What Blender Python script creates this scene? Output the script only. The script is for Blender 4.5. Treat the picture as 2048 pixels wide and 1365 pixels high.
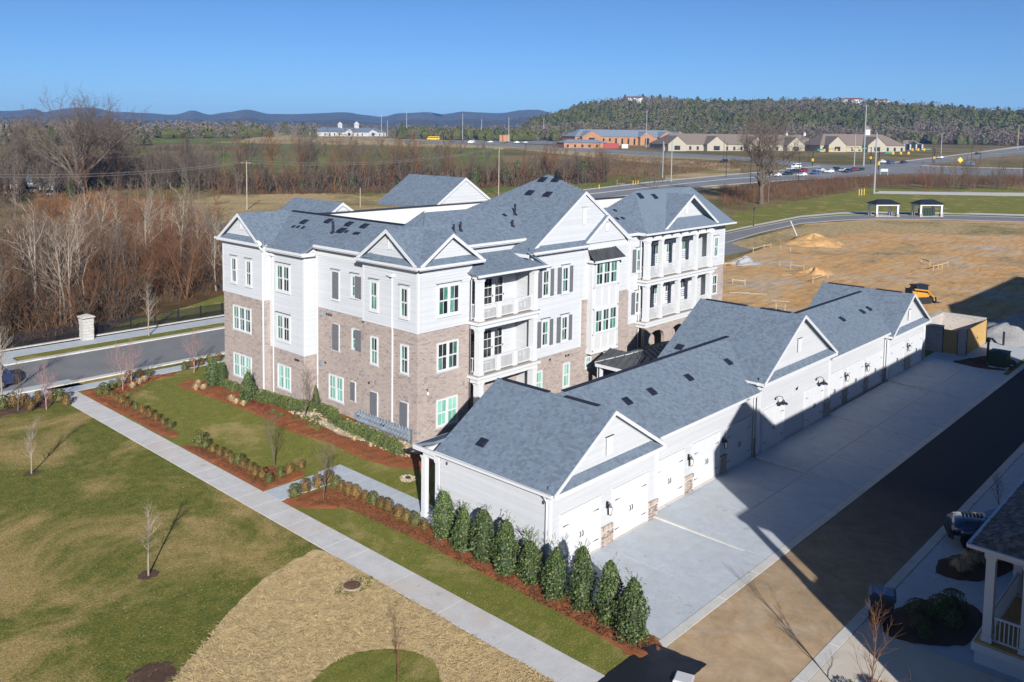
import bpy, bmesh, math, random
from mathutils import Vector, Matrix, noise
for o in list(bpy.data.objects): bpy.data.objects.remove(o)
SC = bpy.context.scene
COL = SC.collection
rnd = random.Random(7)
R = math.radians

# ---------------------------------------------------------------- camera
CAM = Vector((-28.364, -22.834, 19.262))
YAW, PITCH, ROLL, FPX, PX, PY = 0.76298, -0.08081, 0.012506, 1735.9, 964.96, 402.76
_F = Vector((math.cos(YAW)*math.cos(PITCH), math.sin(YAW)*math.cos(PITCH), math.sin(PITCH)))
_R = Vector((math.sin(YAW), -math.cos(YAW), 0)); _U = _R.cross(_F)
_R, _U = math.cos(ROLL)*_R+math.sin(ROLL)*_U, -math.sin(ROLL)*_R+math.cos(ROLL)*_U
cd = bpy.data.cameras.new('Camera'); cam = bpy.data.objects.new('Camera', cd); COL.objects.link(cam)
cd.sensor_width = 36; cd.lens = FPX/2048*36
cd.shift_x = (1024-PX)/2048; cd.shift_y = -(682.5-PY)/2048
cd.clip_start = 0.5; cd.clip_end = 12000
mw = Matrix.Identity(4)
for i in range(3): mw[i][0], mw[i][1], mw[i][2], mw[i][3] = _R[i], _U[i], -_F[i], CAM[i]
cam.matrix_world = mw
SC.camera = cam

# ---------------------------------------------------------------- sky, sun, exposure
SUN_AZ, SUN_EL = R(51.8), R(22.0)          # direction the shadows run, sun height
SD = Vector((math.cos(SUN_AZ)*math.cos(SUN_EL), math.sin(SUN_AZ)*math.cos(SUN_EL), -math.sin(SUN_EL)))
W = bpy.data.worlds.new('World'); SC.world = W; W.use_nodes = True
nt = W.node_tree; nt.nodes.clear()
wo = nt.nodes.new('ShaderNodeOutputWorld'); bg = nt.nodes.new('ShaderNodeBackground'); sk = nt.nodes.new('ShaderNodeTexSky')
sk.sky_type = 'NISHITA'; sk.sun_disc = False; sk.sun_elevation = SUN_EL
sk.sun_rotation = math.atan2(-SD.x, -SD.y)
sk.altitude = 200; sk.air_density = 0.65; sk.dust_density = 0.5; sk.ozone_density = 6
bg.inputs[1].default_value = 0.058
tn = nt.nodes.new('ShaderNodeMix'); tn.data_type = 'RGBA'; tn.blend_type = 'MULTIPLY'; tn.inputs[0].default_value = 1; tn.inputs[7].default_value = (.87, .975, 1.04, 1)     # sky light tinted bluer, added to cool the shade
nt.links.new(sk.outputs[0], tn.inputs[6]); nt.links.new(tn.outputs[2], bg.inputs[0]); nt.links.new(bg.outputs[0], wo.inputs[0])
sl = bpy.data.lights.new('Sun', 'SUN'); sl.energy = 5.0; sl.angle = R(0.5); sl.color = (1, .975, .935)
so = bpy.data.objects.new('Sun', sl); COL.objects.link(so)
so.rotation_euler = SD.to_track_quat('-Z', 'Y').to_euler(); so.location = (-60, -60, 60)
SC.view_settings.view_transform = 'Standard'; SC.view_settings.look = 'None'
SC.view_settings.exposure = 0.80; SC.view_settings.gamma = 1
SC.view_settings.use_curve_mapping = False
SC.render.engine = 'CYCLES'
SC.cycles.volume_bounces = 0; SC.cycles.max_bounces = 5; SC.cycles.diffuse_bounces = 2; SC.cycles.transparent_max_bounces = 6

# ---------------------------------------------------------------- helpers
def terrain(x, y):
    r = math.hypot(x-CAM.x, y-CAM.y)
    pts = ((0, 0), (250, 0), (380, 2.4), (600, 7.6), (900, 11.6), (1400, 13.6), (2600, 14.5), (9000, 15))
    for (a, za), (b, zb) in zip(pts, pts[1:]):
        if r <= b:
            t = (r-a)/(b-a); return za+(zb-za)*t
    return 15
def ray(u, v):
    d = _F+_R*((u-PX)/FPX)+_U*((PY-v)/FPX); return d.normalized()
def G(u, v, dz=0):
    """ground point (real place on the terrain) seen along one line of sight"""
    d = ray(u, v); z = 0
    for _ in range(60):
        t = (z-CAM.z)/d.z if d.z < -1e-5 else 4000
        t = max(1, min(t, 6000)); p = CAM+d*t; z = .5*z+.5*terrain(p.x, p.y)
    return Vector((p.x, p.y, terrain(p.x, p.y)+dz))
def pxm(p): return FPX/max(1, (Vector(p)-CAM).dot(_F))     # pixels per metre at a place

def tag(o, label=None, cat=None, group=None, kind=None):
    if label: o['label'] = label
    if cat: o['category'] = cat
    if group: o['group'] = group
    if kind: o['kind'] = kind
    return o
def empty(name, loc=(0, 0, 0), rz=0, parent=None):
    o = bpy.data.objects.new(name, None); COL.objects.link(o); o.empty_display_size = .2
    o.location = loc; o.rotation_euler = (0, 0, rz)
    if parent: setpar(o, parent)
    return o
def wmat(o):
    m = Matrix.Translation(o.location) @ o.rotation_euler.to_matrix().to_4x4() @ Matrix.Diagonal((*o.scale, 1))
    return wmat(o.parent) @ o.matrix_parent_inverse @ m if o.parent else m
def setpar(o, p, local=False):
    o.parent = p
    if not local: o.matrix_parent_inverse = wmat(p).inverted()
class MB:
    def __init__(s): s.v = []; s.f = []; s.m = []; s.k = 0
    def mat(s, k): s.k = k; return s
    def face(s, *pts):
        n = len(s.v); s.v += [tuple(p) for p in pts]; s.f.append(tuple(range(n, n+len(pts)))); s.m.append(s.k); return s
    def box(s, x0, x1, y0, y1, z0, z1):
        n = len(s.v)
        s.v += [(x0,y0,z0),(x1,y0,z0),(x1,y1,z0),(x0,y1,z0),(x0,y0,z1),(x1,y0,z1),(x1,y1,z1),(x0,y1,z1)]
        for q in ((0,3,2,1),(4,5,6,7),(0,1,5,4),(1,2,6,5),(2,3,7,6),(3,0,4,7)): s.f.append(tuple(n+i for i in q)); s.m.append(s.k)
        return s
    def obox(s, c, ax, ay, az):
        """box from centre and three half-axis vectors"""
        c, ax, ay, az = map(Vector, (c, ax, ay, az)); n = len(s.v)
        for k in (-1, 1):
            for (i, j) in ((-1,-1),(1,-1),(1,1),(-1,1)): s.v.append(tuple(c+ax*i+ay*j+az*k))
        for q in ((0,3,2,1),(4,5,6,7),(0,1,5,4),(1,2,6,5),(2,3,7,6),(3,0,4,7)): s.f.append(tuple(n+i for i in q)); s.m.append(s.k)
        return s
    def prism(s, poly, vec):
        """closed polygon extruded along vec"""
        n = len(s.v); k = len(poly); vec = Vector(vec)
        s.v += [tuple(p) for p in poly]+[tuple(Vector(p)+vec) for p in poly]
        s.f.append(tuple(n+i for i in range(k))[::-1]); s.f.append(tuple(n+k+i for i in range(k))); s.m += [s.k]*2
        for i in range(k):
            j = (i+1) % k; s.f.append((n+i, n+j, n+k+j, n+k+i)); s.m.append(s.k)
        return s
    def tube(s, pts, rad, seg=5, cap=True):
        """tube along points; rad one number or one per point"""
        pts = [Vector(p) for p in pts]; k = len(pts)
        rad = [rad]*k if isinstance(rad, (int, float)) else rad
        n = len(s.v)
        for i, p in enumerate(pts):
            d = (pts[min(i+1, k-1)]-pts[max(i-1, 0)])
            d = d.normalized() if d.length > 1e-9 else Vector((0, 0, 1))
            a = d.cross(Vector((.31, .17, .93)) if abs(d.z) < .9 else Vector((1, .2, 0))).normalized(); b = d.cross(a)
            for q in range(seg):
                t = 2*math.pi*q/seg; s.v.append(tuple(p+(a*math.cos(t)+b*math.sin(t))*rad[i]))
        for i in range(k-1):
            for q in range(seg):
                r = (q+1) % seg; s.f.append((n+i*seg+q, n+i*seg+r, n+(i+1)*seg+r, n+(i+1)*seg+q)); s.m.append(s.k)
        if cap and seg > 2:
            s.f.append(tuple(n+q for q in range(seg))[::-1]); s.f.append(tuple(n+(k-1)*seg+q for q in range(seg))); s.m += [s.k]*2
        return s
    def lathe(s, c, prof, seg=12):
        """prof: list of (radius, z) about a vertical axis at c"""
        n = len(s.v); c = Vector(c)
        for r, z in prof:
            for q in range(seg):
                t = 2*math.pi*q/seg; s.v.append((c.x+r*math.cos(t), c.y+r*math.sin(t), c.z+z))
        for i in range(len(prof)-1):
            for q in range(seg):
                r = (q+1) % seg; s.f.append((n+i*seg+q, n+i*seg+r, n+(i+1)*seg+r, n+(i+1)*seg+q)); s.m.append(s.k)
        if prof[0][0] > 1e-4: s.f.append(tuple(n+q for q in range(seg))[::-1]); s.m.append(s.k)
        if prof[-1][0] > 1e-4: s.f.append(tuple(n+(len(prof)-1)*seg+q for q in range(seg))); s.m.append(s.k)
        return s
    def hull(s, pts):
        bm = bmesh.new()
        for p in pts: bm.verts.new(p)
        bmesh.ops.convex_hull(bm, input=bm.verts); bmesh.ops.dissolve_limit(bm, angle_limit=.01, verts=bm.verts, edges=bm.edges)
        n = len(s.v); bm.verts.index_update(); s.v += [tuple(v.co) for v in bm.verts]
        for f in bm.faces: s.f.append(tuple(n+v.index for v in f.verts)); s.m.append(s.k)
        bm.free(); return s
    def mesh(s, name, mats, smooth=False):
        me = bpy.data.meshes.new(name); me.from_pydata(s.v, [], s.f)
        for m in (mats if isinstance(mats, (list, tuple)) else [mats]): me.materials.append(M[m] if isinstance(m, str) else m)
        if any(s.m): me.polygons.foreach_set('material_index', s.m)
        if smooth: me.polygons.foreach_set('use_smooth', [True]*len(s.f))
        me.update(); return me
    def build(s, name, mats, parent=None, smooth=False, local=False):
        o = bpy.data.objects.new(name, s.mesh(name, mats, smooth)); COL.objects.link(o)
        if parent: setpar(o, parent, local)
        return o
def inst(me, name, loc, parent=None, rz=0, sc=1, local=False, rot=None):
    o = bpy.data.objects.new(name, me); COL.objects.link(o); o.location = loc
    o.rotation_euler = rot or (0, 0, rz); o.scale = (sc, sc, sc) if isinstance(sc, (int, float)) else sc
    if parent: setpar(o, parent, local)
    return o
def copy_tree(o, parent=None):
    c = o.copy(); COL.objects.link(c)
    if parent: c.parent = parent
    for ch in list(o.children): copy_tree(ch, c)
    return c

# ---------------------------------------------------------------- materials
M = {}
class NT:
    def __init__(s, name):
        s.m = bpy.data.materials.new(name); s.m.use_nodes = True; M[name] = s.m
        s.t = s.m.node_tree; s.b = s.t.nodes['Principled BSDF']; s.L = s.t.links.new
        s.tc = s.t.nodes.new('ShaderNodeTexCoord')
    def n(s, typ, **kw):
        x = s.t.nodes.new('ShaderNode'+typ)
        for k, v in kw.items():
            if k in x.inputs: x.inputs[k].default_value = v
            else: setattr(x, k, v)
        return x
    def pos(s, sc=(1, 1, 1), world=False):
        mp = s.n('Mapping'); mp.inputs['Scale'].default_value = sc
        if world: s.L(s.n('NewGeometry').outputs['Position'], mp.inputs[0])
        else: s.L(s.tc.outputs['Object'], mp.inputs[0])
        return mp.outputs[0]
    def noise(s, scale, detail=4, rough=.6, vec=None, sc=(1, 1, 1), dist=0):
        x = s.n('TexNoise', Scale=scale, Detail=detail, Roughness=rough, Distortion=dist)
        s.L(vec if vec else s.pos(sc, True), x.inputs['Vector']); return x.outputs['Fac']
    def ramp(s, fac, *st):
        x = s.n('ValToRGB'); cr = x.color_ramp
        while len(cr.elements) < len(st): cr.elements.new(.5)
        for e, (p, c) in zip(cr.elements, st): e.position = p; e.color = (*c, 1) if len(c) == 3 else c
        s.L(fac, x.inputs[0]); return x.outputs[0]
    def mix(s, fac, a, b, mode='MIX'):
        x = s.n('Mix', data_type='RGBA', blend_type=mode)
        for i, q in ((0, fac), (6, a), (7, b)):
            if hasattr(q, 'links') or hasattr(q, 'is_output'): s.L(q, x.inputs[i])
            else: x.inputs[i].default_value = q if i == 0 else ((*q, 1) if len(q) == 3 else q)
        return x.outputs[2]
    def bump(s, h, st=.3, dist=.02):
        x = s.n('Bump', Strength=st, Distance=dist); s.L(h, x.inputs['Height']); s.L(x.outputs[0], s.b.inputs['Normal']); return s
    def col(s, c):
        if isinstance(c, tuple): s.b.inputs['Base Color'].default_value = (*c, 1)
        else: s.L(c, s.b.inputs['Base Color'])
        return s
    def set(s, rough=.8, spec=.3, metal=0, **kw):
        s.b.inputs['Roughness'].default_value = rough; s.b.inputs['Specular IOR Level'].default_value = spec; s.b.inputs['Metallic'].default_value = metal
        for k, v in kw.items(): s.b.inputs[k].default_value = v
        return s
def flat(name, c, rough=.7, spec=.3, metal=0, var=.12, scale=3., bump=0, bscale=30, **kw):
    """one paint/material colour with slight soiling and grain"""
    t = NT(name); f = t.noise(scale, 5, .65)
    lo = tuple(max(0, x*(1-var)) for x in c); hi = tuple(x*(1+var*.6) for x in c)
    t.col(t.ramp(f, (.3, lo), (.7, hi))).set(rough, spec, metal, **kw)
    if bump: t.bump(t.noise(bscale, 3, .6), bump, .01)
    return t
def painted(name, c):
    """board paint: faint runs below laps, soiling, small batch differences board to board"""
    t = NT(name); s = t.noise(2.2, 5, .7, sc=(1, 1, .12)); b = t.noise(.5, 4, .6); k = t.noise(1., 2, .5, sc=(.15, .15, 5.5))
    q = t.ramp(s, (.3, tuple(x*.90 for x in c)), (.6, c)); q = t.mix(.5, q, t.ramp(b, (.3, tuple(x*.93 for x in c)), (.7, tuple(x*1.05 for x in c))))
    t.col(t.mix(.5, q, t.ramp(k, (.35, tuple(x*.88 for x in c)), (.65, tuple(x*1.06 for x in c))))).set(.62, .3)
# painted and built surfaces
flat('white', (.46, .46, .465), .55, .35, var=.05); flat('trim', (.505, .51, .52), .5, .4, var=.04)
painted('siding', (.44, .45, .465))
painted('siding2', (.425, .432, .445))
flat('membrane', (.52, .51, .49), .7, .2, var=.06)
flat('greyshut', (.115, .117, .13), .6, .3, var=.1); flat('charcoal', (.03, .032, .038), .45, .4)
flat('black', (.012, .013, .018), .5, .4); flat('vent', (.012, .016, .03), .6, .3)
flat('deck', (.28, .25, .22), .8, .2, var=.25, scale=9)
flat('stone', (.40, .385, .36), .85, .2, var=.25, scale=6, bump=.4)
flat('tanstone', (.46, .38, .27), .9, .2, var=.4, scale=8, bump=.8, bscale=8)
flat('polegrey', (.23, .24, .25), .6, .3, var=.15); flat('steel', (.30, .33, .36), .4, .5, .7, var=.2); flat('galv', (.26, .30, .35), .5, .5, .3, var=.3)
flat('wood', (.42, .27, .10), .75, .25, var=.25, scale=7); flat('lumber', (.40, .31, .19), .85, .2, var=.2)
flat('pole', (.30, .25, .19), .9, .2, var=.3); flat('yellow', (.65, .40, .03), .5, .4); flat('orangeb', (.31, .155, .08), .8, .2, var=.25, scale=.3)
flat('machine', (.42, .20, .025), .45, .5); flat('rubber', (.02, .02, .022), .8, .2); flat('chrome', (.5, .5, .52), .25, .5, .9)
flat('redbox', (.24, .03, .03), .6, .3); flat('redroof', (.17, .06, .045), .8, .2); flat('tanroof', (.17, .135, .11), .85, .2, var=.2)
flat('tanwall', (.30, .27, .215), .8, .2, var=.1); flat('greenpaint', (.03, .22, .12), .6, .3); flat('bluepaint', (.05, .16, .35), .6, .3)
flat('darkgreen', (.012, .03, .02), .55, .4); flat('mintsign', (.35, .5, .45), .6, .3)
flat('busyellow', (.7, .35, .02), .5, .4); flat('bark', (.115, .09, .07), .95, .1, var=.3, scale=2)
flat('barkpale', (.24, .20, .16), .95, .1, var=.25, scale=2); flat('barkred', (.135, .068, .038), .95, .1, var=.3, scale=2)
flat('barkdark', (.075, .06, .05), .95, .1, var=.3); flat('twigpink', (.28, .17, .155), .9, .1, var=.2)
flat('brush', (.125, .062, .03), .95, .05, var=.45, scale=.25); flat('brushgrey', (.105, .078, .055), .95, .05, var=.4, scale=.25)
flat('twine', (.70, .54, .28), .95, .05, var=.3); flat('strawshade', (.33, .23, .10), .95, .05, var=.3)
for nm, c in dict(car_white=(.7, .7, .7), car_black=(.012, .013, .016), car_blue=(.03, .07, .2), car_red=(.2, .01, .02), car_silver=(.4, .42, .44), car_navy=(.012, .02, .06), car_teal=(.08, .25, .4)).items():
    flat(nm, c, .3, .5, var=.03, **{'Coat Weight': .8})
t = NT('carglass'); t.col((.015, .02, .028)).set(.06, .6)
t = NT('wire'); t.col((.16, .16, .15)).set(.6, .3)
# window glass: mint blinds drawn behind the pane, or a dark room behind it
def pvar(t, c, lo, hi):
    oi = t.n('ObjectInfo'); r_ = t.n('MapRange', **{'To Min': lo, 'To Max': hi}); t.L(oi.outputs['Random'], r_.inputs[0]); cc = t.n('CombineColor'); [t.L(r_.outputs[0], cc.inputs[i]) for i in range(3)]
    return t.mix(1., c, cc.outputs[0], 'MULTIPLY')
t = NT('mint'); f = t.noise(2.6, 3, .6, sc=(1, 1, .35)); t.col(pvar(t, t.ramp(f, (.3, (.15, .36, .28)), (.7, (.24, .47, .37))), .7, 1.15)).set(.08, .5, **{'Coat Weight': 1., 'Coat Roughness': .02})
t = NT('mintdark'); f = t.noise(2.6, 4, .7, sc=(1, 1, .5)); t.col(pvar(t, t.ramp(f, (.35, (.02, .07, .05)), (.5, (.07, .20, .15)), (.7, (.13, .30, .23))), .5, 1.3)).set(.06, .6, **{'Coat Weight': 1., 'Coat Roughness': .02})
t = NT('darkglass'); f = t.noise(1.1, 2, .5); t.col(t.ramp(f, (.35, (.010, .014, .016)), (.75, (.045, .045, .045)))).set(.05, .6, **{'Coat Weight': .5, 'Coat Roughness': .02})
t = NT('lampglass'); t.col((.5, .48, .42)).set(.1, .5)
# brick: pinkish tan with buff and charcoal bricks
def brick(name, c1, c2, c3, mortar, sc=1.):
    t = NT(name); g = t.n('NewGeometry'); sp = t.n('SeparateXYZ'); t.L(g.outputs['Position'], sp.inputs[0])
    ad = t.n('Math', operation='ADD'); t.L(sp.outputs[0], ad.inputs[0]); t.L(sp.outputs[1], ad.inputs[1])
    cb = t.n('CombineXYZ'); t.L(ad.outputs[0], cb.inputs[0]); t.L(sp.outputs[2], cb.inputs[1])
    br = t.n('TexBrick', Scale=1.0, **{'Mortar Size': .012*sc, 'Mortar Smooth': .3, 'Bias': 0., 'Brick Width': .235*sc, 'Row Height': .081*sc})
    t.L(cb.outputs[0], br.inputs['Vector'])
    br.inputs['Color1'].default_value = (*c1, 1); br.inputs['Color2'].default_value = (*c2, 1); br.inputs['Mortar'].default_value = (*mortar, 1)
    # per-brick dark and buff ones
    vm = t.n('Mapping'); vm.inputs['Scale'].default_value = (1/(.235*sc), 1/(.081*sc), 1); t.L(cb.outputs[0], vm.inputs[0])
    wn = t.n('TexVoronoi', feature='F1', Scale=1., Randomness=.25); t.L(vm.outputs[0], wn.inputs['Vector'])
    hs = t.n('SeparateColor'); t.L(wn.outputs['Color'], hs.inputs[0])
    dk = t.ramp(hs.outputs[0], (.82, (0, 0, 0)), (.9, (1, 1, 1)))
    lt = t.ramp(hs.outputs[1], (.72, (0, 0, 0)), (.84, (1, 1, 1)))
    c = t.mix(dk, br.outputs['Color'], c3); c = t.mix(lt, c, (.36, .29, .22))
    inv = t.n('Math', operation='SUBTRACT'); inv.inputs[0].default_value = 1; t.L(br.outputs['Fac'], inv.inputs[1])
    big = t.noise(.5, 4, .6); c = t.mix(.3, c, t.ramp(big, (.3, (.18, .15, .14)), (.7, (.32, .27, .25))))
    c = t.mix(br.outputs['Fac'], c, mortar)
    t.col(c).set(.9, .2).bump(inv.outputs[0], .5, .012)
brick('brick', (.245, .16, .13), (.33, .25, .215), (.095, .072, .07), (.37, .345, .33))
brick('brickgrey', (.34, .28, .25), (.42, .37, .34), (.2, .17, .16), (.48, .46, .44), 1.25)
for i, c in enumerate(((.31, .235, .205), (.38, .31, .275), (.22, .165, .15), (.42, .36, .31))):
    flat('brick%d' % i, c, .9, .15, var=.2, scale=20)
flat('mortar', (.47, .44, .40), .95, .1)
# roofing shingles (colour differs shingle by shingle)
for i, k in enumerate((.87, .99, 1.05, 1.13)):
    t = NT('shingle%d' % i); f = t.noise(60, 3, .7); b = t.noise(.6, 3, .5)
    c = t.ramp(f, (.3, (.108*k, .138*k, .178*k)), (.7, (.136*k, .17*k, .214*k)))
    t.col(t.mix(.15, c, t.ramp(b, (.3, (.105*k, .135*k, .172*k)), (.7, (.15*k, .183*k, .226*k))))).set(.92, .15).bump(f, .3, .006)
SH = ['shingle0', 'shingle1', 'shingle2', 'shingle3']
t = NT('metalroof'); f = t.noise(2, 4, .6, sc=(1, 1, .3)); t.col(t.ramp(f, (.3, (.055, .06, .066)), (.7, (.095, .10, .105)))).set(.42, .5, .35)
# concrete, asphalt
def concrete(name, a, b, stain=(.40, .36, .30), k=.5):
    t = NT(name); f = t.noise(1.3, 6, .7); g = t.noise(.23, 4, .6, dist=.6); h = t.noise(45, 3, .7)
    c = t.ramp(f, (.3, a), (.7, b)); c = t.mix(t.ramp(g, (.5, (0, 0, 0)), (.72, (k, k, k))), c, stain)
    c = t.mix(.18, c, t.ramp(h, (.35, tuple(x*.6 for x in a)), (.65, tuple(x*1.15 for x in b))))
    sc_ = t.noise(.55, 3, .5, dist=2.2); band = t.ramp(sc_, (.475, (0, 0, 0)), (.495, (1, 1, 1)), (.515, (0, 0, 0))); br_ = t.ramp(t.noise(.3, 2, .5), (.5, (0, 0, 0)), (.6, (.28, .28, .28)))
    mk = t.mix(1., band, br_, 'MULTIPLY'); c = t.mix(mk, c, tuple(x*.62 for x in a))
    sp_ = t.ramp(t.noise(1.9, 1, .3), (.72, (0, 0, 0)), (.76, (.45, .45, .45))); c = t.mix(sp_, c, tuple(x*.7 for x in a))
    t.col(c).set(.85, .25).bump(h, .25, .004)
concrete('concrete', (.345, .375, .41), (.455, .485, .515), (.40, .385, .36), .5); concrete('concrete_walk', (.43, .42, .41), (.55, .535, .515), (.50, .39, .29), .8)
concrete('kerb', (.42, .41, .38), (.55, .53, .49)); concrete('concrete_tan', (.45, .40, .33), (.55, .49, .41))
t = NT('asphalt'); f = t.noise(.35, 5, .65, dist=.5); h = t.noise(90, 2, .7)
c = t.ramp(f, (.3, (.17, .17, .175)), (.7, (.225, .225, .225))); t.col(t.mix(.25, c, t.ramp(h, (.3, (.05, .05, .05)), (.7, (.22, .22, .22))))).set(.9, .2).bump(h, .3, .005)
t = NT('alley')                 # asphalt darkened to deepen the shade, dusted with tan clay towards the open end
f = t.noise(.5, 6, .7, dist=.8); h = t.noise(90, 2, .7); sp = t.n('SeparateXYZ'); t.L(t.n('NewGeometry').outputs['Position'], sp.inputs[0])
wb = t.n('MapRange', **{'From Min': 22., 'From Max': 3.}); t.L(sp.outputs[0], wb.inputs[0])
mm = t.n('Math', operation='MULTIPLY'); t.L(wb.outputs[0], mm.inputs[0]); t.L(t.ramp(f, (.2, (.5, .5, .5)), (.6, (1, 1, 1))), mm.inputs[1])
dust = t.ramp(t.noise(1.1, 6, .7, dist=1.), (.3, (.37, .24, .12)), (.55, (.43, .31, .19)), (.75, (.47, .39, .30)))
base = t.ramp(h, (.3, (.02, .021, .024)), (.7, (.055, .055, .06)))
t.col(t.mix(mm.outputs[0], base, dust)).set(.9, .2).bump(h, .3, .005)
t = NT('roadgrey'); f = t.noise(.05, 4, .6); t.col(t.ramp(f, (.3, (.16, .16, .165)), (.7, (.22, .22, .22)))).set(.9, .2)
flat('paint', (.6, .6, .58), .8, .2); flat('paintyellow', (.5, .36, .05), .8, .2)
# soils and turf
def turf(name, g1, g2, t1, t2, amt=.5, ps=.22, fine=14, bump=.9, worn=None):
    t = NT(name); p = t.noise(ps, 6, .68, dist=.7)
    if worn:      # foot-worn towards one side of the field
        sx = t.n('SeparateXYZ'); t.L(t.n('NewGeometry').outputs['Position'], sx.inputs[0]); mr = t.n('MapRange', **{'From Min': worn[0], 'From Max': worn[1], 'To Min': 0., 'To Max': worn[2]}); t.L(sx.outputs[0], mr.inputs[0])
        sb = t.n('Math', operation='SUBTRACT'); t.L(p, sb.inputs[0]); t.L(mr.outputs[0], sb.inputs[1]); p = sb.outputs[0]
    m = t.noise(1.7, 5, .7); h = t.noise(fine, 5, .75); fb = t.noise(fine*3.5, 3, .8, sc=(1, .35, 1))
    c = t.mix(t.ramp(m, (.3, (0, 0, 0)), (.7, (1, 1, 1))), g1, g2)
    d = t.mix(t.ramp(m, (.3, (0, 0, 0)), (.7, (1, 1, 1))), t1, t2)
    w = t.ramp(p, (amt-.07, (1, 1, 1)), (amt+.07, (0, 0, 0)))
    c = t.mix(w, c, d); c = t.mix(.8, c, t.mix(1., c, t.ramp(h, (.28, (.25, .27, .25)), (.72, (1.7, 1.65, 1.45))), 'MULTIPLY'))
    c = t.mix(.5, c, t.mix(1., c, t.ramp(fb, (.3, (.35, .35, .35)), (.7, (1.7, 1.65, 1.45))), 'MULTIPLY'))
    t.col(c).set(.95, .1); t.bump(h, bump, .05)
turf('lawn', (.12, .142, .03), (.205, .195, .052), (.29, .235, .095), (.35, .27, .13), .41)
turf('lawn_worn', (.075, .10, .022), (.18, .165, .045), (.27, .205, .075), (.37, .265, .14), .46, .13, 9, worn=(-12.5, -19., .10))
turf('pasture', (.095, .125, .03), (.14, .155, .045), (.21, .175, .07), (.27, .21, .10), .40, .02, .8, .2)
turf('drygrass', (.17, .145, .06), (.20, .17, .075), (.34, .26, .15), (.40, .30, .18), .56, .03, 1.2, .3)
turf('ground', (.09, .085, .03), (.14, .115, .045), (.19, .145, .075), (.23, .165, .085), .5, .02, 1.2, .3)
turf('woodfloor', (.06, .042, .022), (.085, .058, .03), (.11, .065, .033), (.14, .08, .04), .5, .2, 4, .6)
turf('rust', (.24, .13, .055), (.27, .15, .065), (.31, .16, .065), (.25, .16, .085), .5, .06, 2, .4)
t = NT('dirt'); f = t.noise(.09, 6, .7, dist=.8); m = t.noise(.8, 6, .75); h = t.noise(6, 5, .8)
c = t.ramp(f, (.30, (.16, .15, .055)), (.40, (.38, .27, .15)), (.49, (.52, .30, .12)), (.58, (.47, .33, .19)), (.68, (.40, .35, .29)))
tk = t.noise(.5, 5, .7, sc=(.35, 2.2, 1), dist=1.5); c = t.mix(.55, c, t.mix(1., c, t.ramp(tk, (.36, (.55, .50, .45)), (.5, (1, 1, 1)), (.66, (1.35, 1.3, 1.25))), 'MULTIPLY')); c = t.mix(.5, c, t.mix(1., c, t.ramp(m, (.25, (.55, .52, .48)), (.75, (1.4, 1.38, 1.35))), 'MULTIPLY')); t.col(t.mix(.4, c, t.mix(1., c, t.ramp(h, (.3, (.5, .5, .5)), (.7, (1.5, 1.5, 1.5))), 'MULTIPLY'))).set(.95, .1).bump(h, .8, .06)
t = NT('dirtgrey'); m = t.noise(1.2, 6, .75); h = t.noise(7, 5, .8); c = t.ramp(m, (.3, (.27, .24, .20)), (.7, (.42, .38, .32))); t.col(t.mix(.4, c, t.mix(1., c, t.ramp(h, (.3, (.5, .5, .5)), (.7, (1.5, 1.5, 1.5))), 'MULTIPLY'))).set(.95, .1).bump(h, .8, .06)
t = NT('clay'); m = t.noise(1.5, 6, .75); t.col(t.ramp(m, (.3, (.36, .20, .075)), (.7, (.50, .32, .15)))).set(.95, .1).bump(m, .8, .1)
t = NT('gravel'); m = t.noise(9, 5, .8); t.col(t.ramp(m, (.3, (.20, .20, .20)), (.7, (.42, .41, .40)))).set(.95, .1).bump(m, .9, .06)
t = NT('mulch'); m = t.noise(16, 5, .8, dist=1.2); b = t.noise(.8, 4, .6); c = t.ramp(m, (.28, (.12, .04, .017)), (.5, (.30, .10, .038)), (.72, (.46, .21, .10)))
t.col(t.mix(.3, c, t.ramp(b, (.35, (.16, .09, .055)), (.65, (.30, .10, .04))))).set(.95, .1).bump(m, 1., .05)
t = NT('mulchdark'); m = t.noise(16, 5, .8, dist=1.2); t.col(t.ramp(m, (.28, (.05, .03, .02)), (.72, (.16, .10, .07)))).set(.95, .1).bump(m, 1., .05)
t = NT('straw'); b = t.noise(.35, 5, .65, dist=.5)
h1 = t.noise(3., 6, .8, sc=(9, 1.6, 3), dist=.8); h2 = t.noise(3.4, 6, .8, sc=(1.6, 8, 3), dist=.8)
x = t.n('Math', operation='MULTIPLY'); t.L(h1, x.inputs[0]); t.L(h2, x.inputs[1]); hh = x.outputs[0]
c = t.ramp(hh, (.10, (.25, .16, .06)), (.22, (.53, .38, .175)), (.40, (.74, .58, .32)))
t.col(t.mix(.3, c, t.ramp(b, (.3, (.40, .285, .14)), (.7, (.58, .44, .24))))).set(.9, .15).bump(hh, 1., .05)
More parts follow.
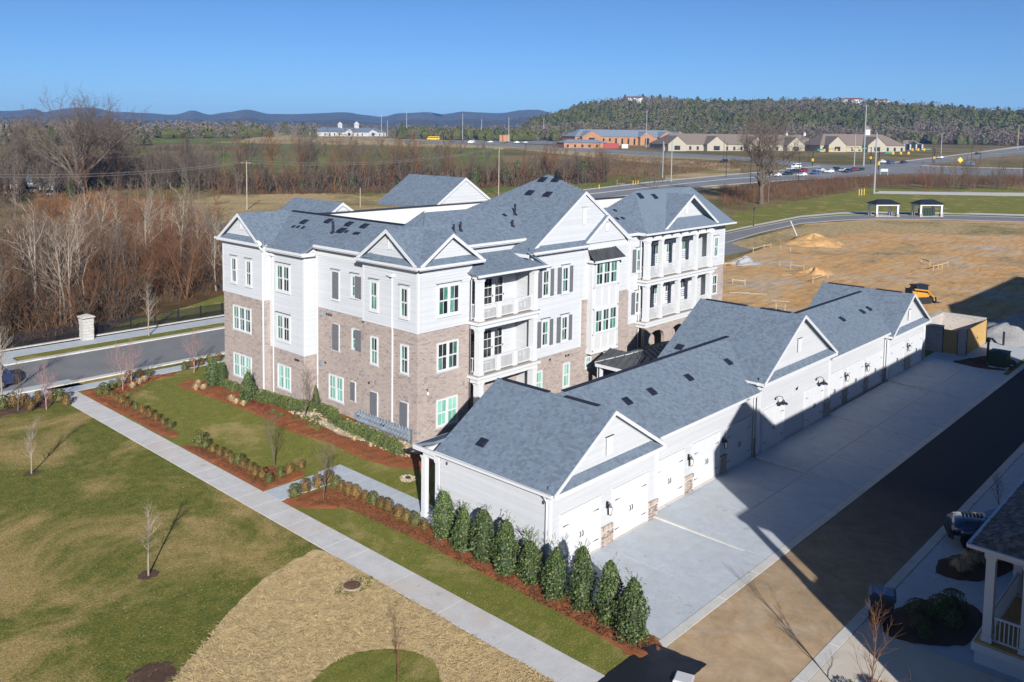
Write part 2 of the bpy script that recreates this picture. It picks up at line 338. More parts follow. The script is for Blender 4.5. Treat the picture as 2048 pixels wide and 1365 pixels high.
# leaves
def leaf(name, a, b, rough=.55, spec=.35):
    t = NT(name); oi = t.n('ObjectInfo'); f = t.noise(5, 3, .7)
    c = t.ramp(f, (.3, a), (.7, b)); v = t.n('Math', operation='MULTIPLY_ADD'); t.L(oi.outputs['Random'], v.inputs[0]); v.inputs[1].default_value = .4; v.inputs[2].default_value = .8
    x = t.n('Mix', data_type='RGBA', blend_type='MULTIPLY'); x.inputs[0].default_value = 1; t.L(c, x.inputs[6])
    cc = t.n('CombineColor'); [t.L(v.outputs[0], cc.inputs[i]) for i in range(3)]; t.L(cc.outputs[0], x.inputs[7])
    t.col(x.outputs[2]).set(rough, spec)
leaf('holly', (.02, .042, .013), (.06, .092, .025)); leaf('hollylight', (.075, .105, .03), (.13, .155, .045))
leaf('box', (.075, .045, .011), (.155, .085, .019)); leaf('boxgreen', (.04, .045, .012), (.095, .082, .02))
leaf('hedge', (.055, .085, .018), (.12, .15, .035)); leaf('arbor', (.06, .085, .014), (.13, .145, .028))
leaf('cedar', (.04, .06, .02), (.09, .105, .035)); leaf('barberry', (.12, .015, .02), (.2, .03, .03)); leaf('tangrass', (.36, .24, .12), (.48, .34, .19))
leaf('forest', (.03, .038, .016), (.062, .068, .026), .95, .03); leaf('forest2', (.045, .052, .017), (.09, .09, .028), .95, .03); leaf('forestbare', (.10, .08, .065), (.155, .125, .10), .95, .03)
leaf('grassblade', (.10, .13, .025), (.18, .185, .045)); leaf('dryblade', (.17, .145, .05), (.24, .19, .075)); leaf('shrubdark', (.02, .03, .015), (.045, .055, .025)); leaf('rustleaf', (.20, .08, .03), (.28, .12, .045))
# ================================================================ building kit
def P3(ax, pl, a, d, z):
    """point on a facade: ax 'X' faces -x at x=pl (a runs along y), 'Y' faces -y at y=pl (a runs along x); d is outward"""
    return (pl-d, a, z) if ax == 'X' else (a, pl-d, z)
def fbox(mb, ax, pl, a0, a1, d0, d1, z0, z1):
    if ax == 'X': mb.box(pl-d1, pl-d0, min(a0, a1), max(a0, a1), z0, z1)
    else: mb.box(min(a0, a1), max(a0, a1), pl-d1, pl-d0, z0, z1)
    return mb
def siding(mb, ax, pl, span, z0, z1, exp=.18, proud=.04):
    """lapped boards, each with its own drip edge; span(z)->(a0,a1)"""
    if not callable(span): sp0 = span; span = lambda z: sp0
    n = max(1, round((z1-z0)/exp)); e = (z1-z0)/n
    for i in range(n):
        za, zb = z0+i*e, z0+(i+1)*e
        (a0, a1), (b0, b1) = span(za), span(zb)
        if a1-a0 < .02: continue
        p = [P3(ax, pl, a0, proud, za), P3(ax, pl, a1, proud, za), P3(ax, pl, b1, .003, zb), P3(ax, pl, b0, .003, zb)]
        q = [P3(ax, pl, a0, 0, za), P3(ax, pl, a1, 0, za), p[1], p[0]]
        if ax == 'X': p = p[::-1]; q = q[::-1]
        mb.face(*p); mb.face(*q)
    return mb
_paneid = [0]
def window(par, ax, pl, a, z0, z1, w, units=1, pat='mmmd', brick_w=False, head=True, d=0.):
    """double-hung window unit(s) centred at a: casing + sash mesh with every light a pane of its own"""
    cs = .06 if brick_w else .12
    mb = MB(); h0, h1 = a-w/2, a+w/2
    fbox(mb, ax, pl, h0-cs, h0, d, d+.06, z0-cs, z1+cs); fbox(mb, ax, pl, h1, h1+cs, d, d+.06, z0-cs, z1+cs)
    fbox(mb, ax, pl, h0, h1, d, d+.06, z1, z1+cs*1.3); fbox(mb, ax, pl, h0, h1, d, d+.07, z0-cs, z0)
    if head and not brick_w:
        fbox(mb, ax, pl, h0-cs-.03, h1+cs+.03, d, d+.085, z1+cs*1.3, z1+cs*1.3+.05); fbox(mb, ax, pl, h0-cs-.03, h1+cs+.03, d, d+.085, z0-cs-.05, z0-cs)
        mb.mat(2); fbox(mb, ax, pl, h0-cs-.07, h1+cs+.07, d, d+.11, z1+cs*1.3+.05, z1+cs*1.3+.075); mb.mat(0)
    if brick_w:
        mb.mat(1); fbox(mb, ax, pl, h0-cs-.08, h1+cs+.08, d, d+.09, z0-cs-.09, z0-cs)                    # rowlock sill
        mb.mat(3); fbox(mb, ax, pl, h0-cs-.06, h1+cs+.06, d, d+.012, z1+cs*1.3, z1+cs*1.3+.21); mb.mat(0)  # soldier course
    uw = w/units; zm = (z0+z1)/2
    lights = []
    for u in range(units):
        u0 = h0+u*uw; u1 = u0+uw
        mul = .07 if units > 1 else .03
        s0 = u0+(mul if u else .03); s1 = u1-(mul if u < units-1 else .03)
        if units > 1 and u: fbox(mb, ax, pl, u0-mul, u0+mul, d, d+.055, z0, z1)
        for (za, zb, dd, row) in ((zm, z1, .045, 0), (z0, zm, .03, 1)):
            fbox(mb, ax, pl, s0, s0+.045, d, d+dd, za, zb); fbox(mb, ax, pl, s1-.045, s1, d, d+dd, za, zb)
            fbox(mb, ax, pl, s0+.045, s1-.045, d, d+dd, zb-.045, zb); fbox(mb, ax, pl, s0+.045, s1-.045, d, d+dd, za, za+.05)
            c = (s0+s1)/2; fbox(mb, ax, pl, c-.012, c+.012, d, d+dd-.004, za+.05, zb-.045)
            lights += [(s0+.045, c-.012, za+.05, zb-.045, dd-.022, u, row, 0), (c+.012, s1-.045, za+.05, zb-.045, dd-.022, u, row, 1)]
    o = mb.build('window', ['trim', 'stone', 'charcoal', 'brick'], par)
    for (a0, a1, za, zb, dd, u, row, side) in lights:
        sd = side if ax == 'Y' else 1-side      # left light first as seen from outside
        uu = u if ax == 'Y' else units-1-u
        k = pat[(uu*4+row*2+sd) % len(pat)]
        q = MB(); q.face(*[P3(ax, pl, *c) for c in ((a0, d+dd, za), (a1, d+dd, za), (a1, d+dd, zb), (a0, d+dd, zb))][::(1 if ax == 'Y' else -1)])
        q.build('pane', ('mint' if z1 < 3 else 'mintdark') if k == 'm' else 'darkglass', o)
    return o
def shutter(par, ax, pl, a0, a1, z0, z1, d=0., mat='greyshut'):
    d += .025; mb = MB(); fbox(mb, ax, pl, a0, a1, d+.01, d+.05, z0, z1)
    w = a1-a0; n = 3
    for i in range(n):          # vertical boards and two battens
        b0 = a0+w*i/n; fbox(mb, ax, pl, b0+.008, b0+w/n-.008, d+.05, d+.062, z0+.02, z1-.02)
    for zz in (z0+.12, z1-.2): fbox(mb, ax, pl, a0-.03, a0+.06, d+.05, d+.075, zz, zz+.05)
    return mb.build('shutter', mat, par)
def beam(mb, p, q, w, h):
    p, q = Vector(p), Vector(q); d = (q-p); L = d.length; d.normalize()
    up = Vector((0, 0, 1)); s = d.cross(up).normalized(); n = s.cross(d)
    return mb.obox((p+q)/2, d*(L/2), s*(w/2), n*(h/2))
def gutter(par, pts, w=.13, h=.13):
    mb = MB()
    for p, q in zip(pts, pts[1:]): beam(mb, p, q, w, h)
    return mb.build('gutter', 'trim', par)
def downspout(par, pts, mat='trim', r=.05): return MB().tube(pts, r, 6).build('downspout', mat, par)
# ---------------------------------------------------------------- shingled roof planes
def plane_frame(poly):
    p = [Vector(q) for q in poly]; n = Vector((0, 0, 0))
    for i in range(len(p)): n += (p[i]).cross(p[(i+1) % len(p)])
    n.normalize()
    if n.z < 0: n = -n
    e = Vector((0, 0, 1)).cross(n); e.normalize(); s = n.cross(e)
    return e, s, n
def shingle_tabs(poly, exp=.15, seed=1):
    r = random.Random(seed); e, s, n = plane_frame(poly); o = Vector(poly[0])
    q = [((Vector(p)-o).dot(e), (Vector(p)-o).dot(s)) for p in poly]
    b0 = min(v for _, v in q); b1 = max(v for _, v in q); out = []; k = 0
    while b0+k*exp < b1-.02:
        lo, hi = b0+k*exp, min(b0+(k+1)*exp, b1); mid = (lo+hi)/2; xs = []
        for (xa, ya), (xb, yb) in zip(q, q[1:]+q[:1]):
            if (ya-mid)*(yb-mid) < 0: xs.append(xa+(xb-xa)*(mid-ya)/(yb-ya))
        xs.sort()
        for x0, x1 in zip(xs[::2], xs[1::2]):
            x = x0-r.uniform(0, .3)
            while x < x1:
                w = r.choice((.11, .14, .17, .2, .24)); a, c = max(x, x0), min(x+w, x1); x += w
                if c-a > .03: out.append((a, c, lo, hi, r.choice((.006, .012, .018)), r.choices((0, 1, 2, 3), (3, 4, 4, 3))[0]))
        k += 1
    return o, e, s, n, out
def tab_into(mb, fr, tb):
    o, e, s, n, _ = fr; a, c, lo, hi, th, k = tb
    A = o+e*a+s*(lo-.012)+n*(.004+th); B = o+e*c+s*(lo-.012)+n*(.004+th); Cc = o+e*c+s*hi+n*.006; D = o+e*a+s*hi+n*.006
    A0 = o+e*a+s*(lo-.012); B0 = o+e*c+s*(lo-.012)
    mb.mat(k); mb.face(A, B, Cc, D); mb.face(A0, B0, B, A); mb.face(A0, A, D); mb.face(B, B0, Cc)
def shingles(par, polys, name='shingle_field', solo=0, exp=.15, seed=3):
    """every shingle is a slab with its own butt edge; the nearest `solo` are objects of their own"""
    mb = MB(); allt = []
    for i, poly in enumerate(polys):
        fr = shingle_tabs(poly, exp, seed+i)
        for tb in fr[4]: allt.append((fr, tb))
    if solo:
        def dist(it):
            fr, tb = it; return (fr[0]+fr[1]*tb[0]+fr[2]*tb[2]-CAM).length
        allt.sort(key=dist)
        for fr, tb in allt[:solo]:
            m1 = MB(); tab_into(m1, fr, tb); k = tb[5]; m1.m = [0]*len(m1.f); m1.build('shingle', SH[k], par)
        allt = allt[solo:]
    for fr, tb in allt: tab_into(mb, fr, tb)
    o = mb.build(name, SH, par); o['kind'] = 'stuff'; return o
def gable_roof(par, ax, front, back, c, half, ze, pitch, ov=.0, th=.14, name='roof'):
    """gable roof with its gable facing -x ('X') or -y ('Y'): two pitched slabs; returns the two shingle planes"""
    zr = ze+pitch*half; pl = []
    def pt(a, b, z): return (b, a, z) if ax == 'X' else (a, b, z)
    mb = MB()
    for s in (-1, 1):
        quad = [pt(c+s*half, front, ze), pt(c+s*half, back, ze), pt(c, back, zr), pt(c, front, zr)]
        pl.append(quad); mb.prism([Vector(q)-Vector((0, 0, .004)) for q in quad], (0, 0, -th))
    return mb.build(name, ['shingle1'], par), pl, zr
def rake(par, ax, front, c, half, ze, pitch, w=.22, mat='trim'):
    """white rake boards on the face of a gable"""
    mb = MB(); zr = ze+pitch*half
    def pt(a, d, z): return (front-d, a, z) if ax == 'X' else (a, front-d, z)
    for s in (-1, 1):
        p0, p1 = (c+s*half, ze), (c, zr)
        for (d0, d1, o0, o1) in ((-.03, .03, -w, -.005), (.03, .05, -.07, -.005)):
            poly = [pt(p0[0], d0, p0[1]+o0), pt(p1[0], d0, p1[1]+o0), pt(p1[0], d0, p1[1]+o1), pt(p0[0], d0, p0[1]+o1)]
            mb.prism(poly, (-(d1-d0), 0, 0) if ax == 'X' else (0, -(d1-d0), 0))
    return mb.build('rake_board', mat, par)
def gable_vent(par, ax, pl, a, z0, z1, w=.42):
    mb = MB(); fbox(mb, ax, pl, a-w/2, a+w/2, .02, .06, z0, z1)
    for s in (-1, 1): fbox(mb, ax, pl, a+s*w/2-.04, a+s*w/2+.04, .06, .075, z0, z1)
    fbox(mb, ax, pl, a-w/2-.06, a+w/2+.06, .02, .09, z1, z1+.06)
    mb.mat(1); fbox(mb, ax, pl, a-w/2-.1, a+w/2+.1, .02, .1, z1+.06, z1+.08)
    return mb.build('gable_vent', ['trim', 'charcoal'], par)
def pent(par, ax, pl, a0, a1, ze, d=.42, rise=.26):
    """little skirt roof across the foot of a gable"""
    def pt(a, dd, z): return (pl-dd, a, z) if ax == 'X' else (a, pl-dd, z)
    mb = MB(); mb.prism([pt(a0, d, ze), pt(a0, 0, ze+rise), pt(a0, 0, ze-.12), pt(a0, d, ze-.12)], (0, a1-a0, 0) if ax == 'X' else (a1-a0, 0, 0))
    mb.build('pent_roof', 'shingle1', par)
    f = MB(); fbox(f, ax, pl, a0, a1, d, d+.05, ze-.2, ze+.0); fbox(f, ax, pl, a0, a1, .05, d-.002, ze-.18, ze-.13)
    f.build('fascia', 'trim', par)
    quad = [pt(a0, d, ze), pt(a1, d, ze), pt(a1, 0, ze+rise), pt(a0, 0, ze+rise)]
    return quad
def roof_vent(par, p, up, size=.42, name='roof_vent'):
    """low dark box vent sitting on a slope; up = upslope direction"""
    up = Vector(up).normalized(); s = up.cross(Vector((0, 0, 1))).normalized(); n = s.cross(up); p = Vector(p)
    if n.z < 0: n = -n
    mb = MB(); a, b, h = size*.5, size*.5, size*.26
    pts = [p+s*i*a+up*j*b for i, j in ((-1,-1),(1,-1),(1,1),(-1,1))]
    top = [p+s*i*a*.9+up*j*b*.8+n*h*(1. if j < 0 else .55) for i, j in ((-1,-1),(1,-1),(1,1),(-1,1))]
    mb.hull([q-n*.03 for q in pts]+top); fl = [p+s*i*a*1.25+up*j*b*1.2+n*.02 for i, j in ((-1,-1),(1,-1),(1,1),(-1,1))]
    mb.prism(fl, n*.012)
    return mb.build(name, 'vent', par)
def pipe_vent(par, p, h=.5, r=.06):
    return MB().lathe(p, [(r*2.4, -.05), (r*2.2, .03), (r, .12), (r, h), (r*1.15, h), (r*1.15, h+.05), (0, h+.05)], 8).build('vent_pipe', 'vent', par)
def railing(par, p0, p1, z0, z1, step=.115):
    """white balustrade: rails and separate square balusters"""
    p0, p1 = Vector((*p0, 0)), Vector((*p1, 0)); d = (p1-p0); L = d.length; d.normalize(); s = Vector((-d.y, d.x, 0))
    mb = MB()
    for z, h in ((z1, .05), (z0+.1, .04)): mb.obox((p0+p1)/2+Vector((0, 0, z)), d*(L/2), s*.04, Vector((0, 0, h/1.4)))
    o = mb.build('railing', 'trim', par)
    n = max(2, int(L/step)); m1 = MB(); m1.box(-.018, .018, -.018, .018, z0+.13, z1-.035); me = m1.mesh('baluster', 'trim')
    for i in range(n):
        c = p0+d*(L*(i+.5)/n); inst(me, 'baluster', (c.x, c.y, 0), o)
    return o
def post(par, x, y, z0, z1, w=.3, cap=True, name='column'):
    mb = MB(); h = w/2; mb.box(x-h, x+h, y-h, y+h, z0, z1)
    if cap:
        for (a, b, g) in ((z0, z0+.22, .03), (z1-.06, z1, .05), (z1-.14, z1-.06, .03)): mb.box(x-h-g, x+h+g, y-h-g, y+h+g, a+.001, b-.001)
    return mb.build(name, 'trim', par)
# ================================================================ garage row
gar = tag(empty('garage_building', (4, 0, 0)), 'long white garage row with five gabled bays, grey shingle roof and carriage doors', 'garage')
MOD = [ # x0, x1, front y, base z, eave z, kind
    (0.0, 8.43, 0.0, .02, 3.79, 'g'), (8.43, 19.53, .3, .10, 4.10, 'c'), (19.53, 29.9, 0.0, .26, 4.66, 'g'), (29.9, 41.25, .3, .30, 4.17, 'c'), (41.25, 49.83, 0.0, .44, 3.88, 'g')]
PT = .61; DEP = 6.9
gpl = []
for i, (x0, x1, y, zb, ze, k) in enumerate(MOD):
    w = MB(); w.box(x0+.02, x1-.02, y+.03, DEP, -.2, ze-.1); w.build('wall', 'siding2', gar)
for i, (x0, x1, y, zb, ze, k) in enumerate(MOD):
    s = MB(); siding(s, 'Y', y+.03, (x0+.02, x1-.02), zb+.02, ze-.12, .13, .012)
    if k == 'g':
        c, h = (x0+x1)/2, (x1-x0)/2
        siding(s, 'Y', y+.03, lambda z, c=c, h=h, ze=ze: (c-h+max(0, (z-ze+.0)/PT), c+h-max(0, (z-ze+.0)/PT)), ze-.12, ze+PT*h-.02, .13, .016)
    s.build('siding', 'siding2', gar)
s = MB()
siding(s, 'X', .02, (0.0, DEP), .95, 3.75, .10, .010)
s.build('siding', 'siding2', gar)
g5 = MB(); c, h = (41.25+49.83)/2, 4.29
# corner boards, frieze
for i, (x0, x1, y, zb, ze, k) in enumerate(MOD):
    cb = MB()
    if k == 'g':
        for a in (x0, x1): cb.box(a-.09, a+.09, y-.035, y+.12, zb, ze-.14)
        cb.box(x0-.035, x0+.1, y-.034, y+.14, zb, ze-.15)
    cb.box(x0+.1, x1-.1, y-.012, y+.02, ze-.4, ze-.13)
    cb.build('corner_board', 'trim', gar)
# ---- roofs
for i, (x0, x1, y, zb, ze, k) in enumerate(MOD):
    if k == 'g':
        c, h = (x0+x1)/2, (x1-x0)/2
        _, pl, zr = gable_roof(gar, 'Y', -.37, DEP+.15, c, h+.22, ze, PT)
        gpl += pl
        rake(gar, 'Y', -.37, c, h+.22, ze, PT, .2)
        rake(gar, 'Y', y-.0, c, h-.28, ze+.22, PT, .16)
        gpl.append(pent(gar, 'Y', y+.02, x0-.15, x1+.15, ze-.02, .40, .28))
        gable_vent(gar, 'Y', y, c, ze+.55+(h-4.2)*.35, ze+1.35+(h-4.2)*.35)
        # side fascia and gutter
        f = MB(); f.box(x0-.26, x0-.2, -.34, DEP+.15, ze-.2, ze-.02); f.build('fascia', 'trim', gar)
    else:
        zr = ze+PT*3.65
        quad = [(x0-.6, -.1, ze), (x1+(.06 if i == 1 else .0), -.1, ze), (x1+4, 3.55, zr), (x0-4, 3.55, zr)]
        bq = [(x0-.6, 7.2, ze), (x1, 7.2, ze), (x1+4, 3.55, zr), (x0-4, 3.55, zr)]
        q2 = [(x0, -.1, ze), (x1, -.1, ze), (x1+4.2, 3.55, zr), (x0-4.0, 3.55, zr)]
        m = MB()
        for q in (q2, bq): m.prism([Vector(v)-Vector((0, 0, .004)) for v in q], (0, 0, -.14))
        m.build('roof', 'shingle1', gar); gpl.append(q2)
        f = MB(); f.box(x0+.1, x1-.1, -.14, -.09, ze-.17, ze-.01); f.box(x0+.1, x1-.1, -.088, .3, ze-.16, ze-.12); f.build('fascia', 'trim', gar)
        rc = MB(); beam(rc, (x0-3.2, 3.55, zr+.02), (x1+3.4, 3.55, zr+.02), .26, .05); rc.build('ridge_cap', 'vent', gar)
shingles(gar, gpl, solo=300)
for (x0, x1, ze) in ((.0, 8.43, 3.79), (19.53, 29.9, 4.66), (41.25, 49.83, 3.88)):
    c, h = (x0+x1)/2, (x1-x0)/2+.22; rc = MB(); zr = ze+PT*h
    for a, b in ((.6, 2.6), (3.6, 6.6)): beam(rc, (c, a, zr+.02), (c, b, zr+.02), .24, .05)
    rc.build('ridge_cap', 'vent', gar)
# back porch of the first bay: shed skirt, two posts
m = MB(); m.prism([(-.25, 7.0, 4.25), (-.25, 8.55, 3.70), (-.25, 8.55, 3.56), (-.25, 7.0, 4.1)], (5.2, 0, 0)); m.build('porch_roof', 'shingle2', gar)
m = MB(); m.box(-.28, 5., 8.5, 8.58, 3.5, 3.7); m.box(-.31, -.25, 7.0, 8.58, 3.5, 3.72); m.box(-.05, .2, 7.0, 8.3, 3.2, 3.5); m.box(-.05, 5, 8.1, 8.3, 3.2, 3.5); m.build('porch_beam', 'trim', gar)
for px, py in ((.1, 8.1), (.1, 7.1), (2.4, 8.1)): post(gar, px, py, .05, 3.2, .26)
gutter(gar, [(-.31, -.3, 3.72), (-.31, 8.5, 3.68)], .12, .12)
for zz in ((3.45, .6),): downspout(gar, [(-.3, .15, 3.66), (-.16, .2, 3.5), (-.07, .14, 3.3), (-.07, .14, .1)])
downspout(gar, [(19.35, -.16, 4.1), (19.4, .1, 3.9), (19.38, .24, 3.6), (19.38, .24, .2)]); downspout(gar, [(41.1, -.2, 3.9), (41.12, .05, 3.7), (41.1, .22, 3.5), (41.1, .22, .4)])
gutter(gar, [(19.2, 0, 4.6), (19.2, 6.5, 4.6)], .12, .12)
gutter(gar, [(-.1, -.12, 3.72), (-.3, -.12, 3.72)], .12, .12)
# roof vents
for x, yy, z in ((8.68, 2.04, 5.4), (11., 2.05, 5.41), (14.83, 2.05, 5.41), (19.5, 2.09, 5.44), (36.95, 2.04, 5.47), (40.96, 2.03, 5.47), (42.44, 2.07, 5.49)): roof_vent(gar, (x, yy, z), (0, 1, .61), .43)
roof_vent(gar, (.86, 4.92, 4.45), (1, 0, .61), .43); roof_vent(gar, (20.57, 6.11, 5.43), (1, 0, .61), .43)
# ---- carriage doors
def garage_door(x0, x1, y, zb, h=2.48):
    t = .14; z1 = zb+h
    m = MB(); m.box(x0, x0+t, y-.045, y+.02, zb, z1); m.box(x1-t, x1, y-.045, y+.02, zb, z1); m.box(x0+t, x1-t, y-.045, y+.02, z1-t, z1); m.box(x0-.05, x1+.05, y-.07, y+.02, z1, z1+.05)
    m.build('door_trim', 'trim', gar)
    d = MB(); a0, a1, b0, b1 = x0+t, x1-t, zb+.03, z1-t; yy = y+.005
    d.box(a0, a1, yy-.01, yy+.02, b0, b1); mid = (a0+a1)/2; rows = 4; hh = (b1-b0)/rows
    for r in range(rows):       # four sections of vertical boards
        n = 14; z0 = b0+r*hh
        for k in range(n):
            q0 = a0+(a1-a0)*k/n; d.box(q0+.006, q0+(a1-a0)/n-.006, yy-.021, yy-.01, z0+.008, z0+hh-.008)
    for q in (a0, mid-.05, a1-.1): d.box(q, q+.1, yy-.03, yy-.022, b0, b1)
    for z in (b0, b1-.1, b0+hh*2-.05): d.box(a0+.1, mid-.05, yy-.029, yy-.022, z, z+.1); d.box(mid+.05, a1-.1, yy-.029, yy-.022, z, z+.1)
    do = d.build('garage_door', 'trim', gar)
    for sx, e in ((1, a0), (-1, a1)):
        for z in (b0+.45, b1-.42): q = MB(); q.hull([(e+sx*.02, yy-.045, z-.025), (e+sx*.02, yy-.045, z+.025), (e+sx*.46, yy-.045, z), (e+sx*.02, yy-.03, z-.025), (e+sx*.02, yy-.03, z+.025), (e+sx*.46, yy-.03, z)]); q.build('hinge', 'black', do)
        q = MB(); hx = mid-sx*.09; q.tube([(hx, yy-.035, b0+1.0), (hx+.02, yy-.07, b0+1.06), (hx+.03, yy-.07, b0+1.14), (hx+.02, yy-.07, b0+1.22), (hx, yy-.035, b0+1.28)], .018, 5); q.build('handle', 'black', do)
    q = MB(); q.box(a0-.02, a1+.02, y-.12, y+.0, zb-.06, zb+.028); q.build('door_sill', 'concrete_tan', gar)
DOORS = [(.72, 3.67, 0, .02), (4.66, 7.61, 0, .02), (8.62, 11.55, .3, .1), (12.43, 15.38, .3, .1), (16.1, 19.2, .3, .1), (20., 22.95, 0, .28), (25.9, 28.95, 0, .28),
         (30.05, 32.95, .3, .32), (33.8, 36.95, .3, .32), (37.72, 40.82, .3, .32), (41.5, 44.8, 0, .46), (46.2, 49.15, 0, .46)]
for d in DOORS: garage_door(*d)
# ---- brick wainscot piers between doors; the near ones laid brick by brick
bme = []
for i in range(4):
    m = MB(); m.box(-.095, .095, -.03, .03, -.028, .028); bme.append(m.mesh('brick', 'brick%d' % i))
    m = MB(); m.box(-.028, .028, -.04, .04, -.095, .095); bme.append(m.mesh('brick', 'brick%d' % i))
def pier(x0, x1, y, zb, h=.92, laid=False):
    m = MB(); m.box(x0, x1, y-.10 if not laid else y-.085, y+.02, zb-.1, zb+h); p = m.build('brick_pier', 'brick' if not laid else 'mortar', gar)
    if not laid:
        m = MB(); m.box(x0-.02, x1+.02, y-.13, y+.02, zb+h, zb+h+.09); m.build('cap', 'brick', p); return
    n = int((h-.2)/.075); L = x1-x0
    for r in range(n):
        z = zb+.03+r*.075; off = .1 if r % 2 else 0; x = x0+.1-off
        while x < x1-.02:
            c = min(max(x, x0+.06), x1-.06); sx = 1 if c == x else .55
            inst(bme[2*rnd.randrange(4)], 'brick', (c, y-.09+rnd.uniform(-.003, .003), z), p, sc=(sx, 1, 1)); x += .205
    x = x0+.03
    while x < x1: inst(bme[2*rnd.randrange(4)+1], 'brick', (x, y-.095, zb+h-.08), p); x += .067
pier(3.69, 4.64, 0, .02, laid=True); pier(7.63, 8.45, 0, .02, laid=True); pier(11.57, 12.41, .3, .1, laid=True)
for a, b, y, z in ((15.4, 16.08, .3, .1), (19.22, 19.98, .26, .15), (29., 29.95, 0, .28), (32.97, 33.78, .3, .32), (36.97, 37.7, .3, .32), (40.84, 41.48, .26, .4), (44.85, 46.15, 0, .46), (49.17, 49.85, 0, .46)): pier(a, b, y, z)
m = MB(); m.box(-.06, .02, .15, DEP, -.1, .93); m.build('brick_base', 'brick', gar); m = MB(); m.box(-.1, .02, .14, DEP, .93, .97); m.build('brick_ledge', 'brick', gar)
# ---- lamps, number plate, small fittings
def lantern(x, y, z):
    m = MB(); m.box(x-.06, x+.06, y-.04, y, z-.02, z+.3); m.tube([(x, y-.03, z+.22), (x, y-.12, z+.30), (x, y-.2, z+.24)], .018, 5)
    c = Vector((x, y-.2, z)); m.lathe(c, [(.03, .24), (.13, .10), (.135, .08)], 4); m.lathe(c, [(.08, -.26), (.06, -.30), (0, -.32)], 4)
    for i in range(4):
        t = math.pi/2*i; m.tube([c+Vector((math.cos(t)*.12, math.sin(t)*.12, .09)), c+Vector((math.cos(t)*.08, math.sin(t)*.08, -.27))], .012, 4)
    o = m.build('wall_lantern', 'black', gar); g = MB(); g.lathe(c, [(.06, -.26), (.1, .08)], 4); g.build('lamp_glass', 'lampglass', o)
for x, y, z in ((4.18, 0, 1.78), (11.99, .3, 1.88), (15.74, .3, 1.85), (33.38, .3, 2.15), (37.34, .3, 2.1), (45.5, 0, 2.25)): lantern(x, y, z)
for x, z in ((21.6, 3.2), (27.6, 3.2)):
    m = MB(); m.lathe((x, -.02, z-.08), [(.07, 0), (.07, .08), (0, .1)], 8); m.tube([(x, 0, z), (x, -.25, z+.2), (x+.05, -.42, z+.18), (x+.08, -.5, z-.02)], .02, 5)
    m.lathe((x+.08, -.5, z-.25), [(.27, 0), (.25, .06), (.1, .14), (.05, .26), (0, .27)], 12); m.build('gooseneck_lamp', 'black', gar)
m = MB(); m.box(24.35, 24.87, -.03, 0, 3.05, 3.35); m.mat(1); m.prism([(24.42, -.034, 3.09), (24.74, -.034, 3.09), (24.82, -.034, 3.31), (24.42, -.034, 3.24)], (0, -.006, 0)); m.build('number_plate', ['trim', 'darkgreen'], gar)
for x, y, z in ((-.02, 6.4, 3.3), (-.02, .35, 3.25)): m = MB(); m.lathe((x-.03, y, z), [(.04, -.1), (.05, 0), (.02, .05)], 6); m.build('floodlight', 'charcoal', gar)

# ================================================================ apartment building
apt = tag(empty('apartment_building', (8, 18, 0)), 'three storey apartment building in tan brick and white siding with gabled grey roof and balconies', 'building')
L1, L2, TOP, EV = 3.5, 6.95, 10.75, 11.15      # siding starts, wall top, eave
YF = 15.6                                       # main front (faces the garages)
# (axis, plane, a0, a1, where brick ends)
SEG = [('X', 5.1, 30.7, 36.1, L2), ('X', 5.7, 26.55, 30.7, L1+.1), ('X', 6.75, 20.75, 26.55, L2), ('X', 6.3, YF, 20.75, L2),
       ('Y', YF, 6.55, 10.9, L2), ('Y', 15.3, 16.55, 22.1, L1), ('Y', 15.3, 22.1, 22.85, L2), ('Y', 15.3, 26.1, 28.2, L2+.1), ('Y', 17.1, 28.2, 33.2, L1),
       ('Y', 17.0, 43.3, 46.5, L2), ('Y', 15.3, 22.85, 26.1, L1)]
def facade(ax, pl, a0, a1, zb):
    bw = MB(); sw = MB(); core = MB()
    fbox(bw, ax, pl, a0, a1, -.25, 0, -.3, zb)
    fbox(bw, ax, pl, a0, a1, 0, .02, zb-.24, zb-.004)            # soldier course, a hair proud
    fbox(core, ax, pl, a0, a1, -.25, -.012, zb, TOP+.3)
    siding(sw, ax, pl-.0, (a0, a1), zb+.02, TOP+.25, .185, .036)
    bw.build('brick_wall', 'brick', apt); core.build('wall', 'siding', apt); sw.build('siding', 'siding', apt)
for sgm in SEG: facade(*sgm)
# returns between the bays (faces towards the garages)
bw = MB(); sw = MB(); core = MB()
for (y, x0, x1, zb) in ((30.7, 5.1, 5.7, L2), (26.55, 5.7, 6.75, L1+.1)):
    bw = MB(); sw = MB(); core = MB(); bw.box(x0+.25, x1-.001 if x1 > x0+.3 else x1+.3, y, y+.2, -.3, zb); core.box(x0+.25, x1+.2, y+.012, y+.2, zb, TOP+.3); siding(sw, 'Y', y, (x0, x1), zb+.02, TOP+.2, .185, .036); bw.build('brick_wall', 'brick', apt); core.build('wall', 'siding', apt); sw.build('siding', 'siding', apt)
bw = MB(); sw = MB(); core = MB(); siding(sw, 'Y', 15.6, (6.3, 6.55), L2+.02, TOP+.25, .185, .024); core.box(6.312, 6.56, 15.612, 15.9, L2, TOP+.3)
